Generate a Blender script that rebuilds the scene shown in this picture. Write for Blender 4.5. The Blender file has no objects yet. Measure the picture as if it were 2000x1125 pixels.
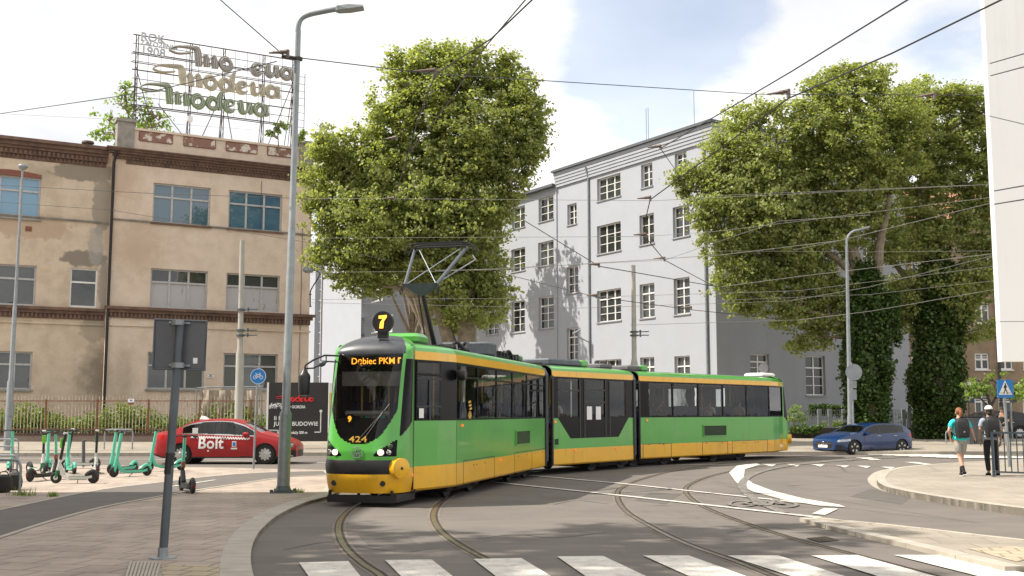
import bpy, math, random
import numpy as np
from mathutils import Matrix, Vector
random.seed(7); RNG = np.random.default_rng(7)
R = math.radians
sc = bpy.context.scene
COL = sc.collection

# ------------------------------------------------------------------ camera
F = 2150.0; CAMH = 1.7; PITCH = math.atan((806 - 562.5) / F)
cd = bpy.data.cameras.new("camera"); cam = bpy.data.objects.new("camera", cd); COL.objects.link(cam)
cd.sensor_width = 36.0; cd.lens = F / 2000 * 36.0; cd.clip_start = 0.1; cd.clip_end = 3000
cam.location = (0, 0, CAMH); cam.rotation_euler = (R(90) + PITCH, 0, 0)
sc.camera = cam
sc.view_settings.view_transform = 'Standard'; sc.view_settings.look = 'None'
sc.view_settings.exposure = 0.86; sc.view_settings.gamma = 1.0
sc.cycles.max_bounces = 8; sc.cycles.transparent_max_bounces = 24

# ------------------------------------------------------------------ sun and sky
SUN_EL = R(50); SUN_AZ = math.atan2(-1, 0.0)     # direction towards the sun: -X
sdir = Vector((-math.cos(SUN_EL), -0.03, math.sin(SUN_EL))).normalized()
sl = bpy.data.lights.new("sun", 'SUN'); sl.energy = 3.9; sl.angle = R(0.6); sl.color = (1.0, 0.93, 0.82)
so = bpy.data.objects.new("sun", sl); COL.objects.link(so)
so.rotation_euler = sdir.to_track_quat('Z', 'Y').to_euler(); so.location = (0, 0, 60)

w = bpy.data.worlds.new("World"); sc.world = w; w.use_nodes = True
nt = w.node_tree; nt.nodes.clear(); N = nt.nodes; L = nt.links
def wn(t, **k):
    n = N.new(t)
    for a, b in k.items(): setattr(n, a, b)
    return n
out = wn('ShaderNodeOutputWorld'); mixs = wn('ShaderNodeMixShader')
bg1 = wn('ShaderNodeBackground'); bg2 = wn('ShaderNodeBackground')
sky = wn('ShaderNodeTexSky', sky_type='NISHITA'); sky.sun_disc = False
sky.sun_elevation = SUN_EL; sky.sun_rotation = R(-90); sky.air_density = 1.0; sky.dust_density = 1.5
bg1.inputs['Strength'].default_value = 0.12
L.new(sky.outputs[0], bg1.inputs['Color'])
tc = wn('ShaderNodeTexCoord'); sep = wn('ShaderNodeSeparateXYZ'); L.new(tc.outputs['Generated'], sep.inputs[0])
# project the direction on a cloud layer plane
dz = wn('ShaderNodeMath', operation='ADD'); L.new(sep.outputs['Z'], dz.inputs[0]); dz.inputs[1].default_value = 0.16
dx = wn('ShaderNodeMath', operation='DIVIDE'); L.new(sep.outputs['X'], dx.inputs[0]); L.new(dz.outputs[0], dx.inputs[1])
dy = wn('ShaderNodeMath', operation='DIVIDE'); L.new(sep.outputs['Y'], dy.inputs[0]); L.new(dz.outputs[0], dy.inputs[1])
comb = wn('ShaderNodeCombineXYZ'); L.new(dx.outputs[0], comb.inputs[0]); L.new(dy.outputs[0], comb.inputs[1])
n1 = wn('ShaderNodeTexNoise'); n1.inputs['Scale'].default_value = 2.6; n1.inputs['Detail'].default_value = 9; n1.inputs['Roughness'].default_value = .58
L.new(comb.outputs[0], n1.inputs['Vector'])
# openings in the cloud where the blue shows
def hole(px, py, rad, amt):
    d = Vector(((px - 1000) / F, 1, 0)); v = (562.5 - py) / F
    d = Vector(((px - 1000) / F, math.cos(PITCH) - v * math.sin(PITCH), math.sin(PITCH) + v * math.cos(PITCH))).normalized()
    dot = wn('ShaderNodeVectorMath', operation='DOT_PRODUCT'); L.new(tc.outputs['Generated'], dot.inputs[0]); dot.inputs[1].default_value = d
    mr = wn('ShaderNodeMapRange'); mr.inputs['From Min'].default_value = math.cos(R(rad)); mr.inputs['From Max'].default_value = 1.0
    mr.inputs['To Min'].default_value = 0; mr.inputs['To Max'].default_value = amt; mr.interpolation_type = 'SMOOTHSTEP'
    L.new(dot.outputs['Value'], mr.inputs['Value']); return mr.outputs[0]
acc = None
for h in [(1290, 60, 7.0, .42), (1230, 190, 4.0, .17), (1890, 110, 4.2, .32), (1330, -300, 10, .3), (480, 45, 2.5, .14), (1700, 420, 5, .05)]:
    o = hole(*h)
    if acc is None: acc = o
    else:
        a = wn('ShaderNodeMath', operation='ADD'); L.new(acc, a.inputs[0]); L.new(o, a.inputs[1]); acc = a.outputs[0]
sub = wn('ShaderNodeMath', operation='SUBTRACT'); L.new(n1.outputs['Fac'], sub.inputs[0]); L.new(acc, sub.inputs[1])
ramp = wn('ShaderNodeMapRange'); ramp.inputs['From Min'].default_value = .20; ramp.inputs['From Max'].default_value = .40
L.new(sub.outputs[0], ramp.inputs['Value'])
n2 = wn('ShaderNodeTexNoise'); n2.inputs['Scale'].default_value = 1.1; n2.inputs['Detail'].default_value = 6
mp = wn('ShaderNodeMapping'); mp.inputs['Location'].default_value = (3.1, .5, 0); L.new(comb.outputs[0], mp.inputs[0]); L.new(mp.outputs[0], n2.inputs['Vector'])
cr = wn('ShaderNodeValToRGB'); cr.color_ramp.elements[0].position = .3; cr.color_ramp.elements[0].color = (.60, .62, .66, 1)
cr.color_ramp.elements[1].position = .56; cr.color_ramp.elements[1].color = (1.0, .985, .965, 1)
L.new(n2.outputs['Fac'], cr.inputs[0]); L.new(cr.outputs[0], bg2.inputs['Color']); bg2.inputs['Strength'].default_value = .74
# the pale blue of the openings: thin veil over the sky
veil = wn('ShaderNodeMapRange'); veil.inputs['To Min'].default_value = .50; veil.inputs['To Max'].default_value = 1.0
L.new(ramp.outputs[0], veil.inputs['Value'])
L.new(veil.outputs[0], mixs.inputs[0]); L.new(bg1.outputs[0], mixs.inputs[1]); L.new(bg2.outputs[0], mixs.inputs[2])
L.new(mixs.outputs[0], out.inputs['Surface'])

# ------------------------------------------------------------------ measuring helpers: a ray through a picture point meets a real plane
CP, SP = math.cos(PITCH), math.sin(PITCH)
def ray(px, py):
    u = (px - 1000) / F; v = (562.5 - py) / F
    return Vector((u, CP - v * SP, SP + v * CP))
CAM = Vector((0, 0, CAMH))
def gp(px, py, z=0.0):
    d = ray(px, py); return CAM + d * ((z - CAMH) / d.z)
def at(px, py, Y):
    d = ray(px, py); return CAM + d * (Y / d.y)

# ------------------------------------------------------------------ materials
MATS = {}
def mat(name, col, rough=.6, metal=0, var=.12, scale=6, bump=0, spec=.5, col2=None, detail=6, emit=None, coat=0, thresh=None, grime=None):
    if name in MATS: return MATS[name]
    m = bpy.data.materials.new(name); m.use_nodes = True; t = m.node_tree; b = t.nodes['Principled BSDF']
    b.inputs['Roughness'].default_value = rough; b.inputs['Metallic'].default_value = metal
    b.inputs['Specular IOR Level'].default_value = spec; b.inputs['Coat Weight'].default_value = coat; b.inputs['Coat Roughness'].default_value = .06
    tcn = t.nodes.new('ShaderNodeTexCoord'); nz = t.nodes.new('ShaderNodeTexNoise')
    nz.inputs['Scale'].default_value = scale; nz.inputs['Detail'].default_value = detail; nz.inputs['Roughness'].default_value = .65
    t.links.new(tcn.outputs['Object'], nz.inputs['Vector'])
    rp = t.nodes.new('ShaderNodeValToRGB'); lo, hi = thresh or (.3, .7)
    rp.color_ramp.elements[0].position = lo; rp.color_ramp.elements[1].position = hi
    c2 = col2 or tuple(max(0, c * (1 - var)) for c in col); c1 = col if col2 else tuple(min(1, c * (1 + var)) for c in col)
    rp.color_ramp.elements[0].color = (*c2, 1); rp.color_ramp.elements[1].color = (*c1, 1)
    t.links.new(nz.outputs['Fac'], rp.inputs[0]); t.links.new(rp.outputs[0], b.inputs['Base Color'])
    if grime:        # (colour, amount, stretch vector, lo, hi) runs or speckle of real dirt over the paint
        prev = rp.outputs[0]
        for gc, amt, st_, lo_, hi_ in grime:
            mpg = t.nodes.new('ShaderNodeMapping'); mpg.inputs['Scale'].default_value = st_; t.links.new(tcn.outputs['Object'], mpg.inputs[0])
            ng = t.nodes.new('ShaderNodeTexNoise'); ng.inputs['Scale'].default_value = 1; ng.inputs['Detail'].default_value = 8; ng.inputs['Roughness'].default_value = .65; t.links.new(mpg.outputs[0], ng.inputs['Vector'])
            mg = t.nodes.new('ShaderNodeMapRange'); mg.inputs['From Min'].default_value = lo_; mg.inputs['From Max'].default_value = hi_; mg.inputs['To Max'].default_value = amt; t.links.new(ng.outputs['Fac'], mg.inputs['Value'])
            mm = t.nodes.new('ShaderNodeMix'); mm.data_type = 'RGBA'; t.links.new(mg.outputs[0], mm.inputs[0]); t.links.new(prev, mm.inputs[6]); mm.inputs[7].default_value = (*gc, 1); prev = mm.outputs[2]
        t.links.new(prev, b.inputs['Base Color'])
    if bump:
        bp = t.nodes.new('ShaderNodeBump'); bp.inputs['Strength'].default_value = bump; bp.inputs['Distance'].default_value = .02
        nb = t.nodes.new('ShaderNodeTexNoise'); nb.inputs['Scale'].default_value = scale * 6; nb.inputs['Detail'].default_value = 5
        t.links.new(tcn.outputs['Object'], nb.inputs['Vector']); t.links.new(nb.outputs['Fac'], bp.inputs['Height']); t.links.new(bp.outputs[0], b.inputs['Normal'])
    if emit:
        b.inputs['Emission Color'].default_value = (*emit[:3], 1); b.inputs['Emission Strength'].default_value = emit[3]
    MATS[name] = m; return m
def glass_mat(name, tint, trans, refl=.0, ior=1.5, base=(.02, .025, .03)):
    """real pane: mirror part by Fresnel, part see-through, part dark film"""
    m = bpy.data.materials.new(name); m.use_nodes = True; t = m.node_tree; t.nodes.clear()
    o = t.nodes.new('ShaderNodeOutputMaterial'); gl = t.nodes.new('ShaderNodeBsdfGlossy'); gl.inputs['Roughness'].default_value = .015
    tr = t.nodes.new('ShaderNodeBsdfTransparent'); tr.inputs[0].default_value = (*tint, 1)
    df = t.nodes.new('ShaderNodeBsdfDiffuse'); oi = t.nodes.new('ShaderNodeObjectInfo'); orr = t.nodes.new('ShaderNodeMapRange'); orr.inputs['To Min'].default_value = .45; orr.inputs['To Max'].default_value = 1.9 if trans == 0 else .6
    t.links.new(oi.outputs['Random'], orr.inputs['Value']); sv = t.nodes.new('ShaderNodeVectorMath'); sv.operation = 'SCALE'; sv.inputs[0].default_value = base; t.links.new(orr.outputs[0], sv.inputs['Scale']); t.links.new(sv.outputs[0], df.inputs[0])
    m1 = t.nodes.new('ShaderNodeMixShader'); m1.inputs[0].default_value = trans
    t.links.new(df.outputs[0], m1.inputs[1]); t.links.new(tr.outputs[0], m1.inputs[2])
    fr = t.nodes.new('ShaderNodeFresnel'); fr.inputs[0].default_value = ior
    ad = t.nodes.new('ShaderNodeMath'); ad.operation = 'ADD'; ad.use_clamp = True; ad.inputs[1].default_value = refl; t.links.new(fr.outputs[0], ad.inputs[0])
    nz = t.nodes.new('ShaderNodeTexNoise'); nz.inputs['Scale'].default_value = 1.3; tcn = t.nodes.new('ShaderNodeTexCoord'); t.links.new(tcn.outputs['Object'], nz.inputs['Vector'])
    bp = t.nodes.new('ShaderNodeBump'); bp.inputs['Strength'].default_value = .05; bp.inputs['Distance'].default_value = .05
    t.links.new(nz.outputs['Fac'], bp.inputs['Height']); t.links.new(bp.outputs[0], gl.inputs['Normal'])
    m2 = t.nodes.new('ShaderNodeMixShader'); t.links.new(ad.outputs[0], m2.inputs[0]); t.links.new(m1.outputs[0], m2.inputs[1]); t.links.new(gl.outputs[0], m2.inputs[2])
    t.links.new(m2.outputs[0], o.inputs[0]); MATS[name] = m; return m
def patch_plaster(name, col, col2, patches, rough=.9, scale=1.3, slabs=None):
    """plaster with noise blotches and shaped repair patches/stains: (x,z,rx,rz,colour,amount) in object space"""
    m = bpy.data.materials.new(name); m.use_nodes = True; t = m.node_tree; b = t.nodes['Principled BSDF']; b.inputs['Roughness'].default_value = rough
    b.inputs['Specular IOR Level'].default_value = .2
    ln = t.links.new; tcn = t.nodes.new('ShaderNodeTexCoord')
    def noise(s, d=8, r=.6):
        n = t.nodes.new('ShaderNodeTexNoise'); n.inputs['Scale'].default_value = s; n.inputs['Detail'].default_value = d; n.inputs['Roughness'].default_value = r
        ln(tcn.outputs['Object'], n.inputs['Vector']); return n.outputs['Fac']
    def mix(fac, a, c):
        mx = t.nodes.new('ShaderNodeMix'); mx.data_type = 'RGBA'; ln(fac, mx.inputs[0])
        if isinstance(a, tuple): mx.inputs[6].default_value = (*a, 1)
        else: ln(a, mx.inputs[6])
        mx.inputs[7].default_value = (*c, 1); return mx.outputs[2]
    def mapr(v, a, c, lo=0, hi=1):
        r = t.nodes.new('ShaderNodeMapRange'); r.inputs['From Min'].default_value = a; r.inputs['From Max'].default_value = c
        r.inputs['To Min'].default_value = lo; r.inputs['To Max'].default_value = hi; ln(v, r.inputs['Value']); return r.outputs[0]
    c = mix(mapr(noise(scale), .42, .62), col, col2)
    c = mix(mapr(noise(scale * 9, 6, .7), .5, .8, 0, .35), c, tuple(x * .6 for x in col2))
    wob = noise(2.2, 6, .65); soft = .1
    for (x, z, rx, rz, pc, amt) in patches:
        mpn = t.nodes.new('ShaderNodeMapping'); mpn.vector_type = 'TEXTURE'
        mpn.inputs['Location'].default_value = (x, 0, z); mpn.inputs['Scale'].default_value = (rx, 1000, rz); ln(tcn.outputs['Object'], mpn.inputs[0])
        le = t.nodes.new('ShaderNodeVectorMath'); le.operation = 'LENGTH'; ln(mpn.outputs[0], le.inputs[0])
        ad = t.nodes.new('ShaderNodeMath'); ad.operation = 'MULTIPLY_ADD'; ln(wob, ad.inputs[0]); ad.inputs[1].default_value = 1.6; ad.inputs[2].default_value = -.8
        s2 = t.nodes.new('ShaderNodeMath'); s2.operation = 'ADD'; ln(le.outputs['Value'], s2.inputs[0]); ln(ad.outputs[0], s2.inputs[1])
        c = mix(mapr(s2.outputs[0], 1.05 if amt > .65 else 1.25, .85 if amt > .65 else .4, 0, amt), c, pc)
    ln(c, b.inputs['Base Color'])
    bp = t.nodes.new('ShaderNodeBump'); bp.inputs['Strength'].default_value = .25; bp.inputs['Distance'].default_value = .03
    ln(noise(14, 4), bp.inputs['Height']); ln(bp.outputs[0], b.inputs['Normal'])
    MATS[name] = m; return m
def slab_mat(name, c1, c2, mortar, sx, sy, rot=0, rough=.9, msize=.012, offset=.5, dirt=.25):
    m = bpy.data.materials.new(name); m.use_nodes = True; t = m.node_tree; b = t.nodes['Principled BSDF']; b.inputs['Roughness'].default_value = rough; ln = t.links.new
    b.inputs['Specular IOR Level'].default_value = .25
    tcn = t.nodes.new('ShaderNodeTexCoord'); mpn = t.nodes.new('ShaderNodeMapping'); mpn.inputs['Rotation'].default_value = (0, 0, rot)
    ln(tcn.outputs['Object'], mpn.inputs[0])
    br = t.nodes.new('ShaderNodeTexBrick'); br.offset = offset; ln(mpn.outputs[0], br.inputs['Vector']); br.inputs['Scale'].default_value = 1
    br.inputs['Color1'].default_value = (*c1, 1); br.inputs['Color2'].default_value = (*c2, 1); br.inputs['Mortar'].default_value = (*mortar, 1)
    br.inputs['Mortar Size'].default_value = msize; br.inputs['Brick Width'].default_value = sx; br.inputs['Row Height'].default_value = sy; br.inputs['Mortar Smooth'].default_value = .3
    nz = t.nodes.new('ShaderNodeTexNoise'); nz.inputs['Scale'].default_value = .8; nz.inputs['Detail'].default_value = 9; nz.inputs['Roughness'].default_value = .7; ln(tcn.outputs['Object'], nz.inputs['Vector'])
    mr = t.nodes.new('ShaderNodeMapRange'); mr.inputs['From Min'].default_value = .3; mr.inputs['From Max'].default_value = .7; mr.inputs['To Min'].default_value = 1 - dirt; mr.inputs['To Max'].default_value = 1 + dirt * .4; ln(nz.outputs['Fac'], mr.inputs['Value'])
    mx = t.nodes.new('ShaderNodeVectorMath'); mx.operation = 'SCALE'; ln(br.outputs['Color'], mx.inputs[0]); ln(mr.outputs[0], mx.inputs['Scale']); ln(mx.outputs[0], b.inputs['Base Color'])
    bp = t.nodes.new('ShaderNodeBump'); bp.inputs['Strength'].default_value = .3; bp.inputs['Distance'].default_value = .01; ln(br.outputs['Fac'], bp.inputs['Height']); bp.invert = True; ln(bp.outputs[0], b.inputs['Normal'])
    MATS[name] = m; return m
def leaf_mat(name, c_lo, c_hi, trans=.35):
    m = bpy.data.materials.new(name); m.use_nodes = True; t = m.node_tree; t.nodes.clear(); ln = t.links.new
    o = t.nodes.new('ShaderNodeOutputMaterial'); g = t.nodes.new('ShaderNodeNewGeometry')
    rp = t.nodes.new('ShaderNodeValToRGB'); rp.color_ramp.elements[0].color = (*c_lo, 1); rp.color_ramp.elements[1].color = (*c_hi, 1); ln(g.outputs['Random Per Island'], rp.inputs[0])
    pr = t.nodes.new('ShaderNodeBsdfPrincipled'); pr.inputs['Roughness'].default_value = .5; pr.inputs['Specular IOR Level'].default_value = .35; ln(rp.outputs[0], pr.inputs['Base Color'])
    tl = t.nodes.new('ShaderNodeBsdfTranslucent'); br = t.nodes.new('ShaderNodeMix'); br.data_type = 'RGBA'; br.blend_type = 'MULTIPLY'; br.inputs[0].default_value = 1
    ln(rp.outputs[0], br.inputs[6]); br.inputs[7].default_value = (1.0, 1.0, .45, 1); gm = t.nodes.new('ShaderNodeVectorMath'); gm.operation = 'SCALE'; gm.inputs['Scale'].default_value = 1.7
    ln(br.outputs[2], gm.inputs[0]); ln(gm.outputs[0], tl.inputs[0])
    mx = t.nodes.new('ShaderNodeMixShader'); mx.inputs[0].default_value = trans; ln(pr.outputs[0], mx.inputs[1]); ln(tl.outputs[0], mx.inputs[2]); ln(mx.outputs[0], o.inputs[0])
    MATS[name] = m; return m

M = {}
M['asphalt'] = mat('asphalt', (.168, .150, .134), .9, col2=(.125, .112, .101), scale=.55, detail=12, bump=.35, spec=.2, grime=[((.19,.17,.15),.5,(45,45,45),.55,.75),((.05,.047,.043),.5,(60,60,60),.56,.76),((.185,.165,.145),.6,(.35,1.2,1),.50,.66),((.075,.068,.06),.4,(1.1,.25,1),.58,.72)])
M['asphalt_path'] = mat('asphalt_path', (.155, .14, .128), .9, col2=(.125, .114, .105), scale=1.5, detail=12, bump=.3, spec=.2)
M['slabs'] = slab_mat('slabs', (.42, .345, .29), (.385, .318, .268), (.20, .168, .138), .5, .5, R(12), msize=.013, dirt=.35)
M['slabs_far'] = slab_mat('slabs_far', (.33, .29, .238), (.30, .265, .22), (.21, .185, .15), .7, .7, R(5))
M['tactile'] = slab_mat('tactile', (.44, .36, .25), (.4, .33, .24), (.24, .2, .15), .3, .3, R(12), msize=.02)
M['kerb'] = mat('kerb', (.42, .38, .32), .85, col2=(.31, .28, .235), scale=2.2, detail=10)
M['paint'] = mat('road_paint', (.60, .565, .51), .7, col2=(.40, .37, .33), scale=5, detail=14, thresh=(.34, .5), grime=[((.14,.13,.12),.85,(22,22,22),.60,.68),((.25,.23,.2),.6,(.8,3,1),.5,.7)])
M['paint_worn'] = mat('worn_paint', (.32, .285, .24), .8, col2=(.13, .12, .108), scale=9, detail=14, thresh=(.50, .66))
M['rail'] = mat('rail_steel', (.50, .45, .40), .3, metal=.85, col2=(.22, .13, .08), scale=9)
M['groove'] = mat('rail_groove', (.03, .025, .02), .9)
M['rail_edge'] = mat('rail_joint', (.20, .175, .145), .9, col2=(.115, .09, .068), scale=5)
M['galv'] = mat('galvanised_steel', (.26, .285, .30), .45, metal=.35, var=.15, scale=5)
M['galv_dark'] = mat('dark_grey_steel', (.085, .10, .115), .45, metal=.2, var=.2, scale=5)
M['pole_cream'] = mat('pale_pole', (.36, .355, .31), .6, var=.12, scale=3)
M['black'] = mat('black_plastic', (.014, .014, .015), .42)
M['rubber'] = mat('rubber', (.022, .021, .02), .85)
M['darkmetal'] = mat('dark_metal', (.035, .035, .038), .5, metal=.3)
M['green'] = mat('tram_green', (.085, .37, .055), .28, var=.05, scale=2, coat=.35, grime=[((.10,.16,.06),.45,(5,5,.5),.56,.76),((.22,.3,.15),.25,(1.2,1.2,1.6),.55,.7)])
M['yellow'] = mat('tram_yellow', (.80, .43, .012), .3, var=.05, scale=2, coat=.3, grime=[((.32,.2,.06),.5,(6,6,.7),.54,.76),((.25,.17,.08),.5,(3,3,9),.60,.78)])
M['domegrey'] = mat('roof_grey', (.055, .06, .07), .4, var=.35, scale=2.5, metal=.2)
M['roofgrey'] = mat('tram_equipment_grey', (.12, .12, .125), .7, var=.2)
M['white'] = mat('white_paint', (.75, .75, .74), .5, var=.03)
M['white_board'] = mat('white_board', (.80, .80, .79), .6, var=.02, scale=.5, grime=[((.6,.59,.56),.35,(3,3,.25),.55,.75)])
M['winwhite'] = mat('window_white', (.74, .73, .71), .5, var=.05)
M['wingrey'] = mat('window_grey', (.43, .42, .42), .6, var=.2, scale=8)
M['wall2'] = mat('pale_blue_render', (.365, .385, .425), .9, var=.035, scale=.8, detail=8, bump=.12, spec=.2, grime=[((.36,.375,.40),.3,(1.1,1.1,.12),.5,.72),((.36,.37,.39),.4,(.35,.35,.5),.5,.65)])
M['wall2_sill'] = mat('grey_sill', (.27, .28, .3), .7)
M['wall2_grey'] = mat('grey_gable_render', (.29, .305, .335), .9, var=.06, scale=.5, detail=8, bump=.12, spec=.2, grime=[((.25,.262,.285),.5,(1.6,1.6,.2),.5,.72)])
M['roof2'] = mat('grey_roof_edge', (.09, .10, .11), .6)
M['brown_corn'] = mat('brown_cornice', (.21, .125, .09), .85, col2=(.085, .055, .042), scale=2.5, detail=10, bump=.3)
M['brick_red'] = mat('brick_red', (.26, .10, .07), .85, col2=(.16, .07, .05), scale=6)
M['stone'] = mat('grey_stone', (.36, .33, .29), .9, col2=(.19, .175, .155), scale=2, detail=10, bump=.3)
M['panelbrown'] = mat('panel_brown', (.62, .56, .48), .9, col2=(.25, .14, .105), scale=2.0, detail=10, thresh=(.52, .56))
M['steelrust'] = mat('rusty_frame', (.10, .065, .06), .7, col2=(.05, .04, .045), scale=8)
M['bars'] = mat('fence_bars', (.46, .41, .33), .7, col2=(.28, .13, .07), scale=5, thresh=(.35, .55))
M['rust'] = mat('rust', (.2, .085, .045), .85, var=.3, scale=8)
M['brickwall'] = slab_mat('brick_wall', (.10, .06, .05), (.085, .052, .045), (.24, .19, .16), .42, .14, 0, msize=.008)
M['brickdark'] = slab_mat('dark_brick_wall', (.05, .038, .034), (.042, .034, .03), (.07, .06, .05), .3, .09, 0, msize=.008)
M['bark'] = mat('plane_bark', (.30, .25, .18), .9, col2=(.13, .105, .075), scale=3, detail=8, bump=.4)
M['bark_dark'] = mat('dark_bark', (.09, .075, .055), .9, col2=(.04, .035, .028), scale=4, bump=.4)
M['glass_b1'] = glass_mat('sky_painted_window_glass', (.3, .4, .45), .0, .07, base=(.075, .16, .235))  # blue sky mirrored in the upper panes is put into the base colour
M['glass_b1lo'] = glass_mat('dim_window_glass', (.3, .35, .35), .0, .05, base=(.045, .05, .048))
M['glass_2'] = glass_mat('dark_window_glass', (.3, .35, .35), .0, .03, base=(.03, .033, .033))
M['curtain'] = mat('painted_pane', (.42, .41, .42), .8, col2=(.2, .18, .17), scale=1.2, detail=12, thresh=(.25, .36), grime=[((.06,.055,.05),.9,(9,9,1.1),.64,.68)])
M['glass_tram'] = glass_mat('tram_side_glass', (.76, .78, .76), .9, .0, 1.45, base=(.006, .006, .006))
M['glass_shield'] = glass_mat('tram_windscreen_glass', (.55, .57, .55), .85, .0, 1.42, base=(.01, .01, .01))
M['glass_car'] = glass_mat('car_glass', (.4, .45, .45), .7, .02, 1.45, base=(.01, .012, .015))
M['leaf1'] = leaf_mat('plane_leaf', (.155, .188, .062), (.35, .385, .155), .48)
M['leaf_ivy'] = leaf_mat('ivy_leaf', (.03, .06, .014), (.085, .14, .03), .2)
M['leaf_light'] = leaf_mat('light_leaf', (.12, .2, .04), (.26, .36, .09), .4)
M['leaf_hedge'] = leaf_mat('hedge_leaf', (.05, .09, .02), (.1, .16, .035), .2)
M['leaf_grass'] = leaf_mat('weed_leaf', (.09, .15, .025), (.21, .28, .07), .3)
M['brown_wall'] = patch_plaster('brown_render', (.31, .235, .165), (.24, .18, .125), [])
M['roof_tile'] = mat('orange_tiles', (.36, .16, .10), .8)
M['orange_led'] = mat('orange_led', (.3, .08, .01), .5, emit=(1, .36, .03, 2.2))
M['lamp_on'] = mat('lit_lamp', (1, .9, .7), .3, emit=(1, .86, .6, .7))
M['orange_lens'] = mat('orange_lens', (.7, .16, .03), .3, emit=(1, .3, .05, .25))
M['chrome'] = mat('chrome', (.6, .6, .6), .15, metal=1, var=.02)
M['alu'] = mat('silver_wheel', (.55, .55, .54), .35, metal=.5, var=.05)
M['gold'] = mat('gold_lettering', (.7, .42, .07), .5)
M['blue_sign'] = mat('blue_sign', (.02, .2, .56), .4, var=.03)
M['white_sign'] = mat('white_sign', (.8, .8, .8), .4, var=.02)
M['greypanel'] = mat('sign_back_grey', (.105, .11, .118), .5, metal=.2, var=.1, scale=3)

# ------------------------------------------------------------------ mesh helpers
class MB:
    def __init__(s, M=None): s.v = []; s.f = []; s.m = []; s.M = M; s.cur = 0
    def add(s, vs, fs, mi=None):
        b = len(s.v); s.v += [tuple((s.M @ Vector(p)) if s.M else p) for p in vs]
        for f in fs: s.f.append([b + i for i in f]); s.m.append(s.cur if mi is None else mi)
    def box(s, x0, x1, y0, y1, z0, z1, mi=None):
        s.add([(x0,y0,z0),(x1,y0,z0),(x1,y1,z0),(x0,y1,z0),(x0,y0,z1),(x1,y0,z1),(x1,y1,z1),(x0,y1,z1)],
              [(3,2,1,0),(4,5,6,7),(0,1,5,4),(1,2,6,5),(2,3,7,6),(3,0,4,7)], mi)
    def bbox(s, x0, x1, y0, y1, z0, z1, b=.02, mi=None):
        """box with chamfered edges in the top and sides"""
        P = []; 
        for (z, ins) in ((z0, b), (z0 + b, 0), (z1 - b, 0), (z1, b)):
            a0, a1, c0, c1 = x0 + ins, x1 - ins, y0 + ins, y1 - ins
            P.append([(a0+b,c0,z),(a1-b,c0,z),(a1,c0+b,z),(a1,c1-b,z),(a1-b,c1,z),(a0+b,c1,z),(a0,c1-b,z),(a0,c0+b,z)])
        s.loft(P, True, mi)
    def loft(s, rings, caps=True, mi=None):
        n = len(rings[0]); vs = [p for r in rings for p in r]; fs = []
        for i in range(len(rings) - 1):
            for j in range(n): fs.append((i*n+j, i*n+(j+1)%n, (i+1)*n+(j+1)%n, (i+1)*n+j))
        if caps: fs.append(tuple(range(n))[::-1]); fs.append(tuple((len(rings)-1)*n+j for j in range(n)))
        s.add(vs, fs, mi)
    def tube(s, pts, r, n=8, mi=None, caps=True):
        pts = [Vector(p) for p in pts]; k = len(pts); rr = r if isinstance(r, (list, tuple)) else [r]*k
        rings = []; up = None
        for i, p in enumerate(pts):
            t = (pts[min(i+1,k-1)] - pts[max(i-1,0)]).normalized()
            if up is None: up = Vector((0,0,1)) if abs(t.z) < .9 else Vector((1,0,0))
            a = (up - t * up.dot(t))
            if a.length < 1e-4: a = t.orthogonal()
            a.normalize(); up = a; b = t.cross(a)
            rings.append([tuple(p + (a*math.cos(q) + b*math.sin(q))*rr[i]) for q in [2*math.pi*j/n for j in range(n)]])
        s.loft(rings, caps, mi)
    def cyl(s, p, q, r, r2=None, n=16, mi=None): s.tube([p, q], [r, r if r2 is None else r2], n, mi)
    def disc_y(s, cx, cz, y, r, th=.02, n=28, mi=None):
        s.cyl((cx, y, cz), (cx, y + th, cz), r, n=n, mi=mi)
    def prism(s, poly, y0, y1, mi=None):
        """polygon in x,z extruded along y"""
        n = len(poly); vs = [(x, y0, z) for x, z in poly] + [(x, y1, z) for x, z in poly]
        s.add(vs, [tuple(range(n)), tuple(range(2*n-1, n-1, -1))] + [(i, i+n, (i+1)%n+n, (i+1)%n) for i in range(n)], mi)
    def prism_z(s, poly, z0, z1, mi=None):
        n = len(poly); vs = [(x, y, z0) for x, y in poly] + [(x, y, z1) for x, y in poly]
        s.add(vs, [tuple(range(n-1, -1, -1)), tuple(range(n, 2*n))] + [(i, (i+1)%n, (i+1)%n+n, i+n) for i in range(n)], mi)
    def lathe(s, prof, c=(0,0,0), axis='z', n=24, mi=None):
        rings = []
        for r, h in prof:
            ring = []
            for j in range(n):
                a = 2*math.pi*j/n; x, y = r*math.cos(a), r*math.sin(a)
                ring.append((c[0]+x, c[1]+y, c[2]+h) if axis == 'z' else ((c[0]+x, c[1]-h, c[2]+y) if axis == 'y' else (c[0]+h, c[1]+x, c[2]+y)))
            rings.append(ring)
        s.loft(rings, True, mi)
    def build(s, name, mats, parent=None, smooth=False):
        me = bpy.data.meshes.new(name); me.from_pydata(s.v, [], s.f)
        if not isinstance(mats, (list, tuple)): mats = [mats]
        for m in mats: me.materials.append(M[m] if isinstance(m, str) else m)
        if len(mats) > 1: me.polygons.foreach_set('material_index', s.m)
        me.update()
        if smooth:
            me.polygons.foreach_set('use_smooth', [True]*len(s.f)); me.set_sharp_from_angle(angle=R(38))
        o = bpy.data.objects.new(name, me); COL.objects.link(o)
        if parent: o.parent = parent
        return o
def tag(o, label=None, cat=None, group=None, kind=None):
    if label: o['label'] = label
    if cat: o['category'] = cat
    if group: o['group'] = group
    if kind: o['kind'] = kind
    return o
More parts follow.
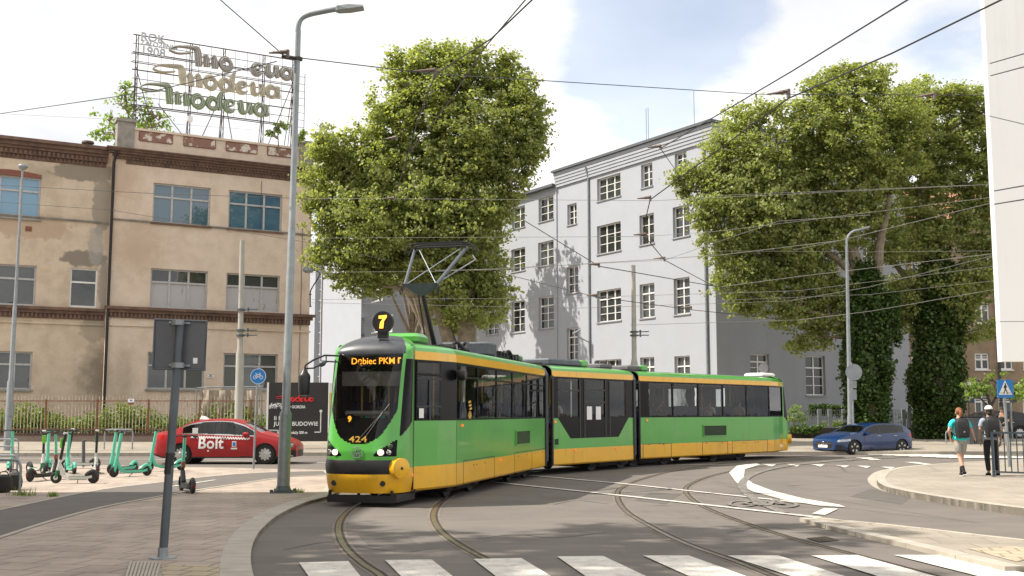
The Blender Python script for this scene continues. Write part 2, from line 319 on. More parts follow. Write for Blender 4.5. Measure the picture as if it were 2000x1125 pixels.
def thing(name, label, cat, loc=(0,0,0), rz=0, group=None):
    o = bpy.data.objects.new(name, None); COL.objects.link(o); o.location = loc; o.rotation_euler = (0, 0, rz); o.empty_display_size = .3
    return tag(o, label, cat, group)
def mw(o): return Matrix.Translation(o.location) @ o.rotation_euler.to_matrix().to_4x4() @ Matrix.Diagonal((*o.scale, 1))
def struct(o): o['kind'] = 'structure'; return o
class Fr:
    """a vertical plane frame: x along it to the right, y into it, z up"""
    def __init__(s, O, D):
        D = Vector((D[0], D[1], 0)).normalized(); s.O = Vector((O[0], O[1], O[2] if len(O) > 2 else 0)); s.D = D; s.a = math.atan2(D.y, D.x)
        s.I = Vector((-D.y, D.x, 0)); s.m = Matrix.Translation(s.O) @ Matrix.Rotation(s.a, 4, 'Z'); s.inv = s.m.inverted()
    def p(s, px, py, dep=0.0):
        d = ray(px, py); t = ((s.O + s.I*dep) - CAM).dot(s.I) / d.dot(s.I); q = s.inv @ (CAM + d*t); return q.x, q.z
    def z(s, px, py, dep=0.0): return s.p(px, py, dep)[1]
    def x(s, px, py, dep=0.0): return s.p(px, py, dep)[0]
_tc = {}
def text_geo(txt, size=1.0, extrude=0.0, bold=0.0, align='CENTER', space=1.0):
    key = (txt, size, extrude, bold, align, space)
    if key in _tc: return _tc[key]
    c = bpy.data.curves.new('t', 'FONT'); c.body = txt; c.size = size; c.extrude = extrude; c.align_x = align; c.align_y = 'CENTER'
    c.offset = bold; c.space_character = space; c.resolution_u = 4
    o = bpy.data.objects.new('t', c); COL.objects.link(o); bpy.context.view_layer.update()
    dg = bpy.context.evaluated_depsgraph_get(); me = bpy.data.meshes.new_from_object(o.evaluated_get(dg))
    g = ([tuple(v.co) for v in me.vertices], [tuple(p.vertices) for p in me.polygons])
    bpy.data.objects.remove(o); bpy.data.curves.remove(c); bpy.data.meshes.remove(me); _tc[key] = g; return g
def add_text(mb, txt, x, y, z, size, ext=.004, bold=0, align='CENTER', mi=None, space=1.0, sx=1.0, shear=0):
    """text standing in the x,z plane, facing -y"""
    v, f = text_geo(txt, size, ext, bold, align, space)
    mb.add([(x + p[0]*sx + p[1]*shear, y - p[2], z + p[1]) for p in v], f, mi)
def wall_holes(mb, x0, x1, z0, z1, rects, y=0, rev=.25, mi=None, mrev=None):
    xs = sorted({x0, x1, *[r[0] for r in rects], *[r[1] for r in rects]}); zs = sorted({z0, z1, *[r[2] for r in rects], *[r[3] for r in rects]})
    xs = [a for a in xs if x0 <= a <= x1]; zs = [a for a in zs if z0 <= a <= z1]
    for i in range(len(xs)-1):
        for j in range(len(zs)-1):
            cx, cz = (xs[i]+xs[i+1])/2, (zs[j]+zs[j+1])/2
            if any(r[0] < cx < r[1] and r[2] < cz < r[3] for r in rects): continue
            mb.add([(xs[i],y,zs[j]),(xs[i+1],y,zs[j]),(xs[i+1],y,zs[j+1]),(xs[i],y,zs[j+1])], [(0,1,2,3)], mi)
    for a, b, c, d in rects:
        a, b = max(a, x0), min(b, x1)
        mb.add([(a,y,c),(b,y,c),(b,y,d),(a,y,d),(a,y+rev,c),(b,y+rev,c),(b,y+rev,d),(a,y+rev,d)],
               [(0,4,5,1),(1,5,6,2),(2,6,7,3),(3,7,4,0)], mi if mrev is None else mrev)
def window(parent, Mx, r, dep, cols, trans, fm, gm, fw=.07, muntins=(), sill=None, lower=None, label=None, thick=.05):
    """r=(x0,x1,z0,z1); trans=list of transom fractions; muntins=(rows,) thin horizontal bars"""
    x0, x1, z0, z1 = r; W = x1-x0; H = z1-z0; y0 = dep-.04; y1 = dep+.03
    b = MB(Mx)
    b.box(x0, x0+fw, y0, y1, z0, z1); b.box(x1-fw, x1, y0, y1, z0, z1); b.box(x0+fw, x1-fw, y0, y1, z0, z0+fw); b.box(x0+fw, x1-fw, y0, y1, z1-fw, z1)
    zt = [z0+fw] + [z0+H*t for t in trans] + [z1-fw]
    for t in trans: b.box(x0+fw, x1-fw, y0-.012, y1, z0+H*t-fw*.55, z0+H*t+fw*.55)
    for c in range(1, cols):
        xc = x0 + W*c/cols
        b.box(xc-fw*.6, xc+fw*.6, y0+.004, y1-.004, z0+fw, z1-fw)
    cw = W/cols
    for (k, seg) in muntins:      # k bars in segment seg between transoms
        za, zb = zt[seg], zt[seg+1]
        for i in range(1, k+1):
            zz = za + (zb-za)*i/(k+1); b.box(x0+fw, x1-fw, y0+.018, y1-.01, zz-.018, zz+.018)
    fo = b.build('window', fm, parent)
    if label: fo['label'] = label
    p = MB(Mx); yy = dep+.01
    if lower:
        zc = zt[1]; p.add([(x0,yy,zc),(x1,yy,zc),(x1,yy,z1),(x0,yy,z1)], [(0,1,2,3)], 0); p.add([(x0,yy,z0),(x1,yy,z0),(x1,yy,zc),(x0,yy,zc)], [(0,1,2,3)], 1)
        p.build('pane', [gm, lower], fo)
    else:
        p.add([(x0,yy,z0),(x1,yy,z0),(x1,yy,z1),(x0,yy,z1)], [(0,1,2,3)]); p.build('pane', gm, fo)
    if sill:
        s = MB(Mx); s.box(x0-.06, x1+.06, -.07, dep-.041, z0-.07, z0+.004); s.build('sill', sill, fo)
    return fo
def catmull(P, n=8, closed=False):
    P = [Vector(p) for p in P]; out = []
    k = len(P)
    for i in range(k-1):
        a = P[max(i-1,0)]; b = P[i]; c = P[i+1]; d = P[min(i+2,k-1)]
        for j in range(n):
            t = j/n; out.append(.5*((2*b)+(c-a)*t+(2*a-5*b+4*c-d)*t*t+(3*b-a-3*c+d)*t*t*t))
    out.append(P[-1]); return out
def ribbon(mb, pts, w, z, mi=None, w2=None):
    """flat strip along ground points, left/right offset"""
    k = len(pts); vs = []
    for i, p in enumerate(pts):
        t = (pts[min(i+1,k-1)] - pts[max(i-1,0)]); t.z = 0; t.normalize(); nn = Vector((-t.y, t.x, 0))
        a = w if w2 is None else w2[0]; b = w if w2 is None else w2[1]
        q = p + nn*a; r = p - nn*b if w2 is None else p + nn*b
        vs += [(q.x, q.y, z), (r.x, r.y, z)]
    mb.add(vs, [(2*i, 2*i+1, 2*i+3, 2*i+2) for i in range(k-1)], mi)
def leaves_obj(name, C, size, mname, parent=None, up=.4, outc=None, squash=1.0):
    """C: n x 3 leaf positions; each leaf a folded four-corner blade"""
    n = len(C); nr = RNG.normal(size=(n,3)); nr[:,2] += up*2
    if outc is not None: 
        o = C - outc; o /= (np.linalg.norm(o, axis=1, keepdims=True)+1e-6); nr += o*1.1
    nr /= np.linalg.norm(nr, axis=1, keepdims=True); t = RNG.normal(size=(n,3)); t -= nr*(t*nr).sum(1, keepdims=True); t /= np.linalg.norm(t, axis=1, keepdims=True)
    b = np.cross(nr, t); s = size*RNG.uniform(.65, 1.3, size=(n,1))
    V = np.empty((n,4,3)); V[:,0] = C - t*s*.5; V[:,1] = C + b*s*.42 + nr*s*.12 + t*s*.08; V[:,2] = C + t*s*.55 - nr*s*.05; V[:,3] = C - b*s*.42 + nr*s*.12 + t*s*.08
    V = V.reshape(-1,3); me = bpy.data.meshes.new(name); me.vertices.add(4*n); me.vertices.foreach_set('co', V.astype(np.float32).ravel())
    me.loops.add(4*n); me.loops.foreach_set('vertex_index', np.arange(4*n, dtype=np.int32)); me.polygons.add(n)
    me.polygons.foreach_set('loop_start', np.arange(0, 4*n, 4, dtype=np.int32)); me.polygons.foreach_set('loop_total', np.full(n, 4, dtype=np.int32))
    me.materials.append(M[mname]); me.update(calc_edges=True); me.validate()
    o = bpy.data.objects.new(name, me); COL.objects.link(o)
    if parent: o.parent = parent
    return o
def clump_cloud(blobs, per_m2=26, csize=.55, leafs=34, fill=.25, depthsq=1.0):
    """blobs: (centre Vector, radius). Clumps spread over each blob's shell and inside; leaves in each clump"""
    out = []
    for c, r in blobs:
        k = max(6, int(4*math.pi*r*r*per_m2/leafs))
        d = RNG.normal(size=(k,3)); d /= np.linalg.norm(d, axis=1, keepdims=True)
        rad = r*np.where(RNG.uniform(size=k) < fill, RNG.uniform(.2,.8,size=k), RNG.uniform(.74,1.1,size=k)); rad = np.where(RNG.uniform(size=k) < .09, r*RNG.uniform(1.08,1.32,size=k), rad)
        cc = np.array(c) + d*rad[:,None]*np.array([1,depthsq,.92]); cs = csize*RNG.uniform(.55,1.25,size=k)
        p = RNG.normal(size=(k,leafs,3))*.42*cs[:,None,None]; p[:,:,2] *= .6
        out.append((cc[:,None,:]+p).reshape(-1,3))
    return np.concatenate(out)
# ------------------------------------------------------------------ GROUND
def G(*pp, z=0.0): return [gp(x, y, z) for x, y in pp]
g = MB(); g.add([(-600,-60,0),(600,-60,0),(600,1200,0),(-600,1200,0)], [(0,1,2,3)])
struct(g.build('ground', 'asphalt'))
def sheet(name, poly, z, m, kerb=None, kw=.15, kerb_h=None):
    """raised sheet with skirt; kerb = list of points (subset of the outline) carrying a kerb stone band"""
    b = MB(); b.prism_z([(p.x, p.y) for p in poly], -.3, z); o = struct(b.build(name, m))
    return o
def kerbline(pts, z, w=.16, name='kerb', mm='kerb', side=1, h=None, gutter=.0):
    """kerb stones: a band with top and outer face, small joints"""
    b = MB(); L_ = 0; k = len(pts)
    for i in range(k-1):
        a, c = pts[i], pts[i+1]; d = Vector((c.x-a.x, c.y-a.y, 0)); n = Vector((-d.y, d.x, 0)).normalized()*w*side
        e = d.normalized()*.006
        b.add([(a.x+e.x,a.y+e.y,-.1),(c.x-e.x,c.y-e.y,-.1),(c.x-e.x+n.x,c.y-e.y+n.y,-.1),(a.x+e.x+n.x,a.y+e.y+n.y,-.1),
               (a.x+e.x,a.y+e.y,z),(c.x-e.x,c.y-e.y,z),(c.x-e.x+n.x,c.y-e.y+n.y,z),(a.x+e.x+n.x,a.y+e.y+n.y,z)],
              [(3,2,1,0),(4,5,6,7),(0,1,5,4),(1,2,6,5),(2,3,7,6),(3,0,4,7)])
    return struct(b.build(name, mm))
# near left pavement
Z1 = .055
left_curve = catmull([gp(x, y, Z1) for x, y in [(652,918),(668,935),(655,963),(600,980),(548,1003),(512,1032),(494,1062),(490,1095),(498,1135),(520,1200),(590,1330)]], 5)
far_edge = [gp(-300,898,Z1), gp(0,905,Z1), gp(330,912,Z1), gp(600,917,Z1)]
poly = far_edge + left_curve + [Vector((2.5,3,0)), Vector((2.5,-30,0)), Vector((-60,-30,0)), Vector((-60,30,0))]
sheet('pavement', poly, Z1, 'slabs')
kerbline([p for p in left_curve], Z1+.006, .33, side=-1)
kerbline([far_edge[0]+(far_edge[1]-far_edge[0])*t/14 for t in range(15)]+[far_edge[1]+(far_edge[3]-far_edge[1])*t/12 for t in range(1,13)], Z1+.006, .14, side=-1)
# bicycle path across the pavement
up = catmull([gp(x,y,Z1) for x,y in [(-80,1010),(0,996),(100,975),(200,956),(300,944),(400,932),(500,924),(600,921),(655,920)]], 4)
lo = catmull([gp(x,y,Z1) for x,y in [(-80,1075),(0,1050),(100,1018),(200,991),(300,972),(400,955),(480,943),(560,932),(655,926)]], 4)
b = MB(); b.add([(p.x,p.y,Z1+.005) for p in up]+[(p.x,p.y,Z1+.005) for p in lo], [(i, i+len(up), i+1+len(up), i+1) for i in range(len(up)-1)])
struct(b.build('cycle_path', 'asphalt_path'))
b = MB(); 
ribbon(b, up, .05, Z1+.009); ribbon(b, lo, .05, Z1+.009); struct(b.build('path_edging', 'kerb'))
b = MB()
for (x0,y0,x1,y1) in [(322,953,420,938)]:
    ribbon(b, [gp(x0,y0,Z1), gp(x1,y1,Z1)], .05, Z1+.0125)
struct(b.build('lane_line', 'paint'))
# tactile slabs near the crossing
b = MB(); b.add([(p.x,p.y,Z1+.004) for p in G((250,1098),(313,1097),(330,1150),(235,1150), z=Z1)][::-1], [(0,1,2,3)])
b2 = MB(); b2.add([(p.x,p.y,Z1+.004) for p in G((316,1104),(425,1104),(440,1150),(316,1150), z=Z1)][::-1], [(0,1,2,3)])
struct(b2.build('tactile_paving', 'tactile'))
b3 = MB()
for i in range(9):
    x = 252+i*7.2; ribbon(b3, [gp(x+4,1098,Z1), gp(x-12,1150,Z1)], .012, Z1+.012)
struct(b3.build('tactile_ridge', 'kerb'))
# far pavement, rising to the fence
def kz(X): return 43.2 + (X+25)*.05
b = MB(); xs = [-90,-60,-40,-25,-10,0,10,20,30,60,120]
vs = []
for X in xs:
    yk = kz(X); vs += [(X,yk,-.2),(X,yk,.12),(X,yk+7.5,.40),(X,yk+160,.40)]
b.add(vs, [(4*i+j, 4*i+4+j, 4*i+5+j, 4*i+1+j) for i in range(len(xs)-1) for j in range(3)])
struct(b.build('far_pavement', 'slabs_far'))
kerbline([Vector((X, kz(X)-.02, 0)) for X in np.arange(-60, 62, 1.0)], .135, .16, side=1)
def far_z(X, Y):
    t = (Y-kz(X))/7.5; return .12+.28*max(0,min(1,t))
# right hand pavement corner
Z2 = .12
rc = catmull([gp(x,y,Z2) for x,y in [(2100,890),(1990,897),(1880,903),(1790,909),(1735,917),(1716,928),(1713,938),(1728,949),(1770,959),(1840,971),(1920,983),(2000,993),(2120,1010)]], 5)
poly = rc + [Vector((40,15,0)), Vector((40,30,0))]
sheet('pavement', poly, Z2, 'slabs_far')
kerbline(rc, Z2+.006, .2, side=1)
b = MB(); ribbon(b, catmull([gp(x,y,0) for x,y in [(1880,905),(1790,911),(1728,919),(1706,931),(1706,943),(1728,957),(1770,968),(1840,981),(1920,993),(2000,1003),(2120,1021)]],5), .11, .004)
struct(b.build('gutter_strip', 'kerb'))
# paved islet bottom right
isl = [gp(x,y,.05) for x,y in [(1588,1012),(1640,1018),(1700,1023),(1800,1034),(1900,1046),(2000,1057),(2150,1075),(2150,1150),(2000,1108),(1900,1085),(1800,1062),(1700,1040),(1640,1026)]]
b = MB(); b.prism_z([(p.x,p.y) for p in isl][::-1], -.2, .05); struct(b.build('traffic_island', 'slabs_far'))
kerbline([isl[i] for i in (8,9,10,11,12,0)], .062, .22, side=1)
kerbline([isl[i] for i in (0,1,2,3,4,5,6)], .062, .12, side=1)
b = MB(); b.add([(p.x,p.y,.056) for p in G((1890,1072),(1985,1068),(2060,1082),(1985,1098), z=.05)], [(3,2,1,0)]); struct(b.build('tactile_paving','tactile'))

# ------------------------------------------------------------------ TRAM RAILS
tram_axis_px = None
def rail(px, extra=()):
    P = list(extra) + [gp(x, y, 0) for x, y in px]; P = catmull(P, 7)
    b = MB(); ribbon(b, P, .105, .004, 0); b1 = MB()
    ribbon(b, P, 0, .008, 1, w2=(.045, -.028)); ribbon(b, P, 0, .012, 2, w2=(-.028, -.060)); ribbon(b, P, 0, .010, 3, w2=(.045, .062))
    return struct(b.build('tram_rail', ['rail_edge','rail','groove','groove']))
M['rail_joint'] = M['rail_edge']
rail([(745,1200),(770,1160),(745,1125),(715,1105),(685,1080),(667,1055),(662,1030),(670,1010),(688,993),(718,977),(760,960),(820,944),(880,930),(950,916)])
rail([(1180,1210),(1090,1160),(1020,1125),(960,1098),(900,1066),(862,1038),(848,1015),(850,996),(866,978),(892,963),(940,946),(1000,930),(1070,918)])
rail([(1700,1190),(1560,1145),(1440,1098),(1340,1062),(1270,1028),(1222,998),(1206,970),(1216,952),(1260,934),(1330,917),(1420,904),(1540,893),(1700,884),(1900,876)])
rail([(1960,1170),(1820,1125),(1660,1082),(1540,1050),(1440,1017),(1370,988),(1340,962),(1350,945),(1400,927),(1480,912),(1600,899),(1760,889),(2000,880)])
# ------------------------------------------------------------------ ROAD MARKINGS
def poly_mark(name, pp, m='paint', z=.014):
    b = MB(); q = [gp(x,y,0) for x,y in pp]; b.add([(p.x,p.y,z) for p in q], [tuple(range(len(q)))[::-1]]); return struct(b.build(name, m))
for q in [[(584,1101),(680,1098),(730,1160),(625,1160)], [(752,1096),(843,1095),(925,1160),(815,1160)], [(925,1094),(1018,1092),(1130,1160),(1010,1160)],
          [(1088,1089),(1178,1088),(1330,1160),(1190,1160)], [(1256,1087),(1345,1087),(1520,1150),(1395,1150)], [(1420,1087),(1520,1087),(1690,1140),(1590,1142)],
          [(1584,1087),(1675,1086),(1870,1140),(1760,1142)], [(1746,1086),(1840,1086),(2050,1132),(1960,1140)]]:
    poly_mark('zebra_stripe', q)
def line_mark(name, pp, w, m='paint', z=.014):
    b = MB(); ribbon(b, catmull([gp(x,y,0) for x,y in pp], 5), w/2, z); return struct(b.build(name, m))
line_mark('stop_line', [(960,942),(1150,962),(1350,984),(1600,1012)], .16, z=.0155)
line_mark('stop_line', [(1020,928),(1200,944),(1350,960),(1520,978),(1640,991)], .14, z=.0155)
poly_mark('turn_line', [(1476,905),(1440,910),(1424,924),(1438,943),(1470,961),(1530,977),(1600,989),(1652,992),(1640,987),(1570,975),(1510,960),(1470,945),(1453,931),(1455,917),(1485,908)])
poly_mark('give_way_block', [(1585,1005),(1610,994),(1637,995),(1612,1007)])
line_mark('worn_line', [(2000,886),(1850,890),(1700,897),(1600,904),(1520,914),(1470,928),(1450,945),(1460,965),(1490,985),(1530,1002)], .2, 'paint_worn', .0165)
for x, y in [(1490,909),(1538,909),(1585,909),(1633,911),(1675,912),(1722,914),(1770,915)]:
    poly_mark('give_way_triangle', [(x-2,y-2),(x+26,y-1),(x+18,y+3)])
poly_mark('zebra_stripe', [(1765,903),(1788,903),(1850,911),(1820,910)]); poly_mark('zebra_stripe', [(1670,894),(1700,894),(1722,899),(1700,899)])
for i in range(7):
    poly_mark('zebra_stripe', [(1690+i*26,888+i*.9),(1830+i*30,888+i*.9),(1850+i*30,889.4+i*1.2),(1700+i*26,889.2+i*1.2)], z=.019+.0025*i)
line_mark('lane_line', [(-200,892),(0,896),(320,898),(650,905)], .14)
line_mark('lane_line', [(1180,911),(1400,908),(1460,907)], .13)
# worn bicycle symbol
b = MB()
for cx, cy in ((1450,985),(1530,987)):
    pts = [gp(cx+26*math.cos(a), cy+5.5*math.sin(a), 0) for a in [2*math.pi*i/20 for i in range(21)]]; ribbon(b, pts, .045, .0185+.001*(cx>1500))
zc_ = .0205
for a, c in [((1450,985),(1478,978)),((1478,978),(1530,987)),((1478,978),(1500,990)),((1450,985),(1500,990)),((1500,990),(1515,977)),((1515,977),(1530,987))]:
    zc_ += .0012; ribbon(b, [gp(*a), gp(*c)], .05, zc_)
struct(b.build('cycle_marking', 'paint_worn'))
# repair patches, sealed cracks and tyre-dark lanes in the asphalt
M['asphalt_new'] = mat('asphalt_patch', (.125,.113,.102), .9, col2=(.10,.091,.083), scale=3, detail=12, bump=.3, spec=.2, grime=[((.17,.155,.14),.5,(50,50,50),.56,.74)])
for q in ([(1270,962),(1330,966),(1300,985),(1240,978)], [(700,1045),(790,1042),(815,1062),(720,1066)], [(1700,955),(1790,966),(1760,985),(1660,970)]):
    b = MB(); v = [gp(x,y,0) for x,y in q]; b.add([(p.x,p.y,.003) for p in v], [(0,1,2,3)]); struct(b.build('asphalt_patch','asphalt_new'))
M['seal'] = mat('crack_seal', (.045,.042,.04), .6)
for pts in ([(560,1075),(640,1060),(700,1068),(790,1078),(850,1072)], [(930,1052),(1010,1045),(1090,1050),(1180,1040)], [(1420,1040),(1500,1030),(1560,1035),(1640,1030)], [(1540,950),(1600,945),(1680,950)], [(1080,985),(1130,978),(1190,984)]):
    b = MB(); P = catmull([gp(x+random.uniform(-4,4),y+random.uniform(-1.5,1.5),0) for x,y in pts],5); P = [p+Vector((random.uniform(-.03,.03),random.uniform(-.03,.03),0)) for p in P]; ribbon(b, P, .012, .0035); struct(b.build('crack_seal','seal'))
# manhole and patches
b = MB(); q = G((1575,1052),(1612,1048),(1640,1056),(1600,1060)); b.add([(p.x,p.y,.006) for p in q], [(3,2,1,0)])
for i in range(6):
    a = q[0].lerp(q[1], (i+.5)/6); c = q[3].lerp(q[2], (i+.5)/6); ribbon(b, [a, c], .012, .012, 1)
tag(b.build('drain_grate', ['groove','rail']), 'dark iron drain cover set in the asphalt beside the inner rail', 'drain cover')

# ------------------------------------------------------------------ BUILDING 1 : plaster workshop with sign
O1 = at(215, 600, 56); O1.z = .4
f1 = Fr((O1.x, O1.y, .4), (.872, .489))
xR = f1.x(604, 620)
def rc_(f, bl, tr, dep=0):
    x0, z0 = f.p(*bl, dep); x1, z1 = f.p(*tr, dep); return (x0, x1, z0, z1)
def zo(p, o=(0,260), s=2.961): return (o[0]+p[0]/s, o[1]+p[1]/s)
T1 = thing('workshop_building', 'tall beige plaster corner building with rooftop lettering frame and flat parapet', 'building', f1.O, f1.a)
zt = f1.z(240, 292); zcb = f1.z(240, 308); zmid = f1.z(222, 598); zmid2 = f1.z(222, 620); zstr = f1.z(224, 430)
plA = patch_plaster('beige_plaster', (.68, .56, .455), (.60, .485, .385), [
    (f1.x(270,480), f1.z(270,480), 1.6, 1.7, (.46,.34,.245), .6), (f1.x(240,350), f1.z(240,350), 1.0, 1.6, (.47,.35,.25), .6),
    (f1.x(240,740), f1.z(240,740), .7, 1.6, (.22,.17,.125), .35), (f1.x(520,640), f1.z(520,640), 2.5, .5, (.5,.4,.29), .6)])
rects = [rc_(f1, zo((880,515)), zo((1220,318))), rc_(f1, zo((1318,550)), zo((1634,358))),
         rc_(f1, zo((865,1008)), zo((1203,800))), rc_(f1, zo((1304,1024)), zo((1620,826))),
         rc_(f1, (286,760), (400,690)), rc_(f1, (435,760), (543,692))]
b = MB(); wall_holes(b, 0, xR, -1, zt, rects, rev=.22)
wallo = b.build('wall', [plA], T1)
b = MB(); b.add([(0,0,-1),(0,10,-1),(0,10,zt),(0,0,zt)], [(0,1,2,3)]); b.add([(xR,0,-1),(xR,12,-1),(xR,12,zt),(xR,0,zt)], [(3,2,1,0)]); b.add([(0,0,zt),(xR,0,zt),(xR,12,zt),(0,12,zt)], [(0,1,2,3)]); b.build('side_wall', [plA], T1)
for i, r in enumerate(rects):
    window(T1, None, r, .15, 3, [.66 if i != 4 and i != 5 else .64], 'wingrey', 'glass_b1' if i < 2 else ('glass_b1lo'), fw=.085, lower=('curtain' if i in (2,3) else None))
# washing machine ring and paper seen in the ground floor window
# cornices
def cornice(T, x0, x1, z, h, prof, m, Mx=None, name='cornice', dent=None, ends=True):
    b = MB(Mx)
    for (za, zb, out) in prof: b.box(x0-(out if ends else 0), x1+(out if ends else 0), -out, .02, z+za*h, z+zb*h)
    if dent:
        zz0, zz1, out, step = dent; x = x0
        while x < x1-step*.5: b.box(x, x+step*.5, -out, .01, z+zz0*h, z+zz1*h); x += step
    return b.build(name, m, T)
hc = zt-zcb
cornice(T1, 0, xR, zcb-.06, hc+.06, [(-.05,.2,.1),(.2,.45,.2),(.45,.7,.34),(.7,.9,.46),(.9,1.03,.55)], 'brown_corn', dent=(-.04,.18,.16,.2))
zz = f1.z(300, 322); cornice(T1, .5, xR-.35, zz-.10, .2, [(0,1,.03)], 'brown_corn', name='brick_band', dent=(.15,.85,.07,.2), ends=False)
cornice(T1, 0, xR, zstr, .1, [(0,.6,.06),(.6,1,.1)], 'stone', name='string_course')
cornice(T1, 0, xR, zmid2, zmid-zmid2, [(0,.45,.05),(.45,.75,.16),(.75,1,.28)], 'brown_corn', name='string_course', dent=(.02,.42,.12,.2))
zz = f1.z(222, 636); cornice(T1, 0, xR, zz, .1, [(0,1,.07)], plA, name='string_course')
for i in (0,1,4,5):
    r = rects[i]; b = MB(); b.box(r[0]-.08, r[1]+.08, -.1, .1, r[2]-.09, r[2]); b.build('sill', 'brown_corn' if i < 2 else 'stone', T1)
# parapet with brown panels
zp = f1.z(300, 258); zpp = f1.z(245, 238)
b = MB(); b.box(.35, xR-.3, .05, .45, zt, zp); b.box(.3, xR-.25, -.02, .5, zp, zp+.12); b.build('parapet', [plA], T1)
for (a, c) in ((-.0, .85), (xR-.75, xR+.05)):
    b = MB(); b.box(a, c, -.06, .6, zt, zpp); b.box(a-.08, c+.08, -.14, .68, zpp, zpp+.16); b.build('parapet_pier', 'stone', T1)
for (x0, x1) in [(767,947),(1012,1183),(1245,1412),(1472,1620)]:
    s = 2.813; cy = {767:716,1012:745,1245:773,1472:797}[x0]
    xa, za = f1.p(x0/s, (cy+52)/s); xb, zb_ = f1.p(x1/s, (cy+26)/s)
    b = MB(); b.box(xa, xb, .02, .06, za, zb_); po = b.build('panel', 'panelbrown', T1)
    b = MB()
    for (u0,u1,w0,w1) in ((xa,xb,za-.04,za),(xa,xb,zb_,zb_+.04),(xa-.04,xa,za,zb_),(xb,xb+.04,za,zb_)): b.box(u0,u1,.0,.06,w0,w1)
    b.build('panel_border', 'brick_red', po)
# downpipe in the corner
b = MB(); xp = -.12
b.tube([(xp,-.1,.2),(xp,-.12,2.5),(xp,-.12,zt-.8),(xp+.05,-.3,zt-.4),(xp+.05,-.35,zt-.1)], .075, 10)
b.build('downpipe', 'black', T1, True)
b = MB(); b.tube([(xR-.5,-.02,zstr+.5),(xR-.5,-.02,zstr-3),(xR-.55,-.02,1.5)], .012, 5); b.tube([(xR-2.9,-.02,zt-.9),(xR-2.9,-.02,zstr+.2)], .012, 5); b.build('wall_cable', 'darkmetal', T1)
# ---- left wing
f0 = Fr((O1.x-.872*.12+(-.489)*.35, O1.y-.489*.12+.872*.35, .4), (.872,.489))
T0 = thing('workshop_wing', 'long weathered beige plaster wing with patched render left of the downpipe', 'building', f0.O, f0.a)
zt0 = f0.z(150, 285); xl = f0.x(-120, 500)
plB = patch_plaster('weathered_plaster', (.61, .50, .385), (.51, .41, .31), [
    (f0.x(165,335), f0.z(165,335), 1.7, .55, (.25,.215,.17), .9), (f0.x(200,400), f0.z(200,400), .5, 1.7, (.3,.26,.21), .85),
    (f0.x(163,505), f0.z(163,505), 1.15, .45, (.24,.205,.17), .95), (f0.x(187,480), f0.z(187,480), .4, 1.1, (.36,.34,.31), .7),
    (f0.x(205,560), f0.z(205,560), .35, 1.6, (.3,.27,.24), .8), (f0.x(200,735), f0.z(200,735), 1.2, 1.7, (.12,.10,.08), .62), (f0.x(185,640), f0.z(185,640), .7, .8, (.33,.28,.22), .7),
    (f0.x(60,440), f0.z(60,440), 2.0, .7, (.44,.33,.23), .8), (f0.x(80,350), f0.z(80,350), .9, .8, (.34,.27,.2), .5)])
rects0 = [rc_(f0, zo((-130,470)), zo((240,262))), rc_(f0, zo((-130,985)), zo((213,768))), rc_(f0, zo((399,1003)), zo((567,787))), rc_(f0, (-45,760), (64,687))]
b = MB(); wall_holes(b, xl, -.02, -1, zt0, rects0, rev=.22); b.build('wall', [plB], T0)
b = MB(); b.add([(xl,0,zt0),(-.02,0,zt0),(-.02,10,zt0+1.2),(xl,10,zt0+1.2)], [(0,1,2,3)]); b.build('roof', 'domegrey', T0)
for i, r in enumerate(rects0):
    if i == 2: window(T0, None, r, .13, 1, [.64], 'winwhite', 'glass_b1lo', fw=.08)
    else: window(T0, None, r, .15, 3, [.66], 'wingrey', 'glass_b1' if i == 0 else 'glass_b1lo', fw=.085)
for i in (0, 3):
    r = rects0[i]; b = MB(); b.box(r[0]-.08, r[1]+.08, -.1, .1, r[2]-.1, r[2]); b.build('sill', 'stone', T0)
r = rects0[0]; b = MB(); k = 14
for j in range(k):
    u0, u1 = j/k, (j+1)/k; h = lambda u: .16+.14*math.sin(math.pi*u)
    b.prism([(r[0]+(r[1]-r[0])*u0, r[3]), (r[0]+(r[1]-r[0])*u1, r[3]), (r[0]+(r[1]-r[0])*u1, r[3]+h(u1)), (r[0]+(r[1]-r[0])*u0, r[3]+h(u0))], -.03, .05)
b.build('window_arch', 'brick_red', T0)
cornice(T0, xl, -.25, zt0-.75, .75, [(0,.35,.14),(.35,.55,.26),(.55,.8,.4),(.8,1.02,.55)], 'brown_corn', dent=(.0,.3,.22,.22), ends=False)
zz = f0.z(120, 313); cornice(T0, xl, -.3, zz-.16, .32, [(0,1,.03)], 'brown_corn', name='brick_band', dent=(.15,.85,.08,.2), ends=False)
cornice(T0, xl, -.1, f0.z(150,433), .1, [(0,.6,.06),(.6,1,.1)], 'stone', name='string_course', ends=False)
zm2 = f0.z(100, 622); cornice(T0, xl, -.1, zm2, f0.z(100,600)-zm2, [(0,.45,.05),(.45,.75,.16),(.75,1,.28)], 'brown_corn', name='string_course', dent=(.02,.42,.12,.2), ends=False)
cornice(T0, xl, -.1, f0.z(100,633), .1, [(0,1,.07)], plB, name='string_course', ends=False)
xv, zv = f0.p(178, 285); b = MB(); b.lathe([(.12,0),(.12,.35),(.32,.35),(.3,.45),(.1,.5)], (xv, 1.2, zt0+.12)); b.build('roof_vent', 'brown_corn', T0)
b = MB(); xa, za = f0.p(56, 447); b.box(xa-.15, xa+.15, -.02, .05, za-.12, za+.12); b.build('vent_plate', 'rust', T0)
